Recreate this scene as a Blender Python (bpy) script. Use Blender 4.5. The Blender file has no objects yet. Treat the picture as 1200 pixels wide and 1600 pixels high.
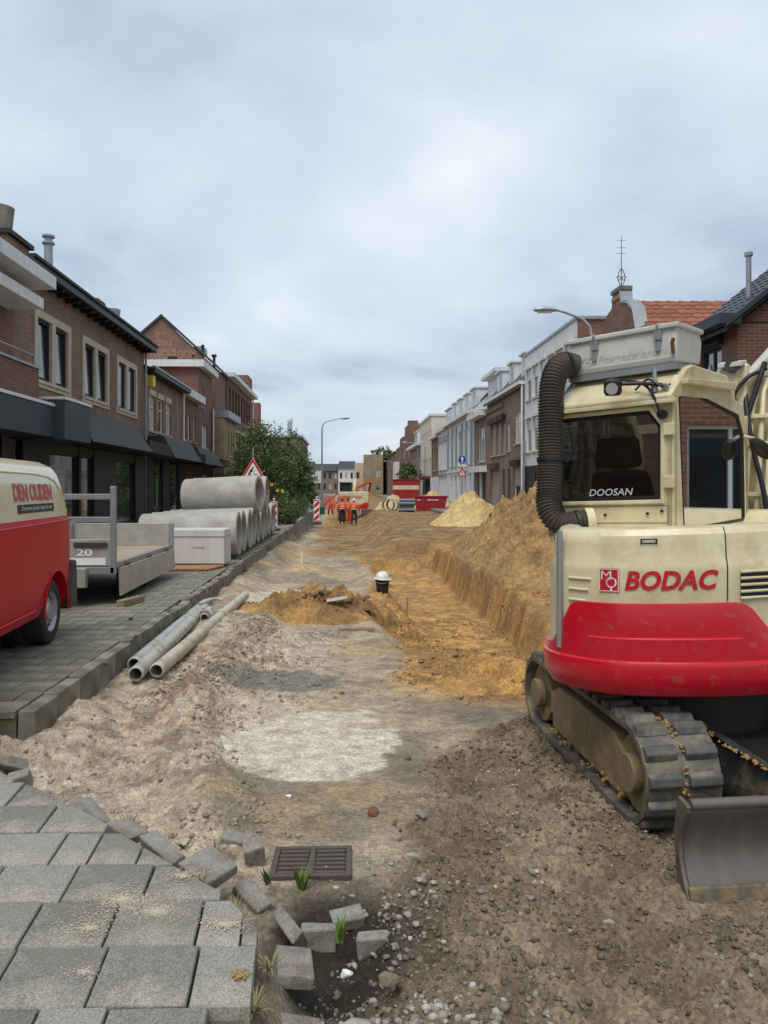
import bpy, bmesh, math, random
import numpy as np
from mathutils import Vector, Matrix
R = math.radians
rng = random.Random(7)
nrng = np.random.default_rng(11)
scene = bpy.context.scene
col = scene.collection

# ------------------------------------------------------------------ camera
CAM_Z = 1.5
cam_d = bpy.data.cameras.new('camera'); cam = bpy.data.objects.new('camera', cam_d); col.objects.link(cam)
cam.location = (0, 0, CAM_Z); cam.rotation_euler = (R(90), 0, 0)
cam_d.sensor_width = 36; cam_d.lens = 27.0; cam_d.shift_y = -38 / 1600
cam_d.clip_start = 0.05; cam_d.clip_end = 6000
scene.camera = cam
# ------------------------------------------------------------------ sky and sun (overcast)
SUN_EL, SUN_AZ = R(62), R(200)
world = bpy.data.worlds.new('World'); scene.world = world; world.use_nodes = True
wn = world.node_tree; wn.nodes.clear(); WN = wn.nodes.new; WL = wn.links.new
def wset(n, **k):
    for a, v in k.items(): setattr(n, a, v)
    return n
w_out = WN('ShaderNodeOutputWorld'); w_bg = WN('ShaderNodeBackground'); WL(w_bg.outputs[0], w_out.inputs[0])
w_sky = wset(WN('ShaderNodeTexSky'), sky_type='NISHITA', sun_disc=False, sun_elevation=SUN_EL, sun_rotation=SUN_AZ, air_density=1.6, dust_density=2.0)
w_tc = WN('ShaderNodeTexCoord')
w_sep = WN('ShaderNodeSeparateXYZ'); WL(w_tc.outputs['Generated'], w_sep.inputs[0])
w_add = wset(WN('ShaderNodeMath'), operation='ADD'); w_add.inputs[1].default_value = 0.22
w_abs = wset(WN('ShaderNodeMath'), operation='ABSOLUTE'); WL(w_sep.outputs['Z'], w_abs.inputs[0]); WL(w_abs.outputs[0], w_add.inputs[0])
w_dx = wset(WN('ShaderNodeMath'), operation='DIVIDE'); WL(w_sep.outputs['X'], w_dx.inputs[0]); WL(w_add.outputs[0], w_dx.inputs[1])
w_dy = wset(WN('ShaderNodeMath'), operation='DIVIDE'); WL(w_sep.outputs['Y'], w_dy.inputs[0]); WL(w_add.outputs[0], w_dy.inputs[1])
w_cmb = WN('ShaderNodeCombineXYZ'); WL(w_dx.outputs[0], w_cmb.inputs[0]); WL(w_dy.outputs[0], w_cmb.inputs[1])
w_n1 = WN('ShaderNodeTexNoise'); w_n1.inputs['Scale'].default_value = 0.85; w_n1.inputs['Detail'].default_value = 7; w_n1.inputs['Roughness'].default_value = 0.50; w_n1.inputs['Distortion'].default_value = 0.25
WL(w_cmb.outputs[0], w_n1.inputs['Vector'])
w_r = WN('ShaderNodeValToRGB'); e = w_r.color_ramp.elements
e[0].position = 0.37; e[0].color = (0.315, 0.395, 0.490, 1)
e[1].position = 0.66; e[1].color = (0.735, 0.775, 0.815, 1)
x = e.new(0.46); x.color = (0.470, 0.555, 0.650, 1)
x = e.new(0.56); x.color = (0.585, 0.655, 0.728, 1)
WL(w_n1.outputs['Fac'], w_r.inputs[0])
w_sc = wset(WN('ShaderNodeMix'), data_type='RGBA', blend_type='MULTIPLY'); w_sc.inputs[0].default_value = 1; w_sc.inputs[7].default_value = (10, 10, 10, 1)
WL(w_r.outputs[0], w_sc.inputs[6])
w_mx = wset(WN('ShaderNodeMix'), data_type='RGBA'); w_mx.inputs[0].default_value = 0.93
WL(w_sky.outputs[0], w_mx.inputs[6]); WL(w_sc.outputs[2], w_mx.inputs[7])
WL(w_mx.outputs[2], w_bg.inputs[0]); w_bg.inputs[1].default_value = 0.089
sun_d = bpy.data.lights.new('sun', 'SUN'); sun_d.energy = 1.5; sun_d.angle = R(32); sun_d.color = (1, 0.945, 0.86)
sun = bpy.data.objects.new('sun', sun_d); col.objects.link(sun); sun.location = (0, 0, 60)
sun.rotation_euler = (R(90) - SUN_EL, 0, R(-20))
scene.view_settings.view_transform = 'Standard'; scene.view_settings.look = 'None'
scene.view_settings.exposure = 0.54; scene.view_settings.gamma = 1
scene.render.engine = 'CYCLES'
scene.cycles.max_bounces = 6; scene.cycles.diffuse_bounces = 3; scene.cycles.glossy_bounces = 3; scene.cycles.transparent_max_bounces = 10

# ------------------------------------------------------------------ helpers
def lin(r, g, b): return tuple(((c / 255) / 12.92 if c <= 10 else ((c / 255 + .055) / 1.055) ** 2.4) for c in (r, g, b))
K = 0.05                                   # the street drifts to the left with distance
def W(u, y, z): return (u - K * y, y, z)   # street frame to world

class MB:
    def __init__(s): s.v = []; s.f = []; s.m = []
    def add(s, vs, fs, m=0):
        b = len(s.v); s.v += [tuple(p) for p in vs]
        for f in fs: s.f.append(tuple(b + i for i in f)); s.m.append(m)
        return s
    def hexa(s, p, m=0):   # p: 4 bottom ccw, 4 top ccw
        return s.add(p, [(3, 2, 1, 0), (4, 5, 6, 7), (0, 1, 5, 4), (1, 2, 6, 5), (2, 3, 7, 6), (3, 0, 4, 7)], m)
    def box(s, x0, x1, y0, y1, z0, z1, m=0, T=None):
        p = [(x0, y0, z0), (x1, y0, z0), (x1, y1, z0), (x0, y1, z0), (x0, y0, z1), (x1, y0, z1), (x1, y1, z1), (x0, y1, z1)]
        return s.hexa([T(*q) for q in p] if T else p, m)
    def prism(s, poly, a, b, T, m=0):      # poly in (p,q), swept from a to b; T(p,q,t)
        n = len(poly); vs = [T(p, q, a) for p, q in poly] + [T(p, q, b) for p, q in poly]
        fs = [tuple(range(n - 1, -1, -1)), tuple(range(n, 2 * n))] + [(i, (i + 1) % n, n + (i + 1) % n, n + i) for i in range(n)]
        return s.add(vs, fs, m)
    def tube(s, pts, r, n=10, m=0, caps=True):
        pts = [Vector(p) for p in pts]; rr = r if hasattr(r, '__len__') else [r] * len(pts)
        vs = []; prev = None
        for i, p in enumerate(pts):
            d = (pts[min(i + 1, len(pts) - 1)] - pts[max(i - 1, 0)])
            if d.length < 1e-9: d = Vector((0, 0, 1))
            d.normalize()
            if prev is None:
                a = d.orthogonal().normalized()
            else:
                a = prev - d * prev.dot(d)
                a = a.normalized() if a.length > 1e-6 else d.orthogonal().normalized()
            prev = a; b = d.cross(a)
            for k in range(n):
                t = 2 * math.pi * k / n; vs.append(p + (a * math.cos(t) + b * math.sin(t)) * rr[i])
        fs = [(i * n + k, i * n + (k + 1) % n, (i + 1) * n + (k + 1) % n, (i + 1) * n + k) for i in range(len(pts) - 1) for k in range(n)]
        if caps:
            fs.append(tuple(range(n - 1, -1, -1))); L = (len(pts) - 1) * n; fs.append(tuple(range(L, L + n)))
        return s.add(vs, fs, m)
    def cyl(s, p0, p1, r0, r1=None, n=16, m=0, caps=True): return s.tube([p0, p1], [r0, r0 if r1 is None else r1], n, m, caps)
    def ring(s, outer, inner, T, t0, t1, m=0):  # framed opening: outer/inner loops with equal counts
        n = len(outer)
        vs = [T(*p, t0) for p in outer] + [T(*p, t0) for p in inner] + [T(*p, t1) for p in outer] + [T(*p, t1) for p in inner]
        fs = []
        for i in range(n):
            j = (i + 1) % n
            fs += [(i, j, n + j, n + i), (2 * n + j, 2 * n + i, 3 * n + i, 3 * n + j), (j, i, 2 * n + i, 2 * n + j), (n + i, n + j, 3 * n + j, 3 * n + i)]
        return s.add(vs, fs, m)
    def build(s, name, mats, parent=None, loc=None, smooth=None, bevel=0, seg=2, rot=None):
        me = bpy.data.meshes.new(name); me.from_pydata(s.v, [], s.f)
        if not isinstance(mats, (list, tuple)): mats = [mats]
        for m in mats: me.materials.append(m)
        if len(mats) > 1: me.polygons.foreach_set('material_index', s.m)
        bm = bmesh.new(); bm.from_mesh(me); bmesh.ops.recalc_face_normals(bm, faces=bm.faces)
        if smooth is not None:
            for f in bm.faces: f.smooth = True
            for ed in bm.edges:
                if len(ed.link_faces) == 2 and ed.calc_face_angle(0) > R(smooth): ed.smooth = False
        bm.to_mesh(me); bm.free(); me.update()
        o = bpy.data.objects.new(name, me); col.objects.link(o)
        if parent: o.parent = parent
        if loc: o.location = loc
        if rot: o.rotation_euler = rot
        if bevel:
            bv = o.modifiers.new('bevel', 'BEVEL'); bv.width = bevel; bv.segments = seg; bv.limit_method = 'ANGLE'; bv.angle_limit = R(40)
            bv.harden_normals = False
        return o
def tag(o, label=None, cat=None, group=None, kind=None):
    if label: o['label'] = label
    if cat: o['category'] = cat
    if group: o['group'] = group
    if kind: o['kind'] = kind
    return o
def empty(name, loc=(0, 0, 0), rz=0, label=None, cat=None, group=None):
    o = bpy.data.objects.new(name, None); col.objects.link(o); o.location = loc; o.rotation_euler = (0, 0, rz); o.empty_display_size = .2
    return tag(o, label, cat, group)
def inst(src, name, parent=None, loc=None, rot=None, scale=None):
    o = bpy.data.objects.new(name, src.data); col.objects.link(o)
    for m in src.modifiers:
        n = o.modifiers.new(m.name, m.type); n.width = m.width; n.segments = m.segments; n.limit_method = m.limit_method; n.angle_limit = m.angle_limit
    if parent: o.parent = parent
    if loc is not None: o.location = loc
    if rot is not None: o.rotation_euler = rot
    if scale is not None: o.scale = scale
    return o
def text_mesh(txt, width=None, height=1.0, shear=0.0, bold=0.0, space=1.0, res=3):
    """flat lettering as (verts2d, faces), origin lower left, scaled to the height (and width)"""
    cu = bpy.data.curves.new('t', 'FONT'); cu.body = txt; cu.shear = shear; cu.offset = bold; cu.space_character = space; cu.resolution_u = res; cu.fill_mode = 'FRONT'
    ob = bpy.data.objects.new('t', cu); col.objects.link(ob); bpy.context.view_layer.update()
    dg = bpy.context.evaluated_depsgraph_get(); me = bpy.data.meshes.new_from_object(ob.evaluated_get(dg))
    vs = np.array([v.co[:2] for v in me.vertices]); fs = [tuple(p.vertices) for p in me.polygons]
    bpy.data.objects.remove(ob); bpy.data.curves.remove(cu); bpy.data.meshes.remove(me)
    mn, mx = vs.min(0), vs.max(0); vs = vs - mn; sy = height / (mx[1] - mn[1]); sx = width / (mx[0] - mn[0]) if width else sy
    return vs * np.array([sx, sy]), fs
def add_text(mb, T, txt, m=0, **k):
    vs, fs = text_mesh(txt, **k); mb.add([T(p[0], p[1]) for p in vs], fs, m)
# numpy noise
def _hash(ix, iy, seed):
    h = (ix.astype(np.int64) * 374761393 + iy.astype(np.int64) * 668265263 + seed * 1442695041) & 0xffffffff
    h = ((h ^ (h >> 13)) * 1274126177) & 0xffffffff
    return ((h ^ (h >> 16)) & 0xffff) / 65535.0
def vnoise(x, y, seed=0):
    xi = np.floor(x); yi = np.floor(y); fx = x - xi; fy = y - yi
    fx = fx * fx * fx * (fx * (fx * 6 - 15) + 10); fy = fy * fy * fy * (fy * (fy * 6 - 15) + 10)
    a = _hash(xi, yi, seed); b = _hash(xi + 1, yi, seed); c = _hash(xi, yi + 1, seed); d = _hash(xi + 1, yi + 1, seed)
    return a + (b - a) * fx + (c - a) * fy + (a - b - c + d) * fx * fy
def fbm(x, y, f, octv=4, seed=0, gain=.5):
    s = 0; a = 1; t = 0
    for i in range(octv):
        c, sn = math.cos(i * .7 + .3), math.sin(i * .7 + .3)
        s = s + a * vnoise((x * c - y * sn) * f, (x * sn + y * c) * f, seed + i * 17); t += a; a *= gain; f *= 2.03
    return s / t
def sst(a, b, x):
    t = np.clip((x - a) / (b - a), 0, 1); return t * t * (3 - 2 * t)

# ------------------------------------------------------------------ materials
MATS = {}
def mat(name, c, rough=.7, c2=None, scale=6, bump=0, bscale=None, metal=0, spec=.5, coat=0, dirt=None, dscale=3, damt=.5, detail=5, rnd=0, streak=None, rvar=0, speck=None):
    m = bpy.data.materials.new(name); m.use_nodes = True; nt = m.node_tree; N = nt.nodes.new; L = nt.links.new
    b = nt.nodes['Principled BSDF']; b.inputs['Roughness'].default_value = rough; b.inputs['Metallic'].default_value = metal
    b.inputs['Specular IOR Level'].default_value = spec; b.inputs['Coat Weight'].default_value = coat
    tc = N('ShaderNodeTexCoord'); ob = tc.outputs['Object']
    def noise(sc, det=detail, ro=.6):
        n = N('ShaderNodeTexNoise'); n.inputs['Scale'].default_value = sc; n.inputs['Detail'].default_value = det; n.inputs['Roughness'].default_value = ro; L(ob, n.inputs['Vector']); return n.outputs['Fac']
    def mix(f, a, bb, bt='MIX'):
        n = N('ShaderNodeMix'); n.data_type = 'RGBA'; n.blend_type = bt
        if isinstance(f, (int, float)): n.inputs[0].default_value = f
        else: L(f, n.inputs[0])
        for i, v in ((6, a), (7, bb)):
            if isinstance(v, (tuple, list)): n.inputs[i].default_value = (*v[:3], 1)
            else: L(v, n.inputs[i])
        return n.outputs[2]
    def rmp(s, a, bb):
        n = N('ShaderNodeMapRange'); n.inputs[1].default_value = a; n.inputs[2].default_value = bb; n.clamp = True; L(s, n.inputs[0]); return n.outputs[0]
    c2 = c2 or tuple(min(1, q * 0.78) for q in c)
    out = mix(rmp(noise(scale), .3, .7), c, c2)
    if rnd:
        oi = N('ShaderNodeObjectInfo'); ge = N('ShaderNodeNewGeometry')
        ad = N('ShaderNodeMath'); ad.operation = 'ADD'; L(oi.outputs['Random'], ad.inputs[0]); L(ge.outputs['Random Per Island'], ad.inputs[1])
        fr = N('ShaderNodeMath'); fr.operation = 'FRACT'; L(ad.outputs[0], fr.inputs[0])
        mr = N('ShaderNodeMapRange'); mr.inputs[3].default_value = 1 - rnd; mr.inputs[4].default_value = 1 + rnd * .6; L(fr.outputs[0], mr.inputs[0])
        cm = N('ShaderNodeCombineColor'); [L(mr.outputs[0], cm.inputs[i]) for i in range(3)]
        out = mix(1.0, out, cm.outputs[0], 'MULTIPLY')
    if dirt: out = mix(rmp(noise(dscale, 8, .68), .62 - damt * .35, .78 - damt * .2), out, dirt)
    if streak:
        mp = N('ShaderNodeMapping'); mp.inputs['Scale'].default_value = (9, 9, .5); L(ob, mp.inputs[0])
        n = N('ShaderNodeTexNoise'); n.inputs['Scale'].default_value = 1; n.inputs['Detail'].default_value = 6; L(mp.outputs[0], n.inputs['Vector'])
        out = mix(rmp(n.outputs['Fac'], .52, .8), out, streak)
    if speck:
        ms = N('ShaderNodeMapRange'); ms.inputs[1].default_value = .36; ms.inputs[2].default_value = .64; ms.inputs[3].default_value = 1 - speck[1]; ms.inputs[4].default_value = 1 + speck[1]; L(noise(speck[0], 3, .75), ms.inputs[0])
        cs = N('ShaderNodeCombineColor'); [L(ms.outputs[0], cs.inputs[i]) for i in range(3)]
        out = mix(1.0, out, cs.outputs[0], 'MULTIPLY')
    L(out, b.inputs['Base Color'])
    if rvar:
        mr = N('ShaderNodeMapRange'); mr.inputs[3].default_value = max(0.02, rough - rvar); mr.inputs[4].default_value = min(1, rough + rvar); L(noise(dscale, 6), mr.inputs[0]); L(mr.outputs[0], b.inputs['Roughness'])
    if bump:
        bp = N('ShaderNodeBump'); bp.inputs['Strength'].default_value = 1; bp.inputs['Distance'].default_value = bump; L(noise(bscale or scale * 6, 6, .65), bp.inputs['Height']); L(bp.outputs[0], b.inputs['Normal'])
    MATS[name] = m; return m
def brick_mat(name, c1, c2, mortar, w=.22, h=.065, mort=.008, bump=.004, dirt=None):
    m = bpy.data.materials.new(name); m.use_nodes = True; nt = m.node_tree; N = nt.nodes.new; L = nt.links.new; b = nt.nodes['Principled BSDF']
    tc = N('ShaderNodeTexCoord'); sp = N('ShaderNodeSeparateXYZ'); L(tc.outputs['Object'], sp.inputs[0])
    ad = N('ShaderNodeMath'); ad.operation = 'ADD'; L(sp.outputs[0], ad.inputs[0]); L(sp.outputs[1], ad.inputs[1])
    cb = N('ShaderNodeCombineXYZ'); L(ad.outputs[0], cb.inputs[0]); L(sp.outputs[2], cb.inputs[1])
    br = N('ShaderNodeTexBrick'); L(cb.outputs[0], br.inputs['Vector']); br.inputs['Scale'].default_value = 1; br.inputs['Brick Width'].default_value = w; br.inputs['Row Height'].default_value = h
    br.inputs['Mortar Size'].default_value = mort; br.inputs['Color1'].default_value = (*c1, 1); br.inputs['Color2'].default_value = (*c2, 1); br.inputs['Mortar'].default_value = (*mortar, 1); br.inputs['Bias'].default_value = -.1
    n = N('ShaderNodeTexNoise'); n.inputs['Scale'].default_value = .9; n.inputs['Detail'].default_value = 7; L(tc.outputs['Object'], n.inputs['Vector'])
    mr = N('ShaderNodeMapRange'); mr.inputs[1].default_value = .3; mr.inputs[2].default_value = .75; mr.inputs[3].default_value = 1.12; mr.inputs[4].default_value = .72; L(n.outputs['Fac'], mr.inputs[0])
    cm = N('ShaderNodeCombineColor'); [L(mr.outputs[0], cm.inputs[i]) for i in range(3)]
    mx = N('ShaderNodeMix'); mx.data_type = 'RGBA'; mx.blend_type = 'MULTIPLY'; mx.inputs[0].default_value = 1; L(br.outputs['Color'], mx.inputs[6]); L(cm.outputs[0], mx.inputs[7])
    L(mx.outputs[2], b.inputs['Base Color']); b.inputs['Roughness'].default_value = .85
    bp = N('ShaderNodeBump'); bp.inputs['Distance'].default_value = bump; bp.invert = True; L(br.outputs['Fac'], bp.inputs['Height']); L(bp.outputs[0], b.inputs['Normal'])
    MATS[name] = m; return m
def glass_mat(name, tint, refl=.10, rough=.02):
    m = bpy.data.materials.new(name); m.use_nodes = True; nt = m.node_tree; nt.nodes.clear(); N = nt.nodes.new; L = nt.links.new
    o = N('ShaderNodeOutputMaterial'); t = N('ShaderNodeBsdfTransparent'); t.inputs[0].default_value = (*tint, 1); g = N('ShaderNodeBsdfGlossy'); g.inputs['Roughness'].default_value = rough
    fr = N('ShaderNodeFresnel'); fr.inputs[0].default_value = 1.5; mr = N('ShaderNodeMapRange'); mr.inputs[3].default_value = refl * .5; mr.inputs[4].default_value = 1; L(fr.outputs[0], mr.inputs[0])
    mx = N('ShaderNodeMixShader'); L(mr.outputs[0], mx.inputs[0]); L(t.outputs[0], mx.inputs[1]); L(g.outputs[0], mx.inputs[2]); L(mx.outputs[0], o.inputs[0])
    MATS[name] = m; return m

M_brown = brick_mat('brown_brick', (.255, .143, .090), (.155, .088, .058), (.30, .24, .185))
M_red = brick_mat('red_brick', (.215, .085, .056), (.125, .054, .040), (.22, .17, .14))
M_red2 = brick_mat('weathered_red_brick', (.235, .098, .062), (.135, .060, .044), (.24, .19, .15), w=.25, h=.08, mort=.010)
M_yel = brick_mat('yellow_brick', (.38, .27, .13), (.28, .20, .10), (.3, .26, .2))
M_tanb = brick_mat('tan_brick', (.26, .165, .115), (.19, .12, .09), (.25, .21, .18))
M_white = mat('white_paint', (.74, .74, .73), .6, (.62, .63, .63), 1.2, streak=(.50, .50, .49))
M_whitew = mat('white_window_paint', (.78, .78, .77), .45, (.70, .70, .70), 3)
M_greyw = mat('pale_grey_render', (.70, .73, .76), .75, (.60, .63, .66), .8, streak=(.50, .52, .54))
M_cream_r = mat('cream_render', (.66, .61, .50), .75, (.58, .53, .43), .8, streak=(.46, .42, .35))
M_stone = mat('cream_stone', (.55, .49, .38), .8, (.44, .39, .30), 5, bump=.002)
M_dark = mat('dark_panel', (.028, .027, .028), .6, (.020, .020, .021), 2, rvar=.1, spec=.25)
M_bluegrey = mat('blue_grey_panel', (.050, .062, .078), .55, spec=.3, c2= (.042, .052, .066), scale=1.5)
M_black = mat('black_frame', (.012, .012, .013), .5)
M_pane = mat('window_glass', (.020, .024, .028), .04, (.03, .034, .04), .8, spec=1); M_pane.node_tree.nodes['Principled BSDF'].inputs['IOR'].default_value = 2.0
M_curt = mat('curtained_glass', (.50, .50, .48), .25, (.30, .31, .31), 2.2, spec=.8)
M_shut = mat('roller_shutter', (.34, .30, .26), .6, (.30, .265, .23), 3)
M_zinc = mat('zinc', (.34, .36, .38), .45, (.26, .28, .30), 3, metal=.4)
M_rooftile = mat('dark_roof', (.042, .044, .050), .55, (.028, .030, .034), 2.5, bump=.02, bscale=14)
M_slate = mat('slate_tile', (.040, .045, .056), .45, (.028, .032, .040), 9, rnd=.25, bump=.001)
M_redtile = mat('clay_tile', (.32, .105, .050), .75, (.20, .072, .040), 7, rnd=.30, bump=.002)
M_conc = mat('concrete', (.47, .455, .42), .85, (.35, .34, .31), 3.5, speck=(70, .16), bump=.003, bscale=60, dirt=(.30, .285, .245), dscale=1.6, damt=.55, streak=(.36, .35, .32))
M_concw = mat('pale_concrete', (.62, .62, .60), .8, (.54, .54, .52), 2.5, bump=.002, bscale=70, streak=(.47, .46, .43))
M_tile = mat('paving_concrete', (.275, .262, .232), .9, (.200, .192, .170), 5, bump=.0025, bscale=200, rnd=.32, dirt=(.43, .40, .33), dscale=2.4, damt=.36, detail=8, speck=(150, .40))
M_tile2 = mat('old_paving', (.260, .240, .195), .9, (.175, .165, .128), 5, bump=.003, bscale=120, rnd=.26, speck=(60, .22), dirt=(.115, .125, .075), dscale=1.8, damt=.45)
M_kerb = mat('kerb_concrete', (.30, .275, .23), .9, (.20, .18, .145), 4, bump=.004, bscale=70, rnd=.2, dirt=(.11, .105, .07), dscale=2.5, damt=.5)
M_steel = mat('galvanised_steel', (.42, .44, .46), .42, (.32, .34, .36), 5, metal=.55)
M_alu = mat('aluminium_panel', (.50, .50, .47), .45, (.40, .40, .37), 3, metal=.35, dirt=(.36, .34, .28), dscale=4, damt=.45)
M_cream = mat('cream_paint', (.72, .65, .43), .33, (.68, .61, .39), 1.5, coat=.15, dirt=(.50, .41, .24), dscale=3.2, damt=.42, speck=(120, .06), streak=(.56, .47, .28), rvar=.08)
M_creamv = mat('van_cream_paint', (.74, .67, .42), .25, (.72, .65, .40), 1, coat=.6)
M_mred = mat('red_paint', (.56, .006, .022), .30, (.52, .006, .020), 1.2, coat=.3, dirt=(.36, .13, .08), dscale=14, damt=.14, streak=(.46, .02, .03), rvar=.06)
M_vred = mat('van_red_paint', (.54, .006, .012), .34, (.50, .006, .012), 1, coat=.0, spec=.12)
M_rubber = mat('tyre_rubber', (.020, .020, .021), .75, (.030, .029, .028), 12, bump=.001)
M_track = mat('muddy_track_rubber', (.058, .062, .066), .65, (.12, .118, .108), 9, bump=.004, bscale=60, dirt=(.27, .215, .135), dscale=6, damt=.50)
M_mudsteel = mat('muddy_steel', (.23, .175, .105), .85, (.13, .105, .072), 5, bump=.008, bscale=26, dirt=(.40, .275, .12), dscale=5, damt=.5)
M_blade = mat('worn_blade_steel', (.095, .078, .068), .42, (.20, .185, .175), 5, metal=.3, dirt=(.12, .085, .06), dscale=5, damt=.42, streak=(.20, .185, .18), rvar=.15, bump=.001, bscale=50)
M_ochre = mat('ochre_mud', (.42, .25, .085), .9, (.33, .20, .075), 12, bump=.01, bscale=50)
M_dgrey = mat('dark_grey_plastic', (.045, .046, .048), .6)
M_hose = mat('ribbed_hose', (.070, .058, .048), .7, (.045, .038, .032), 8)
M_box = mat('white_fibreglass', (.60, .59, .56), .5, (.52, .51, .47), 3, dirt=(.40, .37, .31), dscale=5, damt=.25)
M_timber = mat('timber', (.33, .245, .155), .8, (.22, .16, .10), 12, bump=.002)
M_ply = mat('plywood_deck', (.43, .34, .23), .8, (.33, .25, .17), 4, dirt=(.27, .22, .15), damt=.4)
M_pvc = mat('weathered_pvc', (.46, .45, .40), .55, (.36, .36, .34), 5, dirt=(.24, .19, .13), dscale=6, damt=.42)
M_pvcb = mat('blue_grey_pvc', (.33, .37, .41), .5, (.42, .41, .37), 6, dirt=(.24, .19, .13), dscale=7, damt=.42)
M_iron = mat('rusty_cast_iron', (.115, .082, .066), .65, (.075, .062, .055), 12, metal=.2, bump=.002, bscale=90)
M_rust = mat('rust', (.22, .085, .035), .85, (.13, .055, .028), 8, bump=.003)
M_orange = mat('hivis_orange', (.85, .13, .02), .7, (.75, .11, .02), 6)
M_navy = mat('navy_cloth', (.020, .024, .040), .85)
M_skin = mat('skin', (.42, .24, .17), .55)
M_helm = mat('white_helmet', (.80, .80, .79), .35)
M_yelp = mat('yellow_paint', (.75, .52, .02), .45)
M_skipred = mat('skip_red', (.38, .012, .022), .4, (.32, .012, .02), 2, dirt=(.24, .05, .04), damt=.25)
M_signred = mat('sign_red', (.62, .015, .02), .35)
M_signwhite = mat('sign_white', (.82, .82, .80), .35, (.80, .80, .78), 1)
M_signblue = mat('sign_blue', (.01, .085, .42), .35)
M_ink = mat('sign_black', (.015, .015, .02), .5)
M_leaf = mat('leaf_green', (.085, .135, .035), .55, (.045, .080, .022), 2.5, rnd=.45)
M_leafd = mat('leaf_dark', (.125, .175, .050), .55, (.055, .090, .026), 1.2, rnd=.5)
M_leafb = mat('fresh_leaf', (.14, .23, .05), .55, (.09, .16, .035), 9, rnd=.2)
M_straw = mat('dry_grass', (.30, .25, .13), .8, (.17, .19, .07), 9, rnd=.4)
M_bark = mat('bark', (.11, .085, .06), .9, (.07, .055, .04), 10, bump=.01)
M_stonew = mat('white_gravel', (.42, .40, .36), .9, (.22, .19, .15), 24, rnd=.45, bump=.003, bscale=90)
M_stoneb = mat('brown_gravel', (.215, .170, .120), .9, (.130, .102, .074), 30, rnd=.45, bump=.003, bscale=90)
M_clods = mat('sandy_clods', (.34, .275, .215), .95, (.25, .20, .155), 30, rnd=.30)
M_clodo = mat('ochre_clods', (.40, .225, .085), .95, (.27, .155, .065), 30, rnd=.25)
M_gcab = glass_mat('tinted_cab_glass', (.26, .28, .28), .18); M_gside = glass_mat('dark_side_glass', (.07, .08, .08), .16)
M_shopglass = glass_mat('shop_glass', (.16, .18, .18), .16)
# ------------------------------------------------------------------ the dug-up street
def seg_d(x, y, pts):
    d = np.full(np.shape(x), 1e9)
    for (ax, ay), (bx, by) in zip(pts[:-1], pts[1:]):
        vx, vy = bx - ax, by - ay; t = np.clip(((x - ax) * vx + (y - ay) * vy) / (vx * vx + vy * vy), 0, 1)
        d = np.minimum(d, np.hypot(x - ax - t * vx, y - ay - t * vy))
    return d
EDGE = [(-2.9, 4.62), (-2.03, 4.06), (-1.57, 3.73), (-.95, 3.17), (-.61, 2.87), (-.43, 2.62), (-.38, 2.15), (-.40, 1.0)]   # rim of the paved corner
def in_corner(x, y):
    """signed distance-like: > 0 inside the paved corner (left of its rim)"""
    d = np.full(np.shape(x), 1e9)
    for (ax, ay), (bx, by) in zip(EDGE[:-1], EDGE[1:]):
        vx, vy = bx - ax, by - ay; l = math.hypot(vx, vy)
        d = np.minimum(d, ((x - ax) * vy - (y - ay) * vx) / l)
    return d
def gauss(x, y, cx, cy, sx, sy): return np.exp(-(((x - cx) / sx) ** 2 + ((y - cy) / sy) ** 2))
RIDGE = [(-1.75, 11.5), (-1.6, 9.6), (-1.68, 6.9), (-1.42, 5.6), (-1.22, 4.85), (-.90, 4.15)]
OBERM = [(-.35, 20), (-.10, 16.5), (.05, 14.8), (.42, 11.8), (.66, 9.2), (1.05, 7.7), (1.6, 7.1), (2.4, 7.0)]
BANK = [(-1.95, 8.6), (-2.3, 11), (-2.75, 15), (-3.3, 22), (-3.75, 30)]
def tmask(u, Y):       # the trench
    wob = .55 * (fbm(Y * 0 + 3.1, Y, .35, 3, 5) - .5) + .16 * (fbm(u * 1.5, Y, 1.5, 4, 9, .55) - .5)
    left = sst(.45, 1.35, u + wob * 1.2); right = 1 - sst(2.66, 2.94, u + wob + .10 * (fbm(u * 3, Y * 3, 1.2, 3, 19, .6) - .5))
    return left, right
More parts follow.
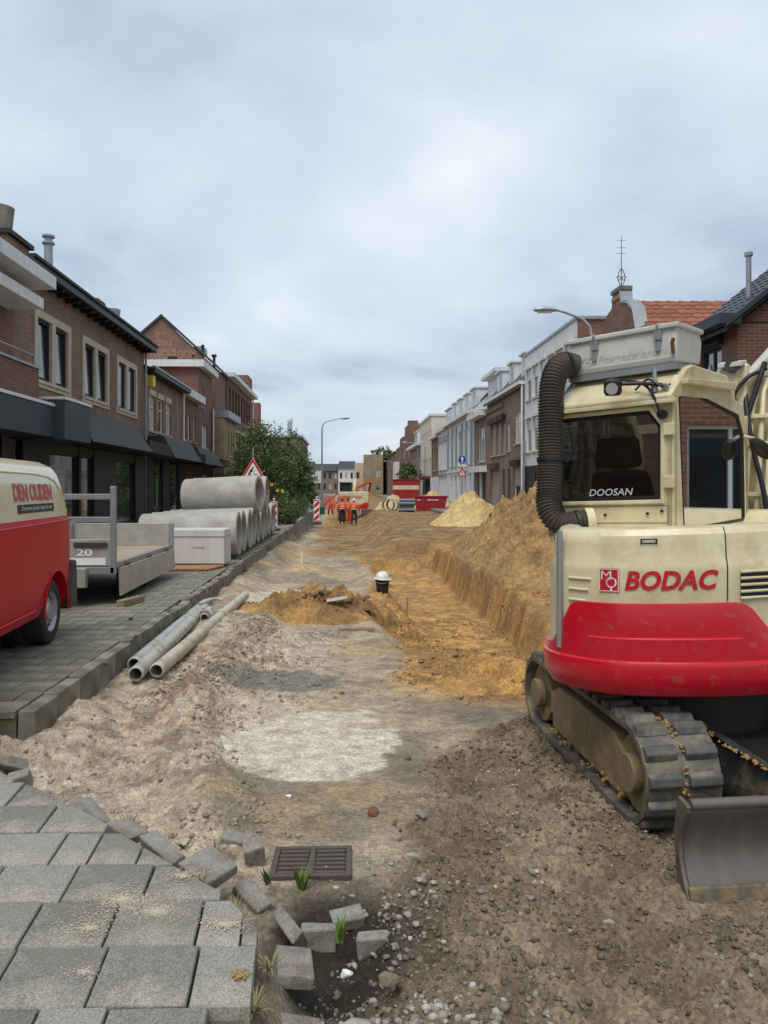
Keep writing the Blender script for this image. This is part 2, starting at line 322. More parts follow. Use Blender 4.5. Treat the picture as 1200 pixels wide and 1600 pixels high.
def height(X, Y):
    u = X + K * Y
    z = np.interp(Y, [1, 3, 5, 8, 12, 16, 25, 50, 60, 80, 220], [-.20, -.23, -.31, -.38, -.50, -.62, -.72, -1.08, -.9, -.45, -.3])
    zr = np.interp(Y, [1, 2.4, 3.1, 6, 9, 220], [-.20, -.25, -.315, -.315, -.31, -.28])
    rmix = np.where(Y < 25, sst(2.4, 2.9, u), sst(.6, 2.2, u + .8 * (fbm(X, Y, .3, 3, 3) - .5)))
    near_r = sst(.2, .9, X) * (1 - sst(6.2, 7.6, Y)); rmix = np.maximum(rmix, near_r)
    z = z + (zr - z) * rmix
    l, r = tmask(u, Y)
    ydep = sst(7.0, 12.5, Y) * (1 - sst(23.2, 23.9, Y + .8 * (fbm(u, Y * .2, .8, 3, 21) - .5)))
    ztr = -1.08 + .06 * (fbm(X, Y, 1.2, 3, 8) - .5)
    t = l * r * ydep
    z = z + (np.minimum(z, ztr) - z) * t
    # end bank and middle berms
    z += .10 * gauss(u, Y, 1.6, 25.3, 1.5, 1.2)
    ob = seg_d(X, Y, OBERM); obm = np.exp(-(ob / .30) ** 2) * sst(.2, .55, fbm(X, Y, 1.5, 3, 14)); z += .17 * obm
    z += .10 * np.exp(-((u - .55) / .28) ** 2) * sst(6.8, 9, Y) * (1 - sst(20, 23, Y)) * (1 - .9 * np.exp(-((Y - 14.4) / 1.3) ** 2)) * (fbm(X, Y, 1.6, 3, 12) * 1.6 - .2)
    # sand ridges on the left
    rd = seg_d(X, Y, RIDGE); z -= .05 * sst(-1.3, -1.9, X) * sst(4.2, 5.0, Y) * (1 - sst(6.6, 8.0, Y))
    z += .14 * np.exp(-(rd / .22) ** 2) * (.35 + 1.2 * fbm(X, Y, 1.4, 4, 31))
    bd = seg_d(X, Y, BANK); z += np.exp(-(bd / .42) ** 2) * (.15 + .08 * fbm(X, Y, 2.3, 4, 33)) * sst(8, 10, Y)
    z += .20 * gauss(X, Y, -1.25, 9.3, .45, .7) + .10 * gauss(X, Y, -.9, 6.6, .35, .5) * 0
    z += .05 * (fbm(X, Y, .9, 3, 41) - .5) * sst(-.5, -1.2, X)
    # small heap with the survey peg
    z += .30 * gauss(X, Y, -2.0, 18.6, .7, 1.1)
    # detail
    wl = sst(-.35, -.75, X + .25 * (fbm(X, Y, 1.2, 3, 55) - .5) - .12 * np.maximum(0, 4.6 - Y)) * sst(11.5, 8.5, Y)
    wr = brownmask(X, Y); wo = orangemask(X, Y)
    flat = gauss(X, Y, -.5, 5.5, .72, 1.0) + gauss(X, Y, -.3, 4.3, .6, .42)
    flat = np.clip(flat * 1.3, 0, 1)
    det = .012 * (fbm(X, Y, 3.5, 4, 61) - .5)
    cl = np.clip(fbm(X, Y, 7, 4, 71, .62) - .5, -.2, 1)
    det = det + wl * (1 - flat) * (.065 * np.abs(cl) ** .8 * np.sign(cl) + .05 * (fbm(X, Y, 17, 3, 72, .6) - .5))
    ce = fbm(X, Y, 12, 4, 81, .62) - .5
    tracks = np.sin((X * .25 + Y) * 2 * math.pi / .145 + 2.5 * fbm(X, Y, 1.5, 2, 83)) * sst(.45, .75, X) * (1 - sst(1.15, 1.5, X - .1 * (Y - 4))) * sst(2.9, 3.8, Y) * (1 - sst(5.8, 6.4, Y))
    det = det + wr * (.075 * ce + .032 * (fbm(X, Y, 31, 3, 82, .6) - .5) + .05 * (fbm(X, Y, 2.3, 3, 84) - .5) + .020 * tracks)
    rut = 0
    nearm = Y < 15
    if np.any(nearm):
        cx_, cy_ = X[nearm], Y[nearm]; big = np.zeros(X.shape); big[nearm] = clods(cx_ + .03 * fbm(cx_, cy_, 20, 2, 5), cy_, 15, 401) / 15; hg = np.zeros(X.shape); hg[nearm] = clods(cx_ + .06 * fbm(cx_, cy_, 9, 3, 7), cy_ + .05 * fbm(cx_, cy_, 11, 3, 8), 8, 431, .45) / 8; sm = np.zeros(X.shape); sm[nearm] = clods(cx_, cy_ + .02 * fbm(cx_, cy_, 30, 2, 6), 34, 411, .2) / 34
        pl_ = sst(.38, .60, fbm(X, Y, 1.7, 3, 421)); rdg = np.exp(-(seg_d(X, Y, RIDGE) / .34) ** 2); obm_ = np.exp(-(ob / .4) ** 2)
        det = det + (wl * (1 - flat) * np.clip(.18 * pl_ + 1.2 * rdg, 0, 1.2) + wr * (.45 + .55 * pl_) * 1.15 + np.clip(wo * (pl_ * .6 + .9 * obm_), 0, 1.3)) * (.8 * big + .8 * sm) + .55 * hg * np.clip(wl * rdg * (1 - flat) + wo * obm_ + .35 * wr * pl_, 0, 1) * sst(.35, .6, fbm(X, Y, 4, 2, 441))
    det = det + wo * (1 - t * .45) * (.085 * (fbm(X, Y, 4, 5, 91, .62) - .5) + .03 * (fbm(X, Y, 19, 3, 93, .6) - .5))
    far = sst(17, 22, Y)
    det = det * (1 - far) + far * (.045 * (fbm(X, Y, .8, 3, 95, .5) - .5) + .10 * (fbm(X, Y, 2.6, 3, 96, .6) - .5))
    z = z + det
    # rubble hollow beside the paved corner, soil below the paving
    z -= .17 * gauss(X, Y, -.20, 2.95, .22, .30) + .06 * gauss(X, Y, -.12, 2.65, .2, .3)
    ic = in_corner(X, Y); z = z + (-.075 - z) * sst(-.16, .02, ic)
    pav = sst(-2.18, -2.34, u) * sst(5.35, 5.62, Y + .3 * (fbm(X, Y, 2, 2, 97) - .5)); z = z + (-.36 - z) * pav
    z += (1 - pav) * sst(-1.6, -2.2, u) * sst(4.6, 5.4, Y) * (1 - sst(26, 32, Y)) * (1 - .75 * sst(6.3, 6.9, Y) * (1 - sst(12.8, 13.6, Y))) * (.06 + .09 * sst(.3, .7, fbm(X, Y, 1.3, 4, 98)))
    return z
def clods(x, y, f, seed, thr=.35):
    """rounded lumps of uneven size on a jittered lattice"""
    gx, gy = x * f, y * f; ix, iy = np.floor(gx), np.floor(gy); best = np.zeros(np.shape(x))
    for dx in (-1, 0, 1):
        for dy in (-1, 0, 1):
            cx, cy = ix + dx, iy + dy; s = _hash(cx, cy, seed + 2); r = np.clip((s - thr) / (1 - thr), 0, 1) * .62 + .16
            px = cx + _hash(cx, cy, seed); py = cy + _hash(cx, cy, seed + 1); el = .6 + .8 * _hash(cx, cy, seed + 3)
            d2 = ((gx - px) ** 2 * el + (gy - py) ** 2 / el) / (r * r); best = np.maximum(best, np.where(s > thr, r * np.sqrt(np.clip(1 - d2, 0, 1)), 0))
    return best
def brownmask(X, Y):
    gx = np.interp(Y, [1, 2.6, 3.4, 4.3, 5.1, 6.0, 6.5, 7.2], [-.3, -.25, .02, .18, .42, 1.0, 1.9, 4])
    return sst(-.14, .12, X - gx + .35 * (fbm(X, Y, 1.8, 4, 101) - .5))
def orangemask(X, Y):
    gx = np.interp(Y, [5.9, 6.4, 7.3, 9, 11, 14, 24, 26, 40, 220], [3, .85, .25, .12, .05, -.10, -.75, -1.4, -3.5, -12])
    return sst(-.18, .16, X - gx + .7 * (fbm(X, Y, 1.1, 4, 111) - .5)) * sst(5.8, 6.5, Y + 1.5 * (fbm(X, Y, 1.4, 3, 113) - .5))
def hz(x, y): return float(height(np.array([float(x)]), np.array([float(y)]))[0])

ys = [1.4]
while ys[-1] < 222: ys.append(ys[-1] + max(.0095, (.0037 if ys[-1] < 26 else .0052 if ys[-1] < 65 else .012) * ys[-1]))
us = list(np.arange(-3.3, -2.3, .03)) + list(np.arange(-2.3, 1.5, .0140)) + list(np.arange(1.5, 3.2, .026)) + list(np.arange(3.2, 7.2, .1))
Yg, Ug = np.meshgrid(np.array(ys), np.array(us), indexing='ij'); Xg = Ug - K * Yg
Zg = height(Xg, Yg)
nr, nc = Zg.shape
def C3(c): return np.array(c)[None, None, :]
def lerp(a, b, w): return a + (b - a) * w[..., None]
n_lo = fbm(Xg, Yg, .7, 4, 201); n_mi = fbm(Xg, Yg, 2.6, 5, 203); n_hi = fbm(Xg, Yg, 13, 4, 205); n_ex = fbm(Xg, Yg, 5.5, 4, 207)
cbase = lerp(C3((.245, .205, .160)) + np.zeros((nr, nc, 3)), C3((.36, .305, .235)), sst(.32, .70, n_mi))
cbase = lerp(cbase, C3((.40, .28, .14)), sst(.54, .70, n_lo) * .7)
cbase = lerp(cbase, C3((.135, .120, .102)), sst(.48, .72, fbm(Xg, Yg * .5, 1.3, 5, 209)) * .6)
wl = sst(-.35, -.8, Xg + .3 * (n_mi - .5) - .12 * np.maximum(0, 4.6 - Yg)) * sst(13, 8.5, Yg)
csand = lerp(C3((.44, .375, .300)) + np.zeros((nr, nc, 3)), C3((.21, .158, .115)), np.clip(sst(.42, .70, n_ex) * .75 + .55 * np.exp(-(seg_d(Xg, Yg, RIDGE) / .25) ** 2) * sst(.40, .58, n_hi), 0, .9))
csand = lerp(csand, C3((.50, .435, .355)), sst(.5, .66, n_lo) * .5)
cbase = cbase * np.array([1.16, 1.12, 1.04]); csand = csand * np.array([1.05, 1.01, .95])
cc = lerp(cbase, csand, wl)
pale = sst(.33, .41, gauss(Xg, Yg, -.54, 5.5, .62, .88) + .45 * (fbm(Xg * .6 + Yg * .25, Yg * 1.5, 2.2, 5, 221, .6) - .5) + .12 * (n_hi - .5)); cpale = lerp(C3((.58, .515, .41)) + np.zeros((nr, nc, 3)), C3((.45, .37, .27)), sst(.56, .72, fbm(Xg, Yg * 2.5, 2.2, 4, 211)))
cc = lerp(cc, cpale, pale)
pale2 = sst(.42, .6, gauss(Xg, Yg, -1.95, 13.5, .55, 3.0) + .35 * (n_mi - .5)) ; cc = lerp(cc, cpale, pale2 * .9)
wet = sst(.5, .62, gauss(Xg, Yg, -1.0, 7.35, .8, .55) + .3 * (n_mi - .5)); cc = lerp(cc, C3((.17, .158, .14)), wet * .85)
tan_ = sst(.30, .5, gauss(Xg, Yg, -.42, 4.35, .66, .55) + .3 * (n_mi - .5)) * (1 - pale); cc = lerp(cc, lerp(C3((.345, .262, .165)) + np.zeros((nr, nc, 3)), C3((.25, .205, .145)), sst(.4, .62, n_mi)), tan_)
wb = brownmask(Xg, Yg); cbr = lerp(C3((.165, .122, .080)) + np.zeros((nr, nc, 3)), C3((.255, .200, .138)), sst(.30, .75, n_mi) * .8)
cbr = lerp(cbr, C3((.125, .094, .066)), sst(.45, .75, n_ex) * .6); cc = lerp(cc, cbr * 1.15, wb)
wo = orangemask(Xg, Yg); cor = lerp(C3((.50, .285, .095)) + np.zeros((nr, nc, 3)), C3((.35, .20, .08)), sst(.30, .72, n_mi))
cor = lerp(cor, C3((.22, .135, .065)), sst(.42, .72, n_ex) * .8); cc = lerp(cc, cor, wo)
far = sst(23, 26.5, Yg) * sst(-1.6, -.4, Ug + 1.2 * (n_lo - .5)); cfar = lerp(C3((.285, .172, .075)) + np.zeros((nr, nc, 3)), C3((.17, .108, .055)), sst(.42, .6, n_mi))
cfar = lerp(cfar, C3((.42, .34, .22)), sst(.56, .72, fbm(Xg * .6, Yg, 1.6, 5, 213, .62)) * .5); cc = lerp(cc, cfar, far)
endb = gauss(Ug, Yg, 1.6, 24.6, 1.2, .9); cc = lerp(cc, C3((.19, .12, .062)), np.clip(endb, 0, 1) * .6)
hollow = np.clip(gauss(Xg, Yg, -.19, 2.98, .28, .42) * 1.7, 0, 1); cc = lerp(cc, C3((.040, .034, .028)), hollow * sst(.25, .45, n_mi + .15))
ic = in_corner(Xg, Yg); cc = lerp(cc, C3((.20, .155, .105)), sst(-.12, .0, ic))
l_, r_ = tmask(Ug, Yg); wall = np.exp(-((Ug - 2.8) / .3) ** 2) * sst(8, 12, Yg) * (1 - sst(23, 25, Yg)); cc = lerp(cc, lerp(C3((.43, .245, .09)) + np.zeros((nr, nc, 3)), C3((.25, .155, .075)), sst(.4, .6, fbm(Xg * .3, Yg * 2, 2.5, 4, 215))), wall * .8)
wetness = np.clip(wet + tan_ * sst(.55, .7, n_mi) + hollow * .3, 0, 1)
me = bpy.data.meshes.new('street_ground')
idx = np.arange(nr * nc).reshape(nr, nc); quads = np.stack([idx[:-1, :-1], idx[:-1, 1:], idx[1:, 1:], idx[1:, :-1]], -1).reshape(-1, 4)
me.vertices.add(nr * nc); me.vertices.foreach_set('co', np.stack([Xg, Yg, Zg], -1).reshape(-1).astype(np.float32))
me.loops.add(quads.size); me.loops.foreach_set('vertex_index', quads.reshape(-1).astype(np.int32))
me.polygons.add(len(quads)); me.polygons.foreach_set('loop_start', np.arange(0, quads.size, 4, dtype=np.int32))
me.polygons.foreach_set('use_smooth', np.ones(len(quads), dtype=bool)); me.update(calc_edges=True)
ca = me.color_attributes.new('soil', 'FLOAT_COLOR', 'POINT'); ca.data.foreach_set('color', np.concatenate([cc, wetness[..., None]], -1).reshape(-1).astype(np.float32))
def soil_mat(name, attr='soil', base=None):
    m = bpy.data.materials.new(name); m.use_nodes = True; nt = m.node_tree; N = nt.nodes.new; L = nt.links.new; b = nt.nodes['Principled BSDF']
    tc = N('ShaderNodeTexCoord')
    if base is None:
        a = N('ShaderNodeVertexColor'); a.layer_name = attr; cs = a.outputs['Color']; al = a.outputs['Alpha']
    else:
        n0 = N('ShaderNodeTexNoise'); n0.inputs['Scale'].default_value = 2.5; n0.inputs['Detail'].default_value = 6; L(tc.outputs['Object'], n0.inputs['Vector'])
        r0 = N('ShaderNodeValToRGB'); r0.color_ramp.elements[0].position = .38; r0.color_ramp.elements[1].position = .64; r0.color_ramp.elements[0].color = (*base[0], 1); r0.color_ramp.elements[1].color = (*base[1], 1); L(n0.outputs[0], r0.inputs[0]); cs = r0.outputs[0]; al = None
    n1 = N('ShaderNodeTexNoise'); n1.inputs['Scale'].default_value = 48; n1.inputs['Detail'].default_value = 7; n1.inputs['Roughness'].default_value = .7; L(tc.outputs['Object'], n1.inputs['Vector'])
    mr = N('ShaderNodeMapRange'); mr.inputs[1].default_value = .36; mr.inputs[2].default_value = .64; mr.inputs[3].default_value = .70; mr.inputs[4].default_value = 1.50; mr.clamp = False; L(n1.outputs[0], mr.inputs[0])
    n2 = N('ShaderNodeTexNoise'); n2.inputs['Scale'].default_value = 9; n2.inputs['Detail'].default_value = 6; n2.inputs['Roughness'].default_value = .7; L(tc.outputs['Object'], n2.inputs['Vector']); m2 = N('ShaderNodeMapRange'); m2.inputs[1].default_value = .36; m2.inputs[2].default_value = .64; m2.inputs[3].default_value = .70; m2.inputs[4].default_value = 1.25; L(n2.outputs[0], m2.inputs[0]); mm = N('ShaderNodeMath'); mm.operation = 'MULTIPLY'; L(mr.outputs[0], mm.inputs[0]); L(m2.outputs[0], mm.inputs[1]); mr = mm
    cm = N('ShaderNodeCombineColor'); [L(mr.outputs[0], cm.inputs[i]) for i in range(3)]
    mx = N('ShaderNodeMix'); mx.data_type = 'RGBA'; mx.blend_type = 'MULTIPLY'; mx.inputs[0].default_value = 1; L(cs, mx.inputs[6]); L(cm.outputs[0], mx.inputs[7]); L(mx.outputs[2], b.inputs['Base Color'])
    b.inputs['Roughness'].default_value = .95; b.inputs['Specular IOR Level'].default_value = .25
    if al is not None:
        r2 = N('ShaderNodeMapRange'); r2.inputs[3].default_value = .95; r2.inputs[4].default_value = .45; L(al, r2.inputs[0]); L(r2.outputs[0], b.inputs['Roughness'])
    bp = N('ShaderNodeBump'); bp.inputs['Distance'].default_value = .024; bp.inputs['Strength'].default_value = .8; L(n1.outputs[0], bp.inputs['Height']); L(bp.outputs[0], b.inputs['Normal'])
    return m
M_soil = soil_mat('soil'); me.materials.append(M_soil)
street = bpy.data.objects.new('street_ground', me); col.objects.link(street)
tag(street, 'dug up street bed of grey, brown and ochre sand with an open trench', kind='structure')
# wide base sheet to the horizon
MB().add([(-2500, -300, -2.2), (2500, -300, -2.2), (2500, 4500, -2.2), (-2500, 4500, -2.2)], [(0, 1, 2, 3)]).build('ground', mat('far_ground', (.13, .13, .10), .95))['kind'] = 'structure'

# ------------------------------------------------------------------ pavements
def slab(name, u0, u1, y0, y1, ztop, m):
    mb = MB(); N = 24
    for i in range(N):
        a = y0 + (y1 - y0) * i / N; b = y0 + (y1 - y0) * (i + 1) / N
        mb.hexa([W(u0, a, -1.9), W(u1, a, -1.9), W(u1, b, -1.9), W(u0, b, -1.9), W(u0, a, ztop), W(u1, a, ztop), W(u1, b, ztop), W(u0, b, ztop)])
    o = mb.build(name, m); o['kind'] = 'structure'; return o
M_bed = mat('sand_bedding', (.19, .165, .12), .95, (.09, .085, .055), 5, bump=.01, bscale=40, dirt=(.07, .09, .03), dscale=3, damt=.4)
M_pavefar = brick_mat('far_paving', (.20, .195, .175), (.15, .15, .135), (.10, .10, .08), w=.3, h=.3, mort=.012)
pl = slab('pavement', -14, -2.36, 5.5, 34, -.135, M_bed); pl['label'] = 'grey tiled pavement and parking strip along the shop fronts'
slab('pavement_far', -14, -2.25, 34, 230, -.10, mat('grey_path', (.24, .235, .215), .9, (.18, .178, .16), 1.2))
slab('pavement_opposite', 6.5, 14, 1, 230, -.10, mat('grey_path_opposite', (.23, .225, .21), .9, (.17, .168, .155), 1.5))
tile_v = []
for k in range(4):
    mb = MB(); a = .1385 - .0015 * k; e_ = .004
    p = [(-a, -a, -.05), (a, -a, -.05), (a, a, -.05), (-a, a, -.05), (-a, -a, -e_), (a, -a, -e_), (a, a, -e_), (-a, a, -e_)]
    q = [(-a + e_, -a + e_, 0), (a - e_, -a + e_, 0), (a - e_, a - e_, 0), (-a + e_, a - e_, 0)]
    mb.add(p + q, [(0, 1, 5, 4), (1, 2, 6, 5), (2, 3, 7, 6), (3, 0, 4, 7), (4, 5, 9, 8), (5, 6, 10, 9), (6, 7, 11, 10), (7, 4, 8, 11), (8, 9, 10, 11)])
    tile_v.append((mb.v, mb.f))
def tile_mesh(v, m): return MB().add(*tile_v[v]).build('paving_tile', m, smooth=None)
cand = []; half = []
row = 0; yy = 5.62
while yy < 33.5:
    uu = -2.36 - .145 - (.1425 if row % 2 else 0)
    if row % 2: half.append((-2.36 - .073, yy))
    while uu > -7.9:
        cand.append((uu, yy)); uu -= .285
    row += 1; yy += .285
vis = [c for c in cand if c[1] < 15.5 and (c[0] - K * c[1]) / c[1] > -.53]
vis.sort(key=lambda c: c[1] - (c[0] + 2.3) * .6); near = set(vis[:240])
protos = [tile_mesh(k, M_tile2) for k in range(4)]
used = [False] * 4; rest = MB(); yaw = math.atan(K)
for (uu, yy) in cand:
    z = -.100 + rng.uniform(-.0022, .0022); k = rng.randrange(4); x_, y_, _ = W(uu, yy, 0)
    rt = (rng.gauss(0, .004), rng.gauss(0, .004), yaw + rng.gauss(0, .006))
    if (uu, yy) in near:
        o = protos[k] if not used[k] else inst(protos[k], 'paving_tile')
        used[k] = True; o.parent = pl; o.location = (x_, y_, z); o.rotation_euler = rt
    else:
        Mx = Matrix.Translation((x_, y_, z)) @ Matrix.Rotation(yaw, 4, 'Z') @ Matrix.Rotation(rt[0], 4, 'X')
        rest.add([Mx @ Vector(p) for p in tile_v[k][0]], tile_v[k][1])
for (uu, yy) in half:
    x_, y_, _ = W(uu, yy, 0); k = rng.randrange(4); o = inst(protos[k], 'paving_tile', pl, (x_, y_, -.1 + rng.uniform(-.002, .002)), (0, rng.gauss(0, .004), yaw), (.49, 1, 1))
o = rest.build('paving_tile_field', M_tile2, pl); o['kind'] = 'stuff'
# kerb stones of the left pavement
kb = None
y = 5.50; i = 0
kmb = MB().box(-.06, .06, -.245, .245, -.30, 0); kb = kmb.build('kerb_stone', M_kerb, pl, bevel=.012)
first = True
while y < 34:
    x_, y_, _ = W(-2.29, y + .25, 0)
    o = kb if first else inst(kb, 'kerb_stone', pl); first = False
    o.location = (x_ + rng.gauss(0, .014), y_, -.104 + rng.gauss(0, .011)); o.rotation_euler = (rng.gauss(0, .018), rng.gauss(.03, .05), yaw + rng.gauss(0, .02)); y += .5
# paved corner in front: tiles cut along the rim
def clip(poly, ax, ay, bx, by):
    out = []; vx, vy = bx - ax, by - ay
    side = lambda p: (p[0] - ax) * vy - (p[1] - ay) * vx
    for i in range(len(poly)):
        p, q = poly[i], poly[(i + 1) % len(poly)]; sp, sq = side(p), side(q)
        if sp > 0: out.append(p)
        if (sp > 0) != (sq > 0): t = sp / (sp - sq); out.append((p[0] + t * (q[0] - p[0]), p[1] + t * (q[1] - p[1])))
    return out
corner = MB().add([(-3.6, 1.0, -.05), (-.42, 1.0, -.05), (-.40, 2.15, -.05), (-.45, 2.6, -.05), (-.63, 2.85, -.05), (-.97, 3.15, -.05), (-1.59, 3.71, -.05), (-2.05, 4.04, -.05), (-2.9, 4.58, -.05), (-3.6, 4.9, -.05)], [tuple(range(10))]).build('pavement_corner', M_bed)
corner['kind'] = 'structure'; corner['label'] = 'grey concrete tile pavement ending in a ragged corner'
TT = lambda a, b: (a - .11 * (b - 2.5), b + .025 * a)
RB = [1.105, 1.39, 1.675, 1.957, 2.24, 2.535, 2.817, 3.093, 3.377, 3.66, 3.943, 4.226, 4.51]
JR = {4: [-.33, -.613, -.90, -1.2], 5: [-.40, -.587, -.73, -1.04, -1.32], 6: [-.42, -.85, -1.146, -1.44], 7: [-.62, -.93, -1.125, -1.277, -1.58], 8: [-.80, -1.12, -1.41, -1.70]}
JR[5] = [-.28, -.47, -.62, -.92, -1.20, -1.49]; JR[6] = [-.56, -.85, -1.146, -1.44]; JR[4] = [-.30, -.60, -.895, -1.19, -1.48]
for ri in range(len(RB) - 1):
    js = JR.get(ri) or [-.28 - rng.uniform(0, .15) - (.14 if ri % 2 else 0)]
    js = list(js)
    while js[-1] > -3.5: js.append(js[-1] - (.29 if rng.random() < .85 else .195))
    for j in range(len(js) - 1):
        g = .0028 + rng.random() * .0022
        a1, a0 = js[j] - g, js[j + 1] + g; b0, b1 = RB[ri] + g, RB[ri + 1] - g
        dr = rng.gauss(0, .0025)
        poly = [TT(a0, b0 + dr), TT(a1, b0 - dr), TT(a1, b1 - dr), TT(a0, b1 + dr)]
        for (p, q) in zip(EDGE[:-1], EDGE[1:]):
            if poly: poly = clip(poly, p[0], p[1], q[0], q[1])
        if len(poly) < 3: continue
        cx = sum(p[0] for p in poly) / len(poly); cy = sum(p[1] for p in poly) / len(poly)
        area = abs(sum(poly[i][0] * poly[(i + 1) % len(poly)][1] - poly[(i + 1) % len(poly)][0] * poly[i][1] for i in range(len(poly)))) / 2
        if area < .006: continue
        tx, ty = rng.gauss(0, .010), rng.gauss(0, .010); zz = rng.gauss(0, .0025)
        edge = min(((cx - p[0]) * (q[1] - p[1]) - (cy - p[1]) * (q[0] - p[0])) / math.dist(p, q) for p, q in zip(EDGE[:-1], EDGE[1:]))
        if edge < .2: tx += rng.uniform(-.03, .01); zz -= .006
        n = len(poly); mb = MB()
        zt = lambda p, d: zz + d + (p[0] - cx) * ty + (p[1] - cy) * tx
        inner = [(cx + (p[0] - cx) * .975, cy + (p[1] - cy) * .975) for p in poly]
        mb.add([(p[0] - cx, p[1] - cy, -.06) for p in poly] + [(p[0] - cx, p[1] - cy, zt(p, -.005)) for p in poly] + [(p[0] - cx, p[1] - cy, zt(p, 0)) for p in inner],
               [(i, (i + 1) % n, n + (i + 1) % n, n + i) for i in range(n)] + [(n + i, n + (i + 1) % n, 2 * n + (i + 1) % n, 2 * n + i) for i in range(n)] + [tuple(range(2 * n, 3 * n))])
        mb.build('paving_tile', M_tile, corner, loc=(cx, cy, 0))
# ------------------------------------------------------------------ houses
UL, UR = -8.0, 9.33
def F(side, uf):
    """facade frame: s along the street, z up, o outwards (towards the street)"""
    return lambda s, z, o: W(uf - side * o, s, z)
def fbox(mb, T, s0, s1, z0, z1, o0, o1, m=0):
    mb.hexa([T(s0, z0, o0), T(s1, z0, o0), T(s1, z0, o1), T(s0, z0, o1), T(s0, z1, o0), T(s1, z1, o0), T(s1, z1, o1), T(s0, z1, o1)], m)
def facade(mb, T, s0, s1, z0, z1, ops, dep=.16, m=0):
    S = sorted({s0, s1} | {v for o in ops for v in o[:2]}); Z = sorted({z0, z1} | {v for o in ops for v in o[2:4]})
    for a, b in zip(S[:-1], S[1:]):
        for c, d in zip(Z[:-1], Z[1:]):
            ms, mz = (a + b) / 2, (c + d) / 2
            if any(o[0] < ms < o[1] and o[2] < mz < o[3] for o in ops): continue
            mb.add([T(a, c, 0), T(b, c, 0), T(b, d, 0), T(a, d, 0)], [(0, 1, 2, 3)], m)
    for a, b, c, d in [o[:4] for o in ops]:
        q = [(a, c), (b, c), (b, d), (a, d)]
        for i in range(4):
            p, r = q[i], q[(i + 1) % 4]; mb.add([T(*p, 0), T(*r, 0), T(*r, -dep), T(*p, -dep)], [(0, 1, 2, 3)], m)
        mb.add([T(a, c, -dep - .01), T(b, c, -dep - .01), T(b, d, -dep - .01), T(a, d, -dep - .01)], [(0, 1, 2, 3)], m)
def window(par, T, o, fr=None, pane=None, nv=1, nh=0, sill=True, surround=None, arch=False, fw=.06, dep=.12, name='window', tilt=False, lintel=None):
    a, b, c, d = o[:4]; fr = fr or M_whitew; pane = pane or M_pane
    mb = MB(); T2 = lambda p, q, t: T(p, q, t)
    mb.ring([(a, c), (b, c), (b, d), (a, d)], [(a + fw, c + fw), (b - fw, c + fw), (b - fw, d - fw), (a + fw, d - fw)], T2, -dep, -dep + .05)
    for i in range(1, nv + 1):
        s = a + (b - a) * i / (nv + 1); fbox(mb, T, s - fw * .45, s + fw * .45, c + fw, d - fw, -dep, -dep + .045)
    for i in range(1, nh + 1):
        z = c + (d - c) * (.68 if nh == 1 else i / (nh + 1)); fbox(mb, T, a + fw, b - fw, z - fw * .4, z + fw * .4, -dep - .002, -dep + .047)
    w = mb.build(name, fr, par)
    g = MB().add([T(a + .01, c + .01, -dep + .012), T(b - .01, c + .01, -dep + .012), T(b - .01, d - .01, -dep + .012), T(a + .01, d - .01, -dep + .012)], [(0, 1, 2, 3)]).build('pane', pane, w)
    if sill:
        mb = MB(); fbox(mb, T, a - .06, b + .06, c - .09, c - .003, -.04, .07); mb.build('sill', M_stone if surround else (sill if sill is not True else M_conc), w)
    if surround:
        mb = MB(); k = .2; mb.ring([(a - k, c - k), (b + k, c - k), (b + k, d + k), (a - k, d + k)], [(a + .002, c + .002), (b - .002, c + .002), (b - .002, d - .002), (a + .002, d - .002)], T2, -.05, .035)
        mb.build('stone_surround', M_stone, w)
    if lintel:
        mb = MB(); fbox(mb, T, a - .08, b + .08, d + .003, d + .24, -.03, .03); mb.build('lintel', lintel, w)
    return w
def shell(mb, side, uf, s0, s1, z0, z1, depth, m=0, front=False):
    T = F(side, uf)
    for s in (s0, s1): mb.add([T(s, z0, 0), T(s, z1, 0), T(s, z1, -depth), T(s, z0, -depth)], [(0, 1, 2, 3)], m)
    mb.add([T(s0, z0, -depth), T(s1, z0, -depth), T(s1, z1, -depth), T(s0, z1, -depth)], [(0, 1, 2, 3)], m)
    mb.add([T(s0, z1 - .02, 0), T(s1, z1 - .02, 0), T(s1, z1 - .02, -depth), T(s0, z1 - .02, -depth)], [(0, 1, 2, 3)], m)
def house(name, label, side, s0, s1, z1, wm, ops, depth=9, uf=None, z0=-.15, group=None, cat='house', **k):
    uf = uf if uf is not None else (UR if side > 0 else UL)
    root = empty(name, W(uf, (s0 + s1) / 2, z0), 0, label, cat, group or ('houses along the right of the street' if side > 0 else 'houses and shops along the left of the street'))
    off = Vector(root.location); T0 = F(side, uf); T = lambda s, z, o: tuple(Vector(T0(s, z, o)) - off)
    mb = MB(); facade(mb, T, s0, s1, z0, z1, ops)
    Ts = T0
    for s in (s0, s1): mb.add([T(s, z0, 0), T(s, z1, 0), T(s, z1, -depth), T(s, z0, -depth)], [(0, 1, 2, 3)])
    mb.add([T(s0, z0, -depth), T(s1, z0, -depth), T(s1, z1, -depth), T(s0, z1, -depth)], [(0, 1, 2, 3)])
    mb.add([T(s0, z1 - .03, -.01), T(s1, z1 - .03, -.01), T(s1, z1 - .03, -depth), T(s0, z1 - .03, -depth)], [(0, 1, 2, 3)])
    mb.build('wall', wm, root)
    return root, T
def part(root, T, name, m, *boxes, bevel=0):
    for b in boxes:
        mb = MB(); fbox(mb, T, *b); o = mb.build(name, m, root, bevel=bevel)
    return o
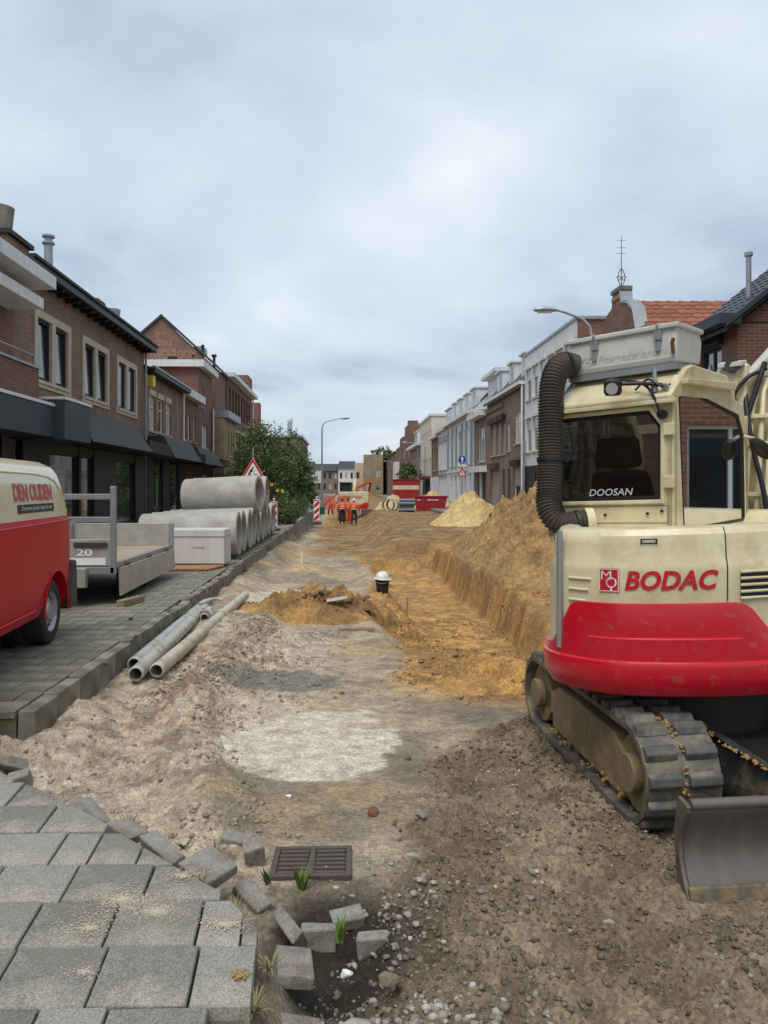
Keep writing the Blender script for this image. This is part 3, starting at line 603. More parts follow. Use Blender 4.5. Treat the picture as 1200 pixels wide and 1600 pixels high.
def roof_gable(root, T, s0, s1, ze, zr, depth, m, over=.25, wm=None, ridge=.5, front=.25, name='roof'):
    """ridge parallel to the street"""
    mb = MB(); h = .12; rd = -depth * ridge
    for (oa, za, ob, zb) in ((front, ze - front * (zr - ze) / (depth * ridge), rd, zr), (rd, zr, -depth - .2, ze)):
        mb.add([T(s0 - over, za, oa), T(s1 + over, za, oa), T(s1 + over, zb, ob), T(s0 - over, zb, ob)] + [T(s0 - over, za + h, oa), T(s1 + over, za + h, oa), T(s1 + over, zb + h, ob), T(s0 - over, zb + h, ob)],
               [(3, 2, 1, 0), (4, 5, 6, 7), (0, 1, 5, 4), (1, 2, 6, 5), (2, 3, 7, 6), (3, 0, 4, 7)])
    r = mb.build(name, m, root)
    if wm:
        for s in (s0, s1): MB().add([T(s, ze - .03, -.01), T(s, ze - .03, -depth), T(s, zr, rd)], [(0, 1, 2)]).build('gable_wall', wm, root)
    return r
def tub(root, T, name, m, pts, r, n=8): return MB().tube([T(*p) for p in pts], r, n).build(name, m, root, smooth=50)

# ---- left side -------------------------------------------------------------
r, T = house('apartment_building', 'red brick block with white roof slabs and a brick balcony, at the left edge', -1, 11.5, 18.5, 6.25, M_red, [(12.2, 13.8, 4.3, 5.8), (14.6, 16.6, 3.9, 5.7)], cat='building')
for o in ((12.2, 13.8, 4.3, 5.8), (14.6, 16.6, 3.9, 5.7)): window(r, T, o, M_whitew, nv=1)
part(r, T, 'roof_slab', M_white, (11.2, 18.46, 6.25, 6.55, -5, 1.05), bevel=.01)
part(r, T, 'balcony_roof', M_white, (13.5, 18.2, 5.72, 5.98, 0, .85), bevel=.01)
part(r, T, 'balcony_parapet', M_red, (13.2, 17.9, 3.52, 4.25, .0, .85))
part(r, T, 'parapet_coping', M_zinc, (13.15, 17.95, 4.255, 4.31, -.02, .89))
tub(r, T, 'handrail', M_zinc, [(13.2, 4.55, .8), (17.7, 4.55, .8), (17.7, 4.3, .8)], .02)
cn = part(r, T, 'canopy_fascia', M_bluegrey, (11.5, 18.3, 2.70, 3.42, 0, 1.05), bevel=.01)
part(r, T, 'canopy_return', M_bluegrey, (18.32, 20.2, 2.66, 3.60, .0, 1.30), bevel=.01)
part(r, T, 'canopy_coping', M_white, (11.5, 18.3, 3.43, 3.50, 0, 1.08), (18.31, 20.22, 3.61, 3.68, -.0, 1.33))
part(r, T, 'shop_pillar', M_black, (17.2, 17.6, -.15, 2.7, .02, .3)); part(r, T, 'shop_wall', M_black, (11.6, 15.0, -.15, 2.68, .01, .12), (16.4, 17.1, -.15, 2.68, .01, .12))
part(r, T, 'shop_pane', M_shopglass, (15.0, 16.4, .3, 2.6, .03, .06))

W1 = [(19.9, 22.1, 4.32, 5.95), (23.5, 25.7, 4.32, 5.95), (27.0, 29.2, 4.32, 5.95)]
r, T = house('brick_shop', 'brown brick shop with three stone framed double windows above dark awnings', -1, 18.5, 30.5, 6.85, M_brown, W1, cat='building')
for o in W1:
    w = window(r, T, o, M_stone, nv=0, surround=True, fw=.02, dep=.14, sill=True)
    m_ = (o[0] + o[1]) / 2
    mb = MB(); fbox(mb, T, m_ - .13, m_ + .13, o[2], o[3], -.13, .03); mb.build('stone_mullion', M_stone, w)
    for a, b in ((o[0], m_ - .13), (m_ + .13, o[1])):
        mb = MB(); mb.ring([(a + .02, o[2] + .02), (b - .02, o[2] + .02), (b - .02, o[3] - .02), (a + .02, o[3] - .02)], [(a + .10, o[2] + .10), (b - .10, o[2] + .10), (b - .10, o[3] - .10), (a + .10, o[3] - .10)], T, -.11, -.05)
        mb.build('sash', M_dark, w)
        mb = MB(); t_ = .22 if o[0] < 26 else .0     # tilted open
        vs = [T(a + .08, o[2] + .08, -.08), T(b - .08, o[2] + .08, -.08), T(b - .08, o[3] - .08, -.08 - t_ * .2), T(a + .08, o[3] - .08, -.08 - t_ * .2)]
        mb.add(vs, [(0, 1, 2, 3)]); mb.build('pane', M_pane, w)
        mb = MB(); fbox(mb, T, a + .10, a + .24, o[2] + .1, o[3] - .1, -.105, -.10); mb.build('curtain', M_curt, w)
part(r, T, 'eave', M_black, (18.45, 30.6, 6.86, 7.06, -.5, .50), bevel=.01)
part(r, T, 'gutter', M_dark, (18.45, 30.6, 7.065, 7.14, .36, .56))
for i in range(19): part(r, T, 'rafter_end', M_dark, (18.8 + i * .62, 18.88 + i * .62, 6.77, 6.855, .0, .40))
roof_gable(r, T, 18.5, 30.5, 7.08, 9.0, 10, M_rooftile, .05, M_brown, .5, .3)
tub(r, T, 'downpipe', M_zinc, [(30.3, 6.9, .12), (30.3, -.1, .12)], .05)
for (s, o, z0, z1, n_) in ((27.9, -1.0, 7.2, 8.4, 'chimney'), ):
    part(r, T, n_, M_red, (s, s + .9, z0, z1, o - .8, o))
part(r, T, 'chimney', M_dark, (29.4, 30.45, 7.2, 8.05, -1.6, -.9)); MB().cyl(T(30.2, 8.05, -1.2), T(30.2, 8.5, -1.2), .28, .34, 14).build('chimney_pot', M_conc, r, smooth=50)
mb = MB(); mb.cyl(T(23, 7.2, -.9), T(23, 8.80, -.9), .125, n=14); mb.cyl(T(23, 8.85, -.9), T(23, 9.0, -.9), .11, n=14); mb.cyl(T(23, 8.79, -.9), T(23, 8.85, -.9), .18, n=14); mb.cyl(T(23, 8.99, -.9), T(23, 9.05, -.9), .18, n=14)
mb.build('flue', M_zinc, r, smooth=40)
part(r, T, 'chimney', M_brown, (19.2, 20.5, 7.1, 7.85, -1.6, -.45)); part(r, T, 'chimney_cap', M_dark, (19.1, 20.6, 7.85, 7.97, -1.7, -.35)); MB().cyl(T(19.75, 7.97, -.9), T(19.75, 8.7, -.9), .28, .36, 14).build('chimney_pot', M_kerb, r, smooth=50)
def awning(root, T, s0, s1, zb, zt, o_b, o_t, m=M_dark):
    mb = MB(); d = .5
    mb.hexa([T(s0, zb, 0), T(s1, zb, 0), T(s1, zb, o_b), T(s0, zb, o_b), T(s0 + .25, zt, 0), T(s1 - .25, zt, 0), T(s1 - .25, zt, o_t), T(s0 + .25, zt, o_t)])
    a = mb.build('awning', m, root, bevel=.012)
    return a
awning(r, T, 20.25, 26.6, 2.72, 3.62, 1.35, .75); part(r, T, 'awning', M_dark, (26.7, 29.9, 2.72, 3.15, 0, 1.2), bevel=.01)
part(r, T, 'shop_wall', M_black, (18.6, 20.3, -.15, 2.7, .01, .18), (22.55, 22.75, -.15, 2.7, .01, .18), (23.9, 26.2, -.15, 2.7, .01, .18), (28.6, 30.2, -.15, 2.7, .01, .18), (20.3, 28.6, -.15, .25, .01, .16), (20.3, 28.6, 2.45, 2.7, .01, .16))
for (a, b) in ((20.3, 22.55), (22.75, 23.9), (26.2, 28.6)):
    w = MB(); w.ring([(a, .25), (b, .25), (b, 2.45), (a, 2.45)], [(a + .06, .31), (b - .06, .31), (b - .06, 2.39), (a + .06, 2.39)], T, .03, .12); w = w.build('shop_window', M_black, r)
    MB().add([T(a, .25, .07), T(b, .25, .07), T(b, 2.45, .07), T(a, 2.45, .07)], [(0, 1, 2, 3)]).build('pane', M_pane, w)
tub(r, T, 'door_handle', M_steel, [(22.95, .7, .16), (22.95, 1.9, .16)], .02)
part(r, T, 'blind', M_curt, (26.3, 27.0, 1.5, 2.35, .0, .05))

W2 = [(31.3, 32.25, 3.86, 5.30), (32.75, 33.7, 3.86, 5.30), (34.2, 35.15, 3.86, 5.30)]
r, T = house('brick_shop', 'low brown brick shop with three white sash windows under a dark eave', -1, 30.5, 37.6, 6.1, M_brown, W2, cat='building')
for i, o in enumerate(W2): window(r, T, o, M_whitew, nv=0, nh=1, sill=True, lintel=M_stone, pane=M_curt if i != 1 else M_pane)
part(r, T, 'eave', M_black, (30.55, 37.7, 6.12, 6.27, -.4, .42)); part(r, T, 'gutter', M_zinc, (30.55, 37.7, 6.28, 6.36, .30, .46))
roof_gable(r, T, 30.5, 37.6, 6.28, 8.0, 9, M_rooftile, .02, M_brown, .5, .2)
part(r, T, 'wall_box', M_yelp, (30.7, 31.1, 5.55, 6.0, .02, .30)); tub(r, T, 'downpipe', M_whitew, [(37.4, 6.2, .12), (37.4, 2.9, .12)], .05)
awning(r, T, 30.3, 36.0, 2.68, 3.58, 1.3, .75); part(r, T, 'awning', M_dark, (36.1, 37.6, 2.7, 3.12, 0, 1.15))
part(r, T, 'shop_wall', M_black, (30.5, 31.3, -.15, 2.68, .01, .16), (33.0, 34.2, -.15, 2.68, .01, .16), (36.2, 37.55, -.15, 2.68, .01, .16))
for (a, b) in ((31.3, 33.0), (34.2, 36.2)): part(r, T, 'shop_window', M_pane, (a, b, -.1, 2.66, .01, .08))
tub(r, T, 'door_handle', M_steel, [(31.9, .7, .16), (31.9, 1.9, .16)], .02)

W3 = [(37.9, 38.45, 3.9, 5.25), (39.0, 39.55, 3.9, 5.25), (40.4, 40.95, 3.9, 5.25)]
r, T = house('brick_house', 'low red brick house with three narrow windows under a white cornice', -1, 37.6, 41.7, 6.0, M_red, W3)
for o in W3: window(r, T, o, M_whitew, nv=0, sill=True, pane=M_curt)
part(r, T, 'cornice', M_white, (37.5, 41.7, 6.0, 6.38, -.4, .40))
awning(r, T, 37.4, 43.0, 2.65, 3.5, 1.2, .7); part(r, T, 'awning', M_dark, (43.0, 45.8, 2.68, 3.1, .05, 1.1))
W3 = [(42.7, 44.4, 3.75, 5.05), (42.6, 43.1, 6.0, 7.1), (43.0, 44.6, .7, 2.2)]
r, T = house('brick_house', 'tall flat roofed brick house with a white cornice before the lettered gable', -1, 41.7, 46.0, 8.05, M_red, W3)
for o in W3: window(r, T, o, M_whitew, nv=1 if o[1] - o[0] > 1 else 0, pane=M_curt)
part(r, T, 'cornice', M_white, (41.4, 46.2, 8.05, 8.42, -9, .35)); tub(r, T, 'downpipe', M_whitew, [(45.8, 6.2, .12), (45.8, -.1, .12)], .05)
# gable house with faded lettering
r, T = house('gable_house', 'tall brick house whose blank gable carries faded painted lettering', -1, 47.2, 51.2, 8.9, M_red2, [], depth=6.8, cat='building')
for s in (47.2, 51.2): MB().add([T(s, 8.87, -.01), T(s, 8.87, -6.8), T(s, 11.95, -3.3)], [(0, 1, 2)]).build('gable_wall', M_red2, r)
for (p, q) in (((.15, 8.82), (-3.3, 11.98)), ((-3.3, 11.98), (-7.0, 8.75))):
    MB().hexa([T(47.05, p[1], p[0]), T(51.4, p[1], p[0]), T(51.4, q[1], q[0]), T(47.05, q[1], q[0]), T(47.05, p[1] + .18, p[0]), T(51.4, p[1] + .18, p[0]), T(51.4, q[1] + .18, q[0]), T(47.05, q[1] + .18, q[0])]).build('roof_slope', M_rooftile, r)
M_fade = mat('faded_wall_lettering', (.40, .25, .17), .9, (.22, .11, .075), 7, bump=.002)
def gable_txt(txt, o0, o1, z0, z1):
    mb = MB(); add_text(mb, lambda x, y: T(47.19, z0 + y, o0 + x), txt, width=o1 - o0, height=z1 - z0, bold=.02); mb.build('painted_lettering', M_fade, r)
gable_txt('UNCHROOM', -4.0, -1.2, 9.40, 10.0); gable_txt('BOEKE', -3.9, -2.6, 10.22, 10.55); gable_txt('IJS CO', -3.7, -2.7, 10.78, 11.10)
part(r, T, 'wall_patch', M_dark, (47.1, 47.19, 9.25, 9.55, -2.9, -2.35)); part(r, T, 'skylight', M_zinc, (48, 49.4, 9.9, 10.35, -1.5, -.9))
tub(r, T, 'vent_pipe', M_black, [(47.6, 9.6, -.85), (47.6, 10.35, -.85)], .10); tub(r, T, 'vent_pipe', M_black, [(48.5, 9.0, -.3), (48.5, 9.75, -.3)], .09); tub(r, T, 'vent_cap', M_black, [(48.5, 9.75, -.3), (48.5, 9.9, -.3)], .16)
W4 = [(47.6, 48.2, 3.5, 5.0), (48.7, 49.3, 3.5, 5.0), (49.8, 50.4, 3.5, 5.0)]
r, T = house('yellow_brick_front', 'narrow yellow brick shop front with a grey cornice below the gable', -1, 46.1, 51.2, 5.7, M_yel, W4, depth=.7, uf=-7.3, cat='building')
for o in W4: window(r, T, o, M_stone, nv=0, pane=M_shut)
part(r, T, 'cornice', M_zinc, (46.05, 51.3, 5.72, 6.15, -.6, .3))
W5 = [(52 + i * 1.5, 53.0 + i * 1.5, 6.5, 8.4) for i in range(8)] + [(52 + i * 1.5, 53.0 + i * 1.5, 3.4, 5.3) for i in range(8)]
r, T = house('brick_office', 'dark brick building with two long rows of tall brown windows beside the tree', -1, 51.3, 64.8, 8.9, M_red, W5, cat='building', uf=-7.9)
for o in W5: window(r, T, o, mat('brown_frame', (.10, .05, .035), .6) if 'brown_frame' not in MATS else MATS['brown_frame'], nv=0, nh=1, sill=False)
part(r, T, 'cornice', M_white, (51.2, 64.9, 8.92, 9.2, -9, .5)); part(r, T, 'string_course', M_stone, (51.3, 64.8, 5.5, 5.66, 0, .06))
part(r, T, 'stepped_parapet', M_red, (60.3, 62.0, 9.2, 9.9, -1, .02), (62.0, 64.8, 9.2, 10.6, -1, .02)); tub(r, T, 'downpipe', M_whitew, [(64.6, 8.9, .12), (64.6, -.1, .12)], .06)
r, T = house('brick_house', 'distant red brick house with a tall chimney rising above the tree', -1, 65.2, 82, 6.6, M_red2, [], uf=-8)
roof_gable(r, T, 65.2, 82, 6.6, 9.3, 9, M_redtile, .1, M_red2); part(r, T, 'chimney', M_red, (79.5, 80.8, 7.0, 10.3, -2.0, -.9))
FARW = [(142 + i * 2.6, 143.5 + i * 2.6, z, z + 1.6) for i in range(9) for z in (2.5, 5.5, 8.2)]
r, T = house('flat_block', 'far grey brown flat block above the tree top', -1, 140, 166, 10.6, M_tanb, FARW, cat='building', uf=-8.2)
for o in FARW: MB().add([T(o[0], o[2], -.05), T(o[1], o[2], -.05), T(o[1], o[3], -.05), T(o[0], o[3], -.05)], [(0, 1, 2, 3)]).build('window', M_pane, r)
part(r, T, 'cornice', M_zinc, (139.8, 166.2, 10.6, 11.0, -9, .4)); mb = MB()
for k in range(5): mb.cyl(T(146 + k * 1.4, 11, -2 - k * .3), T(146 + k * 1.4, 14.8 - .4 * (k % 2), -2 - k * .3), .09, n=6)
for z in (12, 13, 14): mb.cyl(T(146, z, -2), T(151.6, z, -3.2), .06, n=5)
mb.build('roof_mast', M_zinc, r)
r, T = house('brick_house', 'long low brick terrace partly hidden behind the tree', -1, 84, 138, 7.0, M_tanb, [], uf=-8.4); roof_gable(r, T, 84, 138, 7.0, 9.2, 9, M_rooftile, .1, M_tanb)

# ---- right side ------------------------------------------------------------
def tiles_on(root, T, m, corner_fn, nu, nv, w, l, name='roof_tile'):
    """corner_fn(i,j) -> (point, side vector, up-slope vector, normal) for each tile"""
    n = 7; mb = MB(); t = .018
    prof = [(-.5 + i / (n - 1), .030 * math.sin(math.pi * i / (n - 1)) ** 1.0 * (1 if True else 0)) for i in range(n)]
    vs = []; 
    for (k, lift) in ((0, .022), (1, 0)):
        for (x_, h) in prof: vs.append((x_ * w, k * l * 1.06, h + lift))
    for (x_, h) in prof: vs.append((x_ * w, 0, h))
    fs = [(i, i + 1, n + i + 1, n + i) for i in range(n - 1)] + [(2 * n + i, 2 * n + i + 1, i + 1, i) for i in range(n - 1)]
    mb.add(vs, fs); proto = mb.build(name, m, root, smooth=60); first = True
    for j in range(nv):
        for i in range(nu):
            got = corner_fn(i, j)
            if got is None: continue
            P, a, b, c = got
            o = proto if first else inst(proto, name, root); first = False
            M4 = Matrix((a, b, c)).transposed().to_4x4(); o.matrix_local = Matrix.Translation(P) @ M4
# nearest house with the slate roof
W6 = [(19.05, 20.15, 4.05, 5.05), (19.0, 20.4, .7, 2.2)]
r, T = house('brick_house', 'brick house with a slate grey tiled roof and dark window behind the excavator cab', 1, 18.3, 21.5, 5.45, M_red, W6, depth=9)
zr_ = 9.05
for s in (18.3, 21.5): MB().add([T(s, 5.42, -.01), T(s, 5.42, -9), T(s, zr_ - .12, -4.5)], [(0, 1, 2)]).build('gable_wall', M_red2, r)
MB().add([T(18.285, -.1, -.02), T(18.285, 5.42, -.02), T(18.285, 5.42, -8.9), T(18.285, -.1, -8.9)], [(0, 1, 2, 3)]).build('side_wall', M_red2, r)
w = window(r, T, W6[0], mat('dark_blue_frame', (.018, .026, .036), .5), nv=1, fw=.09, sill=False); mb = MB(); fbox(mb, T, 18.95, 20.25, 5.06, 5.32, 0, .14); mb.build('shutter_box', M_dark, w)
mb = MB(); vs, fs = [], []; mb.tube([T(19.85, 4.15, -.09), T(19.85, 4.35, -.09), T(19.87, 4.55, -.09), T(19.85, 4.68, -.09)], [.05, .075, .05, .02], 8); mb.build('figurine', M_signwhite, w, smooth=60)
window(r, T, W6[1], M_dark, nv=1)
part(r, T, 'gutter', M_bluegrey, (18.05, 21.5, 5.36, 5.62, .02, .55), bevel=.012)
sl = math.atan2(zr_ - 5.45, 4.5); mb = MB()
mb.hexa([T(18.1, 5.45 - .25, .35), T(21.5, 5.45 - .25, .35), T(21.5, zr_, -4.5), T(18.1, zr_, -4.5), T(18.1, 5.30, .35), T(21.5, 5.30, .35), T(21.5, zr_ + .1, -4.5), T(18.1, zr_ + .1, -4.5)])
mb.hexa([T(18.1, zr_, -4.5), T(21.5, zr_, -4.5), T(21.5, 5.45, -9.2), T(18.1, 5.45, -9.2), T(18.1, zr_ + .1, -4.5), T(21.5, zr_ + .1, -4.5), T(21.5, 5.55, -9.2), T(18.1, 5.55, -9.2)])
rf = mb.build('roof', M_rooftile, r)
def fn(i, j):
    a = (Vector(T(1, 0, 0)) - Vector(T(0, 0, 0))).normalized()
    b = (Vector(T(0, zr_ + .1, -4.5)) - Vector(T(0, 5.30, .35))); L_ = b.length; b.normalize(); c = a.cross(b) * -1 if a.cross(b).z < 0 else a.cross(b); a2 = b.cross(c)
    P = Vector(T(18.1 + .15 + i * .283, 5.31, .35)) + b * (j * .33) + c * .012
    return (P, a2, b, c) if j * .33 + .3 < L_ else None
tiles_on(r, T, M_slate, fn, 12, 18, .283, .33)
tub(r, T, 'flue', M_zinc, [(19.4, 6.0, -.85), (19.4, 7.35, -.85)], .065, 12); tub(r, T, 'flue_cap', M_zinc, [(19.4, 7.35, -.85), (19.4, 7.44, -.85)], .10, 12)
mb = MB(); mb.hexa([T(18.02, 5.28, .4), T(18.12, 5.28, .4), T(18.12, zr_ + .12, -4.5), T(18.02, zr_ + .12, -4.5), T(18.02, 5.42, .4), T(18.12, 5.42, .4), T(18.12, zr_ + .26, -4.5), T(18.02, zr_ + .26, -4.5)]); mb.build('verge', M_bluegrey, r)
# scrolled gable with clay tile roof
r, T = house('gable_house', 'brick house with scrolled gable, iron finial and orange clay tile roof', 1, 21.6, 30.9, 4.9, M_red2, [(24.6, 25.6, 2.9, 4.4), (27, 28, 2.9, 4.4)], depth=9, cat='house')
for o in [(24.6, 25.6, 2.9, 4.4), (27, 28, 2.9, 4.4)]: window(r, T, o, M_whitew, nv=1)
prof = [(23.6, 4.8), (23.6, 5.9), (24.0, 6.05), (24.35, 6.25), (24.6, 6.6), (24.85, 7.25), (25.35, 7.6), (25.9, 7.75), (26.0, 8.2), (26.75, 8.2), (26.85, 7.75), (27.4, 7.6), (27.9, 7.2), (28.2, 6.6), (28.6, 6.2), (29.1, 5.9), (29.1, 4.8)]
MB().prism(prof, -.32, .03, lambda p, q, t: T(p, q, t)).build('scrolled_gable', M_red2, r)
cp = MB()
for (a, b) in zip(prof[1:8], prof[2:9]): cp.hexa([T(a[0], a[1], -.36), T(b[0], b[1], -.36), T(b[0], b[1], .07), T(a[0], a[1], .07), T(a[0], a[1] + .1, -.36), T(b[0], b[1] + .1, -.36), T(b[0], b[1] + .1, .07), T(a[0], a[1] + .1, .07)])
cp.build('coping', M_zinc, r); part(r, T, 'stone_band', M_yel, (23.55, 29.15, 6.35, 6.55, .02, .07), (25.95, 26.8, 7.95, 8.07, -.34, .06)); part(r, T, 'pinnacle_cap', M_kerb, (25.93, 26.82, 8.2, 8.33, -.36, .08)); part(r, T, 'corner_block', M_conc, (23.45, 23.95, 5.4, 5.95, -.35, .12))
mb = MB(); c0 = Vector(T(26.4, 8.4, -.15)); mb.cyl(c0, c0 + Vector((0, 0, 1.75)), .016, .009, 6)
for z in (.95, 1.15, 1.4): mb.cyl(c0 + Vector((-.22 + z * .05, 0, z + .2)), c0 + Vector((.22 - z * .05, 0, z + .2)), .006, n=5)
for sgn in (-1, 1):
    mb.tube([c0 + Vector((sgn * (.02 + .10 * math.sin(t * .52)), 0, .02 + .1 * t)) for t in range(7)], .014, 5); mb.tube([c0 + Vector((sgn * (.10 + .07 * math.cos(t)), 0, .30 + .07 * math.sin(t))) for t in np.arange(0, 5.5, .6)], .012, 5)
mb.build('finial', M_black, r)
zr2 = 7.72; sR = 26.3
mb = MB()
for (sa, za, sb, zb) in ((21.6, 4.75, sR, zr2), (sR, zr2, 31.0, 4.75)): mb.hexa([T(sa, za, -.3), T(sb, zb, -.3), T(sb, zb, -9), T(sa, za, -9), T(sa, za + .1, -.3), T(sb, zb + .1, -.3), T(sb, zb + .1, -9), T(sa, za + .1, -9)])
mb.build('roof', M_redtile, r)
def fn(i, j):
    b = (Vector(T(sR, zr2, 0)) - Vector(T(21.6, 4.75, 0))); L_ = b.length; b.normalize(); a = (Vector(T(0, 0, -1)) - Vector(T(0, 0, 0))).normalized(); c = a.cross(b); 
    if c.z < 0: c = -c
    a2 = b.cross(c); P = Vector(T(21.6, 4.87, -.45 - i * .36)) + b * (j * .40) + c * .005
    return (P, a2, b, c) if 2 <= j and j * .4 + .35 < L_ else None
tiles_on(r, T, M_redtile, fn, 22, 14, .36, .40)
mb = MB()
for i in range(20): mb.cyl(T(sR, zr2 + .06, -.4 - i * .42), T(sR, zr2 + .04, -.84 - i * .42), .13, .115, 8)
mb.build('ridge_tiles', M_redtile, r, smooth=50)
part(r, T, 'lean_to', M_zinc, (21.7, 22.6, 4.8, 5.25, -3.5, -.5))
# white three storey block
W7 = [(31.6 + i * 1.4, 32.65 + i * 1.4, 5.95, 7.5) for i in range(6)] + [(31.6 + i * 1.4, 32.65 + i * 1.4, 3.3, 5.0) for i in range(6)]
r, T = house('white_block', 'white rendered three storey block with a brick side wall and paired windows', 1, 31.0, 40.0, 8.3, M_white, W7, cat='building')
for i, o in enumerate(W7):
    w = window(r, T, o, M_whitew, nv=0, nh=1, sill=M_conc, pane=[M_pane, M_pane, M_curt, M_curt, M_pane, M_pane][i % 6]); mb = MB(); fbox(mb, T, o[0] + .06, o[1] - .06, o[3] - .55, o[3] - .06, -.10, -.06)
    mb.build('blind_panel', M_curt, w); mb = MB(); fbox(mb, T, o[0] - .08, o[1] + .08, o[3] + .02, o[3] + .2, 0, .09); mb.build('window_head', M_white, w)
MB().add([T(30.985, -.1, -.02), T(30.985, 8.28, -.02), T(30.985, 8.28, -8.9), T(30.985, -.1, -8.9)], [(0, 1, 2, 3)]).build('brick_side', M_red2, r)
part(r, T, 'roof_edge', M_zinc, (30.9, 40.05, 8.3, 8.42, -9, .06)); part(r, T, 'plinth', M_dark, (31.02, 39.98, -.15, 2.6, .004, .03)); part(r, T, 'door', M_black, (37.6, 38.7, -.1, 2.3, .03, .07)); part(r, T, 'door', M_black, (35, 36, -.1, 2.3, .03, .07))
tub(r, T, 'downpipe', M_zinc, [(39.7, 4, .1), (39.7, -.1, .1)], .05)
def dormer(root, T, s0, s1, z0, z1, o0, m=None, n=1, roofm=None):
    """flat topped dormer window standing on the roof slope"""
    m = m or M_whitew; mb = MB(); k = 1.9
    mb.hexa([T(s0, z0, o0 - k), T(s1, z0, o0 - k), T(s1, z0, o0), T(s0, z0, o0), T(s0, z1, o0 - k), T(s1, z1, o0 - k), T(s1, z1, o0), T(s0, z1, o0)]); d = mb.build('dormer', m, root)
    wd = (s1 - s0 - .12) / n
    for i in range(n):
        a = s0 + .1 + i * wd; g = MB(); fbox(g, T, a + .04, a + wd - .10, z0 + .15, z1 - .12, o0 + .003, o0 + .02); g.build('pane', M_pane if i % 2 == 0 else M_curt, d)
    g = MB(); fbox(g, T, s0 - .10, s1 + .10, z1 + .002, z1 + .11, o0 - k, o0 + .15); g.build('dormer_roof', M_white, d)
# brown brick terrace house
W8 = [(40.9, 42.4, 3.9, 5.6), (43.6, 44.3, 3.6, 5.3), (44.8, 45.9, 3.5, 5.5), (46.2, 47.5, 3.5, 5.5), (47.8, 49.3, 3.5, 5.5), (41.0, 42.6, .5, 2.7), (43.5, 44.3, -.1, 2.6), (45.0, 45.8, -.1, 2.6), (46.6, 49.4, .0, 2.7)]
r, T = house('terrace_house', 'brown brick terrace house with white dormers and closed beige shutters', 1, 40.0, 50.6, 6.9, M_tanb, W8)
for i, o in enumerate(W8):
    if i in (6, 7): part(r, T, 'door', MATS.get('door_brown') or mat('door_brown', (.07, .035, .028), .5), (o[0], o[1], o[2], o[3], -.1, -.05)); continue
    w = window(r, T, o, M_whitew if i in (0, 1, 5) else M_shut, nv=0, nh=1 if i in (0, 1) else 0, pane=M_shut if i in (2, 3, 4, 8) else (M_curt if i == 0 else M_pane))
    if i in (2, 3, 4, 8, 5):
        mb = MB(); fbox(mb, T, o[0] - .05, o[1] + .05, o[3] - .02, o[3] + .3, .005, .25); mb.build('shutter_box', MATS.get('door_brown') or M_dark, w)
    if i == 5: mb = MB(); fbox(mb, T, o[0] + .05, o[1] - .05, o[2] + 1.1, o[3], -.1, -.04); mb.build('roller_shutter', M_shut, w)
part(r, T, 'cornice', M_white, (40.0, 50.7, 6.9, 7.08, -.3, .32)); part(r, T, 'brick_band', M_brown, (45.2, 50.5, 5.9, 6.1, .0, .06), (45.2, 50.5, 6.3, 6.5, .0, .09)); tub(r, T, 'downpipe', M_white, [(40.1, 6.9, .12), (40.1, -.1, .12)], .06)
roof_gable(r, T, 40.02, 50.6, 7.08, 10.2, 9, M_rooftile, 0, M_tanb, .3)
for (a, b) in ((41.0, 42.3), (44.2, 45.5), (47.4, 49.0)): dormer(r, T, a, b, 7.3, 8.7, -.35, n=2, m=M_greyw)
for s in (41.2, 46, 47.5): tub(r, T, 'chimney_pipe', M_black, [(s, 9.2, -2.6), (s, 10.3, -2.6)], .14)
W9 = [(51.4, 54.0, 3.3, 5.6), (51.2, 54.2, -.1, 2.5)]
r, T = house('terrace_house', 'tan brick house with a white railed balcony on its roof front', 1, 50.6, 55.8, 6.3, M_tanb, W9)
window(r, T, W9[0], M_whitew, nv=3, pane=M_pane); part(r, T, 'porch_back', M_black, (51.25, 54.15, -.1, 2.48, -.1, -.06)); part(r, T, 'porch_canopy', M_white, (50.7, 55.7, 2.55, 2.95, .0, .5)); part(r, T, 'porch_column', M_white, (52.6, 52.9, -.1, 2.5, -.04, .1))
part(r, T, 'balcony_slab', M_white, (50.6, 55.8, 6.3, 6.62, -.6, .55)); part(r, T, 'attic', M_white, (50.8, 55.7, 6.62, 9.2, -4.5, -1.0)); part(r, T, 'attic_door', M_pane, (52.0, 53.6, 6.7, 8.8, -1.0, -.97)); part(r, T, 'attic_roof', M_white, (50.6, 55.8, 9.2, 9.45, -4.6, -.5))
mb = MB()
for z in (6.9, 7.15, 7.4, 7.6): mb.cyl(T(50.8, z, .45), T(55.6, z, .45), .025, n=6)
for k in range(7): mb.cyl(T(50.8 + k * .8, 6.6, .45), T(50.8 + k * .8, 7.62, .45), .03, n=6)
mb.build('balcony_railing', M_whitew, r); roof_gable(r, T, 50.6, 55.8, 7.2, 9.6, 9, M_rooftile, 0, None, .5, -1.2)
W10 = [(57.0, 58.3, 3.3, 6.1), (59.7, 60.6, 3.3, 6.0), (61.8, 63.6, 3.3, 6.1), (65.0, 66.0, 3.3, 6.0), (67.2, 68.6, 3.3, 6.1)] + [(57.0 + i * 2.5, 58.4 + i * 2.5, .3, 2.6) for i in range(5)]
r, T = house('town_house', 'pale grey town house with tall windows and a row of dark dormers', 1, 55.8, 70.2, 7.0, M_greyw, W10)
for i, o in enumerate(W10): window(r, T, o, M_whitew, nv=0 if i in (1, 3) else 1, nh=1, pane=M_pane if i % 2 == 0 else M_curt, surround=False)
for s in (56.4, 58.9, 61.1, 64.3, 66.6, 69.4): part(r, T, 'pilaster', M_zinc, (s, s + .35, 3.0, 6.6, .0, .12))
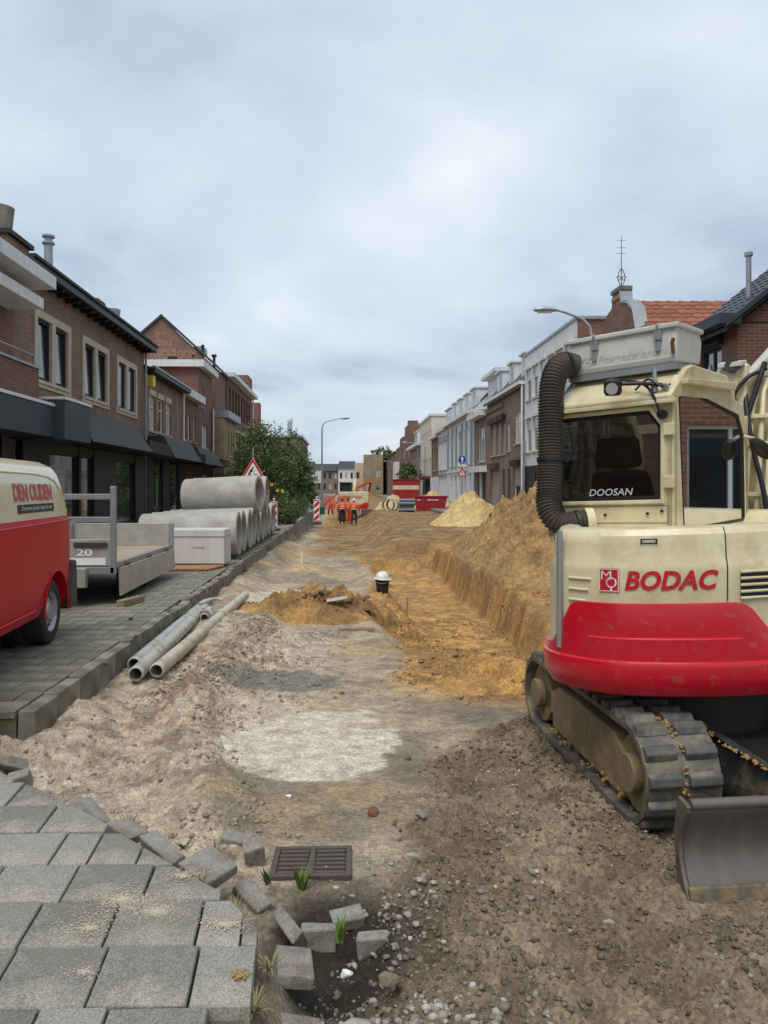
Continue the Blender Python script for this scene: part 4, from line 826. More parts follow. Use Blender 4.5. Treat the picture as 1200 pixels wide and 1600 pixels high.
part(r, T, 'cornice', M_white, (55.8, 70.3, 7.0, 7.22, -.3, .42)); part(r, T, 'string_course', M_white, (55.8, 70.2, 2.8, 2.98, .0, .1)); roof_gable(r, T, 55.82, 70.2, 7.22, 10.0, 9, M_rooftile, 0, M_greyw, .3)
for a in (57.0, 60.4, 63.8, 67.2): dormer(r, T, a, a + 2.2, 7.4, 8.9, -.35, n=2)
W11 = [(70.8 + i * 1.25, 71.6 + i * 1.25, 3.2, 5.9) for i in range(5)] + [(70.8 + i * 1.25, 71.6 + i * 1.25, .2, 2.6) for i in range(5)]
r, T = house('town_house', 'narrow blue white house with slim arched windows', 1, 70.2, 77.2, 6.9, M_greyw, W11)
for o in W11:
    w = window(r, T, o, M_whitew, nv=0, nh=1); c_ = (o[0] + o[1]) / 2; rr = (o[1] - o[0]) / 2
    MB().prism([(c_ + rr * 1.25 * math.cos(t), o[3] + .02 + rr * 1.25 * math.sin(t)) for t in np.linspace(0, math.pi, 9)], 0, .06, lambda p, q, t: T(p, q, t)).build('arch', M_zinc, w)
part(r, T, 'cornice', M_white, (70.2, 77.3, 6.9, 7.1, -.3, .35)); roof_gable(r, T, 70.22, 77.2, 7.2, 9.6, 9, M_rooftile, 0, M_greyw); dormer(r, T, 72, 76, 7.4, 9.0, -.6, n=3)
W12 = [(77.8 + i * 1.8, 79.0 + i * 1.8, 3.3, 5.6) for i in range(3)]
r, T = house('terrace_house', 'narrow red brick house between the blue white and the cream fronts', 1, 77.2, 83.4, 6.6, M_red2, W12)
for o in W12: window(r, T, o, M_stone, nv=0)
part(r, T, 'cornice', M_white, (77.2, 83.4, 6.6, 6.95, -.3, .4)); roof_gable(r, T, 77.22, 83.4, 6.9, 8.6, 9, M_rooftile, 0, M_red2); part(r, T, 'shop_front', M_greyw, (77.3, 83.3, -.1, 2.6, .01, .15))
W13 = [(84.2 + i * 2.3, 85.2 + i * 2.3, z, z + 1.6) for i in range(5) for z in (3.2, 6.3)]
r, T = house('cream_block', 'cream rendered flat roofed block with small square windows', 1, 83.4, 95.6, 9.3, M_cream_r, W13, cat='building')
for o in W13: window(r, T, o, M_stone, nv=0, sill=False)
part(r, T, 'roof_edge', M_white, (83.3, 95.7, 9.3, 9.55, -9, .15)); part(r, T, 'shop_awning', mat('maroon_awning', (.12, .02, .025), .7), (84, 92, 2.4, 2.75, 0, 1.3)); part(r, T, 'shop_front', M_dark, (84, 92, -.1, 2.35, .01, .06))
W14 = [(96.5 + i * 2.4, 97.9 + i * 2.4, 3.3, 5.6) for i in range(6)]
r, T = house('terrace_house', 'brown brick house with white attic front beyond the cream block', 1, 95.6, 111.5, 6.8, M_tanb, W14)
for o in W14: window(r, T, o, M_whitew, nv=1)
part(r, T, 'cornice', M_white, (95.6, 111.5, 6.8, 7.2, -.3, .5)); roof_gable(r, T, 95.62, 111.5, 7.1, 9.8, 9, M_rooftile, 0, M_tanb); dormer(r, T, 97, 103, 7.3, 9.2, -.5, n=3); dormer(r, T, 105, 110, 7.3, 9.2, -.5, n=2)
W15 = [(113.5 + i * 3.2, 115.0 + i * 3.2, z, z + 1.9) for i in range(9) for z in (3.2, 6.0)]
r, T = house('brick_block', 'dark red brick block with stepped parapets far down the street', 1, 111.5, 142, 8.6, M_red, W15, cat='building')
for i, o in enumerate(W15): MB().add([T(o[0], o[2], -.06), T(o[1], o[2], -.06), T(o[1], o[3], -.06), T(o[0], o[3], -.06)], [(0, 1, 2, 3)]).build('window', M_curt if i % 3 else M_pane, r)
part(r, T, 'parapet', M_red, (111.5, 121, 8.6, 10.9, -8, .02), (124, 132, 8.6, 9.8, -8, .02)); part(r, T, 'bay', M_white, (133, 138, 3, 6, 0, .8)); part(r, T, 'chimney', M_red, (120, 122, 10, 12, -2, -.5))
W16 = [(145 + i * 4, 147 + i * 4, z, z + 1.9) for i in range(12) for z in (3.2, 6.0)]
r, T = house('brick_block', 'last brown brick row closing the view on the right', 1, 142, 196, 8.2, M_brown, W16, cat='building')
for i, o in enumerate(W16): MB().add([T(o[0], o[2], -.06), T(o[1], o[2], -.06), T(o[1], o[3], -.06), T(o[0], o[3], -.06)], [(0, 1, 2, 3)]).build('window', M_curt if i % 3 else M_pane, r)
roof_gable(r, T, 142, 196, 8.2, 11.0, 9, M_rooftile, 0, M_brown)
# ---- buildings that close the street
def block(name, label, x0, x1, y, z1, m, nx, nz, roof=None, depth=12):
    cx = (x0 + x1) / 2; root = empty(name, (cx, y, -.3), 0, label, 'building', 'buildings closing the far end of the street'); T = lambda s, z, o: (s - cx, -o, z + .3)
    ops = []; 
    for i in range(nx):
        for j in range(nz):
            a = x0 + (x1 - x0) * (i + .28) / nx; b = x0 + (x1 - x0) * (i + .72) / nx; ops.append((a, b, 1.0 + j * 2.9, 2.6 + j * 2.9))
    mb = MB(); facade(mb, T, x0, x1, -.3, z1, ops)
    for s in (x0, x1): mb.add([T(s, -.3, 0), T(s, z1, 0), T(s, z1, -depth), T(s, -.3, -depth)], [(0, 1, 2, 3)])
    mb.add([T(x0, z1, 0), T(x1, z1, 0), T(x1, z1, -depth), T(x0, z1, -depth)], [(0, 1, 2, 3)]); mb.build('wall', m, root)
    for i, o in enumerate(ops): MB().add([T(o[0], o[2], -.08), T(o[1], o[2], -.08), T(o[1], o[3], -.08), T(o[0], o[3], -.08)], [(0, 1, 2, 3)]).build('window', M_pane if i % 3 else M_curt, root)
    if roof: mb = MB(); mb.hexa([T(x0 - .3, z1, .4), T(x1 + .3, z1, .4), T(x1 + .3, z1, -depth), T(x0 - .3, z1, -depth), T(x0, z1 + 2, -4), T(x1, z1 + 2, -4), T(x1, z1 + 2, -depth + 4), T(x0, z1 + 2, -depth + 4)]); mb.build('roof', roof, root)
    return root, T
M_ochw = mat('hazed_ochre_render', (.55, .45, .30), .8, (.48, .39, .26), .5)  # ochre paled in the base colour, standing in for haze at the street end
block('far_block', 'distant brick building with a dark roof left of the white fronted block', -19.5, -12.2, 205, 6.0, M_tanb, 5, 2, M_rooftile)
block('far_block', 'distant block with white balconies at the end of the street', -12.0, -7.8, 202, 6.6, M_white, 3, 2, M_rooftile)
block('far_block', 'distant ochre rendered block with a pale round wall emblem', -7.6, -2.4, 198, 7.9, M_ochw, 3, 2)
block('far_block', 'distant ochre block with an emblem free wall behind the far excavator', -2.3, 2.0, 200, 7.6, M_ochw, 3, 2)
rt, T = block('corner_block', 'far corner block with yellow side wall and pale balconies', -4.6, -.2, 172, 8.9, M_yel, 2, 2, depth=20)
block('far_block', 'long dull brick block far behind the tree', -60, -20, 215, 7.0, M_tanb, 14, 2, M_rooftile)
block('far_block', 'long grey block hidden behind the houses at the far end', 3, 40, 230, 7.0, M_greyw, 10, 2, M_rooftile)
# near houses beside the camera, seen mirrored in the windows
WN_ = [(s, s + 1.5, z, z + 1.7) for s in (2.5, 5.5, 8.5, 11.5) for z in (.8, 3.9)]
r, T = house('brick_house', 'red brick house mirrored in the side glass of the excavator cab', 1, 1.0, 15.6, 6.6, M_red2, WN_)
for o in WN_: window(r, T, o, M_greyw, nv=1, pane=M_pane)
roof_gable(r, T, 1.0, 15.6, 6.6, 9.6, 9, M_rooftile, 0, None)
r, T = house('apartment_building', 'plain red brick block adjoining the balcony building', -1, -6, 11.4, 6.5, M_red, [], cat='building')
# ------------------------------------------------------------------ near excavator
EC = Vector((2.02, 5.12, -.28))
def blob(mb, p, r_, fl=.8):
    for_v = [(0, 0, 1)] + [(.89 * math.cos(q * 1.2566), .89 * math.sin(q * 1.2566), .45) for q in range(5)] + [(.89 * math.cos(q * 1.2566 + .63), .89 * math.sin(q * 1.2566 + .63), -.45) for q in range(5)] + [(0, 0, -1)]
    vs = [p + Vector(v) * r_ * rng.uniform(.6, 1.25) for v in for_v]; vs = [Vector((v.x, v.y, p.z + (v.z - p.z) * fl)) for v in vs]
    mb.add(vs, [(0, 1 + k, 1 + (k + 1) % 5) for k in range(5)] + [(1 + k, 6 + k, 1 + (k + 1) % 5) for k in range(5)] + [(1 + (k + 1) % 5, 6 + k, 6 + (k + 1) % 5) for k in range(5)] + [(11, 6 + (k + 1) % 5, 6 + k) for k in range(5)])
ex = empty('excavator', EC, 0, 'cream and red tracked excavator with BODAC lettering, standing at the trench edge', 'excavator')
def eb(mb, name, m, parent=None, **k):
    o = mb.build(name, m, parent or ex, **k)
    if parent is None: o.location = -EC
    return o
TILT = lambda p: (p[0], p[1], p[2] + .045 * (p[0] - 1.75))
# --- tracks
TO = Vector((1.332, 3.86, 0)); TA = Vector((.9944, .1055, 0)); TB = Vector((-.1055, .9944, 0)); GZ = -.312
def TP(a, b, z): return TO + TA * a + TB * b + Vector((0, 0, z))
def loop_pts(n_end, c0=.28, c1=1.91, r=.262, rz=.282):
    pts = []
    for i in range(n_end + 1):
        t = math.pi / 2 + math.pi * i / n_end; pts.append((c0 + r * math.cos(t), GZ + rz + r * math.sin(t)))
    for i in range(n_end + 1):
        t = -math.pi / 2 + math.pi * i / n_end; pts.append((c1 + r * math.cos(t), GZ + rz + r * math.sin(t)))
    return pts
lug = None
for side, a0 in enumerate((0.0, 1.42)):
    tr = MB(); n = 14; outer = loop_pts(n); inner = loop_pts(n, r=.229)
    m_ = len(outer); vs = []
    for a in (a0, a0 + .40):
        vs += [TP(a, *p) for p in outer]; vs += [TP(a, *p) for p in inner]
    fs = []
    for i in range(m_):
        j = (i + 1) % m_; A, B, C, D = 0, m_, 2 * m_, 3 * m_
        fs += [(A + i, A + j, C + j, C + i), (B + i, B + j, D + j, D + i), (A + i, A + j, B + j, B + i), (C + i, C + j, D + j, D + i)]
    tr.add(vs, fs); tk = eb(tr, 'track', M_track, smooth=35)
    # lugs round the loop
    def along(d, c0=.28, c1=1.91, r=.262):
        L = c1 - c0; H = math.pi * r; P = 2 * (L + H); d %= P
        if d < L: return (c0 + d, GZ + .282 + r, 0, 1)
        d -= L
        if d < H: t = math.pi / 2 - d / r; return (c1 + r * math.cos(t), GZ + .282 + r * math.sin(t), math.cos(t), math.sin(t))
        d -= H
        if d < L: return (c1 - d, GZ + .282 - r, 0, -1)
        d -= L; t = -math.pi / 2 - d / r; return (c0 + r * math.cos(t), GZ + .282 + r * math.sin(t), math.cos(t), math.sin(t))
    per = 2 * (1.63 + math.pi * .262); nl = 35
    if lug is None:
        lm = MB(); lm.hexa([(-.088, -.050, -.004), (.088, -.042, -.004), (.088, .046, -.004), (-.088, .040, -.004), (-.084, -.026, .034), (.086, -.020, .034), (.086, .026, .034), (-.084, .020, .034)])
        lug = lm.build('tread_lug', M_track, tk, bevel=.008)
        firstlug = True
    for k in range(nl):
        b, z, nb, nz = along((k + .35) * per / nl)
        nrm = TB * nb + Vector((0, 0, nz)); tang = nrm.cross(TA)
        if side == 1 and z < GZ + .2 and b > .3: continue
        for aa in (.092, .308):
            o = lug if firstlug else inst(lug, 'tread_lug', tk); firstlug = False
            s_ = 1 if aa < .2 else -1
            M4 = Matrix((TA * s_, tang * -s_ if False else nrm.cross(TA * s_), nrm)).transposed().to_4x4()
            o.parent = tk; o.matrix_local = Matrix.Translation(TP(a0 + aa, b, z)) @ M4
    fr = MB(); T_ = lambda p, q, t: TP(a0 + t, p, GZ + q)
    fr.prism([(.40, .09), (1.62, .11), (1.62, .36), (1.50, .42), (.55, .42), (.40, .34)], .04, .36, T_)
    fr.prism([(1.58, .17), (1.90, .20), (1.90, .34), (1.58, .34)], .06, .34, T_)
    f_ = eb(fr, 'track_frame', M_mudsteel, bevel=.012)
    for (b, r_, nm) in ((1.91, .205, 'idler'), (.28, .205, 'sprocket')):
        w = MB(); w.cyl(TP(a0 + .06, b, GZ + .275), TP(a0 + .34, b, GZ + .275), r_, n=24); w.cyl(TP(a0 + .0, b, GZ + .275), TP(a0 + .06, b, GZ + .275), .105, n=20); eb(w, nm, M_mudsteel, smooth=40, bevel=.006)
    for b in (.62, .92, 1.22, 1.50):
        w = MB(); w.cyl(TP(a0 + .07, b, GZ + .11), TP(a0 + .33, b, GZ + .11), .07, n=16); eb(w, 'roller', M_mudsteel, smooth=40)
    if side == 0:
        cm = MB()
        for k in range(38):
            b = rng.choice((.45, .7, .95, 1.3, 1.55)) + rng.gauss(0, .07); p = TP(rng.uniform(-.01, .06), b, GZ + .075 + rng.uniform(0, .05)); r_ = rng.uniform(.007, .022)
            blob(cm, p, r_)
        for k in range(100):   # ochre mud packed between the pads
            b, z, nb, nz = along(per * rng.uniform(.70, 1.02)); p = TP(a0 + .2 + rng.uniform(-.016, .016), b + nb * .012, z + nz * .012); r_ = rng.uniform(.006, .014)
            blob(cm, p, r_)
        o = eb(cm, 'mud_clods', M_ochre); o['kind'] = 'stuff'
ch = MB(); ch.prism([(.42, .10), (1.70, .10), (1.62, .36), (.50, .36)], .40, 1.42, lambda p, q, t: TP(t, p, GZ + q)); ch.cyl(Vector((2.02, 5.0, .04)), Vector((2.02, 5.0, .36)), .46, n=28)
eb(ch, 'undercarriage', mat('dark_muddy_steel', (.035, .030, .025), .8, (.06, .048, .034), 4, bump=.004), bevel=.01, smooth=40)
# --- blade
bl = MB(); n = 14; prof_f = []; prof_b = []
for i in range(n + 1):
    z = -.315 + .415 * i / n; b = -.505 + .085 * math.sin(math.pi * min(1, i / n * 1.06)) + .02 * i / n
    prof_f.append((b, z)); prof_b.append((b + .028, z))
bl.prism(prof_f + prof_b[::-1], -.03, 1.90, lambda p, q, t: TP(t, p, q))
bl.tube([TP(-.03, -.468, .10), TP(1.9, -.468, .10)], .026, 10)
blade = eb(bl, 'dozer_blade', M_blade, smooth=40)
mb = MB(); mb.prism([(p[0] - .004, p[1]) for p in prof_f] + [(-.40, .115), (-.36, -.06), (-.40, -.30)][0:3], -.055, -.032, lambda p, q, t: TP(t, p, q)); mb.build('end_plate', M_blade, blade, bevel=.006)
mb = MB(); mb.hexa([TP(-.05, -.522, -.322), TP(1.92, -.522, -.322), TP(1.92, -.495, -.322), TP(-.05, -.495, -.322), TP(-.05, -.506, -.25), TP(1.92, -.506, -.25), TP(1.92, -.486, -.25), TP(-.05, -.486, -.25)]); mb.build('cutting_edge', mat('ochre_smeared_edge', (.13, .11, .09), .7, (.085, .075, .065), 9, bump=.003, dirt=(.42, .28, .08), dscale=4, damt=.55), blade, bevel=.006)
mb = MB(); mb.prism([(-.46, -.22), (-.46, .02), (.55, .16), (.95, .14), (.95, -.12), (.5, -.14)], .50, .56, lambda p, q, t: TP(t + .25 * max(0, -p + .2), p, q)); mb.prism([(-.46, -.22), (-.46, .02), (.55, .16), (.95, .14), (.95, -.12), (.5, -.14)], 1.26, 1.32, lambda p, q, t: TP(t - .2 * max(0, -p + .2), p, q))
eb(mb, 'blade_arm', mat('dark_blue_steel', (.020, .030, .040), .55, (.05, .05, .045), 6, dirt=(.20, .15, .08), dscale=6, damt=.3), bevel=.006)
cm = MB()
for k in range(90):
    t = rng.choice((.1, .3, .5, .62, .9)) + rng.gauss(0, .06); b = -.46 + t * 1.0; p = TP(.53 + .25 * max(0, -b + .2) + rng.uniform(-.02, .02), b, .03 + .13 * t); r_ = rng.uniform(.005, .014)
    blob(cm, p, r_)
o = eb(cm, 'mud_clods', M_ochre); o['kind'] = 'stuff'
# --- upper body: outline in plan
ctrl = [(1.18, 5.38), (1.02, 4.90), (.965, 4.62), (1.055, 4.40), (1.26, 4.20), (1.62, 4.085), (2.03, 4.06), (2.5, 4.17), (2.87, 4.47), (3.07, 4.92), (3.07, 5.42), (2.86, 5.86), (2.48, 6.12), (1.95, 6.14), (1.47, 5.86)]
def crom(P, k=14):
    out = []; n = len(P)
    for i in range(n):
        p0, p1, p2, p3 = (np.array(P[(i + d) % n]) for d in (-1, 0, 1, 2))
        for j in range(k):
            t = j / k; out.append(.5 * ((2 * p1) + (-p0 + p2) * t + (2 * p0 - 5 * p1 + 4 * p2 - p3) * t * t + (-p0 + 3 * p1 - 3 * p2 + p3) * t ** 3))
    return np.array(out)
OL = crom(ctrl); NO = len(OL); tg = np.roll(OL, -1, 0) - np.roll(OL, 1, 0); tg /= np.linalg.norm(tg, axis=1)[:, None]; NRM = np.stack([tg[:, 1], -tg[:, 0]], 1)
if np.sum(NRM[:, 0] * (OL[:, 0] - 2.02) + NRM[:, 1] * (OL[:, 1] - 5.12)) < 0: NRM = -NRM
def sidepx(i):   # bearing of an outline point along the rear, used to place trim
    return OL[i, 0] / OL[i, 1] * 1200 + 600
zb = np.array([np.interp(sidepx(i), [836, 846, 856, 884, 898, 1160, 1178, 1225, 1245, 1600], [.60, .60, .64, .865, .885, .885, .865, .67, .62, .62]) if 14 <= i <= 8 * 14 else .62 for i in range(NO)])
def OP(i, off, z):
    i = i % NO; k = int(i); f = i - k; j = (k + 1) % NO
    p = OL[k] * (1 - f) + OL[j] * f; nn = NRM[k] * (1 - f) + NRM[j] * f
    return TILT((p[0] + nn[0] * off, p[1] + nn[1] * off, z))
def skin_rows(rows, cap_top=False, cap_bot=False):
    mb = MB(); vs = []
    for rfn in rows:
        for i in range(NO): off, z = rfn(i); vs.append(OP(i, off, z))
    nrw = len(rows); fs = [(r * NO + i, r * NO + (i + 1) % NO, (r + 1) * NO + (i + 1) % NO, (r + 1) * NO + i) for r in range(nrw - 1) for i in range(NO)]
    if cap_top: fs.append(tuple((nrw - 1) * NO + i for i in range(NO)))
    if cap_bot: fs.append(tuple(range(NO - 1, -1, -1)))
    return mb.add(vs, fs)
def trap(i):  # recessed trapezoid on the counterweight
    q = sidepx(i) if 14 <= i <= 8 * 14 else 0
    return float(np.interp(q, [890, 912, 1165, 1195], [0, 1, 1, 0]))
rr = [lambda i: (-.20, .355), lambda i: (-.10, .362), lambda i: (-.055, .38), lambda i: (-.028, .42), lambda i: (-.014, .47), lambda i: (-.008, .548), lambda i: (-.012, .562), lambda i: (-.026, .570),
      lambda i: (-.026, min(.575 + .11 * trap(i) + .004, zb[i] - .02)), lambda i: (-.026 - .012 * trap(i), min(.575 + .11 * trap(i) + .012, zb[i] - .015)),
      lambda i: (-.034, zb[i] - .02), lambda i: (-.038, zb[i] - .004), lambda i: (-.06, zb[i])]
eb(skin_rows(rr, cap_bot=True), 'counterweight', M_mred, smooth=22)
cr = [lambda i: (-.052, zb[i] - .01), lambda i: (-.050, zb[i] + .015), lambda i: (-.048, max(1.055, zb[i] + .03)), lambda i: (-.052, 1.09), lambda i: (-.070, 1.125), lambda i: (-.074, 1.20), lambda i: (-.085, 1.25), lambda i: (-.11, 1.282), lambda i: (-.16, 1.295), lambda i: (-.22, 1.285), lambda i: (-.32, 1.20)]
hood = eb(skin_rows(cr, cap_top=True), 'engine_hood', M_cream, smooth=25)
def ix(px_):  # outline index for a bearing
    return min((abs(sidepx(i) - px_), i) for i in range(20, 8 * 14))[1]
def fine_ix(px_):
    i = ix(px_); lo = i - 1
    for k in range(40):
        a = lo + k * .05; 
        p = OP(a, 0, 0)
        if p[0] / p[1] * 1200 + 600 >= px_: return a
    return i
# lettering on the hood follows its curve
xs_i = np.arange(28, 112, .25); arc = np.cumsum([0] + [math.dist(OP(a, -.045, 0)[:2], OP(b, -.045, 0)[:2]) for a, b in zip(xs_i[:-1], xs_i[1:])])
def arc_of(px_): return float(np.interp(fine_ix(px_), xs_i, arc))
def on_hood(s0, z0, lift=.004):
    def f(x, y): return OP(float(np.interp(s0 + x, arc, xs_i)), -.047 + lift, z0 + y)
    return f
s0 = arc_of(974); wdt = arc_of(1127) - s0
mb = MB(); add_text(mb, on_hood(s0, .955), 'BODAC', width=wdt, height=.107, shear=.22, bold=.035); eb(mb, 'lettering', M_mred)['label'] = 'bold red slanted lettering BODAC on cream hood'
q0 = arc_of(930); q1 = arc_of(965)
mb = MB(); f = on_hood(q0, .945, .003); nn = 6; wq = q1 - q0
mb.add([f(wq * i / nn, y) for y in (0, .13) for i in range(nn + 1)], [(i, i + 1, nn + 2 + i, nn + 1 + i) for i in range(nn)]); eb(mb, 'emblem', M_mred)
f = on_hood(q0, .945, .006); mb = MB(); add_text(mb, lambda x, y: f(wq * .12 + x, .068 + y), 'M', width=wq * .5, height=.048, bold=-.01)
mb.ring([(wq * .62 + .030 * math.cos(t), .052 + .030 * math.sin(t)) for t in np.linspace(0, 6.28, 17)[:-1]], [(wq * .62 + .022 * math.cos(t), .052 + .022 * math.sin(t)) for t in np.linspace(0, 6.28, 17)[:-1]], lambda a, b, t: f(a, b), 0, 0)
mb.add([f(wq * .58, .004), f(wq * .66, .004), f(wq * .66, .030), f(wq * .58, .030)], [(0, 1, 2, 3)])
for (a, b, c, d) in ((.02, .06, .02, .98), (.94, .98, .02, .98), (.06, .94, .02, .05), (.06, .94, .95, .98)): mb.add([f(wq * a, .13 * c), f(wq * b, .13 * c), f(wq * b, .13 * d), f(wq * a, .13 * d)], [(0, 1, 2, 3)])
eb(mb, 'emblem_mark', M_signwhite)
sx = fine_ix(1141); mb = MB()
for (za, zc) in ((.89, 1.08), (1.08, 1.13), (1.13, 1.24), (1.24, 1.285)):
    oa = {.89: -.046, 1.08: -.046, 1.13: -.066, 1.24: -.078}[za]; ob = {1.08: -.046, 1.13: -.066, 1.24: -.078, 1.285: -.108}[zc]
    mb.add([OP(sx, oa, za), OP(sx + .22, oa, za), OP(sx + .22, ob, zc), OP(sx, ob, zc)], [(0, 1, 2, 3)])
eb(mb, 'panel_gap', M_black)
for k in range(6):   # vent ribs at the hood corner
    z = .70 + k * .062; a, b = fine_ix(880), fine_ix(894 + k * 4.4); mb = MB(); mb.tube([OP(a + (b - a) * t / 5, -.046, z) for t in range(6)], .008, 6); eb(mb, 'vent_rib', M_cream, smooth=60)
a = fine_ix(1163); mb = MB(); ids = [a + t * 1.2 for t in range(14)]
zlo = lambda t: max(.88, .92 - 0 * t)
mb.add([OP(q, -.043, .90) for q in ids] + [OP(q, -.043, 1.05) for q in ids], [(i, i + 1, 15 + i, 14 + i) for i in range(13)]); eb(mb, 'grille_opening', M_black)
for z in (.905, .94, .975, 1.01, 1.045): mb = MB(); mb.tube([OP(q, -.040, z) for q in ids], .0085, 6); eb(mb, 'grille_bar', M_cream, smooth=60)
mb = MB(); mb.tube([OP(fine_ix(868), -.03, z) for z in (.60, 1.28)], .018, 8); eb(mb, 'drain_post', M_zinc, smooth=60)
# --- cab
Hd = Vector((math.sin(R(42)), math.cos(R(42)), 0)); Rt = Vector((math.cos(R(42)), -math.sin(R(42)), 0)); RR = Vector((1.755, 4.655, 0)); CW = .86; CL = 1.42
def CP(a, b, z): return TILT(RR + Rt * (a - CW) + Hd * b + Vector((0, 0, z)))     # a across 0..CW, b forwards, z
ZB, ZT = 1.19, 2.09
rear = MB()
o_ = [(0, ZB), (CW, ZB), (CW, ZT), (CW - .001, ZT + .001), (0, ZT)]; i_ = [(.05, 1.43), (CW - .075, 1.43), (CW - .075, 1.885), (CW - .15, 1.985), (.05, 1.985)]
rear.ring(o_, i_, lambda p, q, t: CP(p, t, q), .0, .05); cabb = eb(rear, 'cab_rear', M_cream, bevel=.008)
mb = MB(); mb.ring([(.025, 1.405), (CW - .05, 1.405), (CW - .05, 1.895), (CW - .14, 2.01), (.025, 2.01)], i_, lambda p, q, t: CP(p, t, q), -.018, .004); eb(mb, 'rear_window_frame', M_cream, bevel=.005)
mb = MB(); mb.ring([(p[0] + (.0), p[1]) for p in i_], [(.075, 1.455), (CW - .10, 1.455), (CW - .10, 1.875), (CW - .165, 1.96), (.075, 1.96)], lambda p, q, t: CP(p, t, q), .008, .02); eb(mb, 'window_rubber', M_black)
mb = MB(); mb.add([CP(p, .014, q) for p, q in i_], [tuple(range(5))]); eb(mb, 'rear_pane', M_gcab)
mb = MB(); add_text(mb, lambda x, y: CP(.30 + x, .010, 1.462 + y), 'DOOSAN', width=.30, height=.045, shear=.2, bold=.01); eb(mb, 'window_lettering', mat('sticker_grey', (.55, .56, .58), .5))
# sides, front, roof
so = [(0.0, ZB), (CL + .02, ZB), (CL - .02, 1.90), (CL - .12, 2.07), (.12, 2.20), (.0, 2.10)]; si = [(.17, ZB + .025), (CL - .05, ZB + .025), (CL - .085, 1.85), (CL - .20, 1.99), (.20, 2.12), (.085, 2.06)]
for (a0_, a1_, nm) in ((CW - .05, CW, 'cab_side'), (0, .05, 'cab_side')):
    mb = MB(); mb.ring(so, si, lambda p, q, t: CP(t, p, q), a0_, a1_); eb(mb, nm, M_cream, bevel=.008)
    mb = MB(); am = (a0_ + a1_) / 2 + (.012 if a0_ > .3 else -.012); mb.add([CP(am, p, q) for p, q in si], [tuple(range(6))]); eb(mb, 'side_pane', M_gside if a0_ > .3 else M_gcab)
mb = MB(); mb.ring([(p, q) for p, q in si], [(p * .96 + .03, q + (.02 if q < 1.4 else -.02)) for p, q in si], lambda p, q, t: CP(t, p, q), CW - .012, CW - .004); eb(mb, 'window_rubber', M_black)
mb = MB(); mb.ring([(0, ZB), (CW, ZB), (CW, 1.99), (0, 1.99)], [(.06, ZB + .05), (CW - .06, ZB + .05), (CW - .06, 1.92), (.06, 1.92)], lambda p, q, t: CP(p, t, q), CL - .04, CL); eb(mb, 'cab_front', M_cream)
mb = MB()   # roof: sloping rear visor then flat top
prof = [(-.05, ZT - .055), (-.055, ZT - .025), (.20, 2.245), (.30, 2.275), (.95, 2.255), (1.12, 2.16), (1.12, 2.07), (.2, 2.07)]
mb.prism(prof, .01, CW + .005, lambda p, q, t: CP(t, p, q)); eb(mb, 'cab_roof', M_cream, bevel=.012, smooth=30)
mb = MB(); mb.prism([(-.06, ZT - .075), (-.06, ZT - .05), (.0, ZT - .045), (.0, ZT - .075)], .0, CW + .03, lambda p, q, t: CP(t, p, q)); eb(mb, 'roof_lip', M_cream, bevel=.004)
mb = MB(); mb.prism([(.10, 2.135), (.10, 2.165), (1.0, 2.20), (1.0, 2.15)], CW + .006, CW + .05, lambda p, q, t: CP(t, p, q)); eb(mb, 'roof_rail', M_cream, bevel=.004)
mb = MB(); mb.box(.02, CW - .02, .05, CL - .02, ZB - .02, ZB + .01, 0, lambda a, b, z: CP(a, b, z)); eb(mb, 'cab_floor', M_black)
mb = MB()   # seat
mb.hexa([CP(.20, .22, 1.28), CP(.66, .22, 1.28), CP(.66, .36, 1.28), CP(.20, .36, 1.28), CP(.24, .12, 1.62), CP(.62, .12, 1.62), CP(.62, .24, 1.62), CP(.24, .24, 1.62)])
seat = eb(mb, 'seat', M_dgrey, bevel=.05, seg=4); mb = MB(); mb.hexa([CP(.27, .12, 1.64), CP(.59, .12, 1.64), CP(.59, .22, 1.64), CP(.27, .22, 1.64), CP(.29, .10, 1.84), CP(.57, .10, 1.84), CP(.57, .19, 1.84), CP(.29, .19, 1.84)]); eb(mb, 'headrest', M_dgrey, bevel=.04, seg=4)
mb = MB(); mb.tube([CP(.12, .95, 1.3), CP(.12, .93, 1.62), CP(.14, .90, 1.74), CP(.22, .9, 1.76)], .014, 8); mb.tube([CP(.16, .6, 1.29), CP(.17, .55, 1.55)], .02, 8); mb.tube([CP(.72, .6, 1.29), CP(.71, .55, 1.55)], .02, 8); eb(mb, 'control_levers', M_black, smooth=50)
for (b0, z0, w_, h_) in ((.30, 1.32, .09, .12), (.42, 1.31, .08, .13), (.60, 1.34, .06, .09)):
    mb = MB(); mb.add([CP(CW - .022, b0, z0), CP(CW - .022, b0 + w_, z0), CP(CW - .022, b0 + w_, z0 + h_), CP(CW - .022, b0, z0 + h_)], [(0, 1, 2, 3)]); eb(mb, 'paper_notice', M_signwhite)
for z in (1.50, 1.82):
    mb = MB(); mb.box(CW - .055, CW + .012, -.03, .004, z, z + .075, 0, CP); eb(mb, 'hinge', M_cream, bevel=.006)
mb = MB(); mb.cyl(CP(.36, .02, 1.29), CP(.36, .02, 1.32), .045, n=14) 
mb = MB(); mb.cyl(CP(.33, -.08, 1.22), CP(.33, -.08, 1.315), .05, n=16); mb.cyl(CP(.33, -.08, 1.315), CP(.33, -.08, 1.34), .03, n=16); eb(mb, 'filler_cap', mat('orange_cap', (.42, .10, .03), .6, (.30, .07, .03), 20), smooth=40, bevel=.006)
for (a, z) in ((.12, 1.345), (.42, 1.34), (.70, 1.345), (.79, 1.36)):
    mb = MB(); mb.cyl(CP(a, -.012, z), CP(a, .004, z), .009, n=8); eb(mb, 'bolt', M_black)
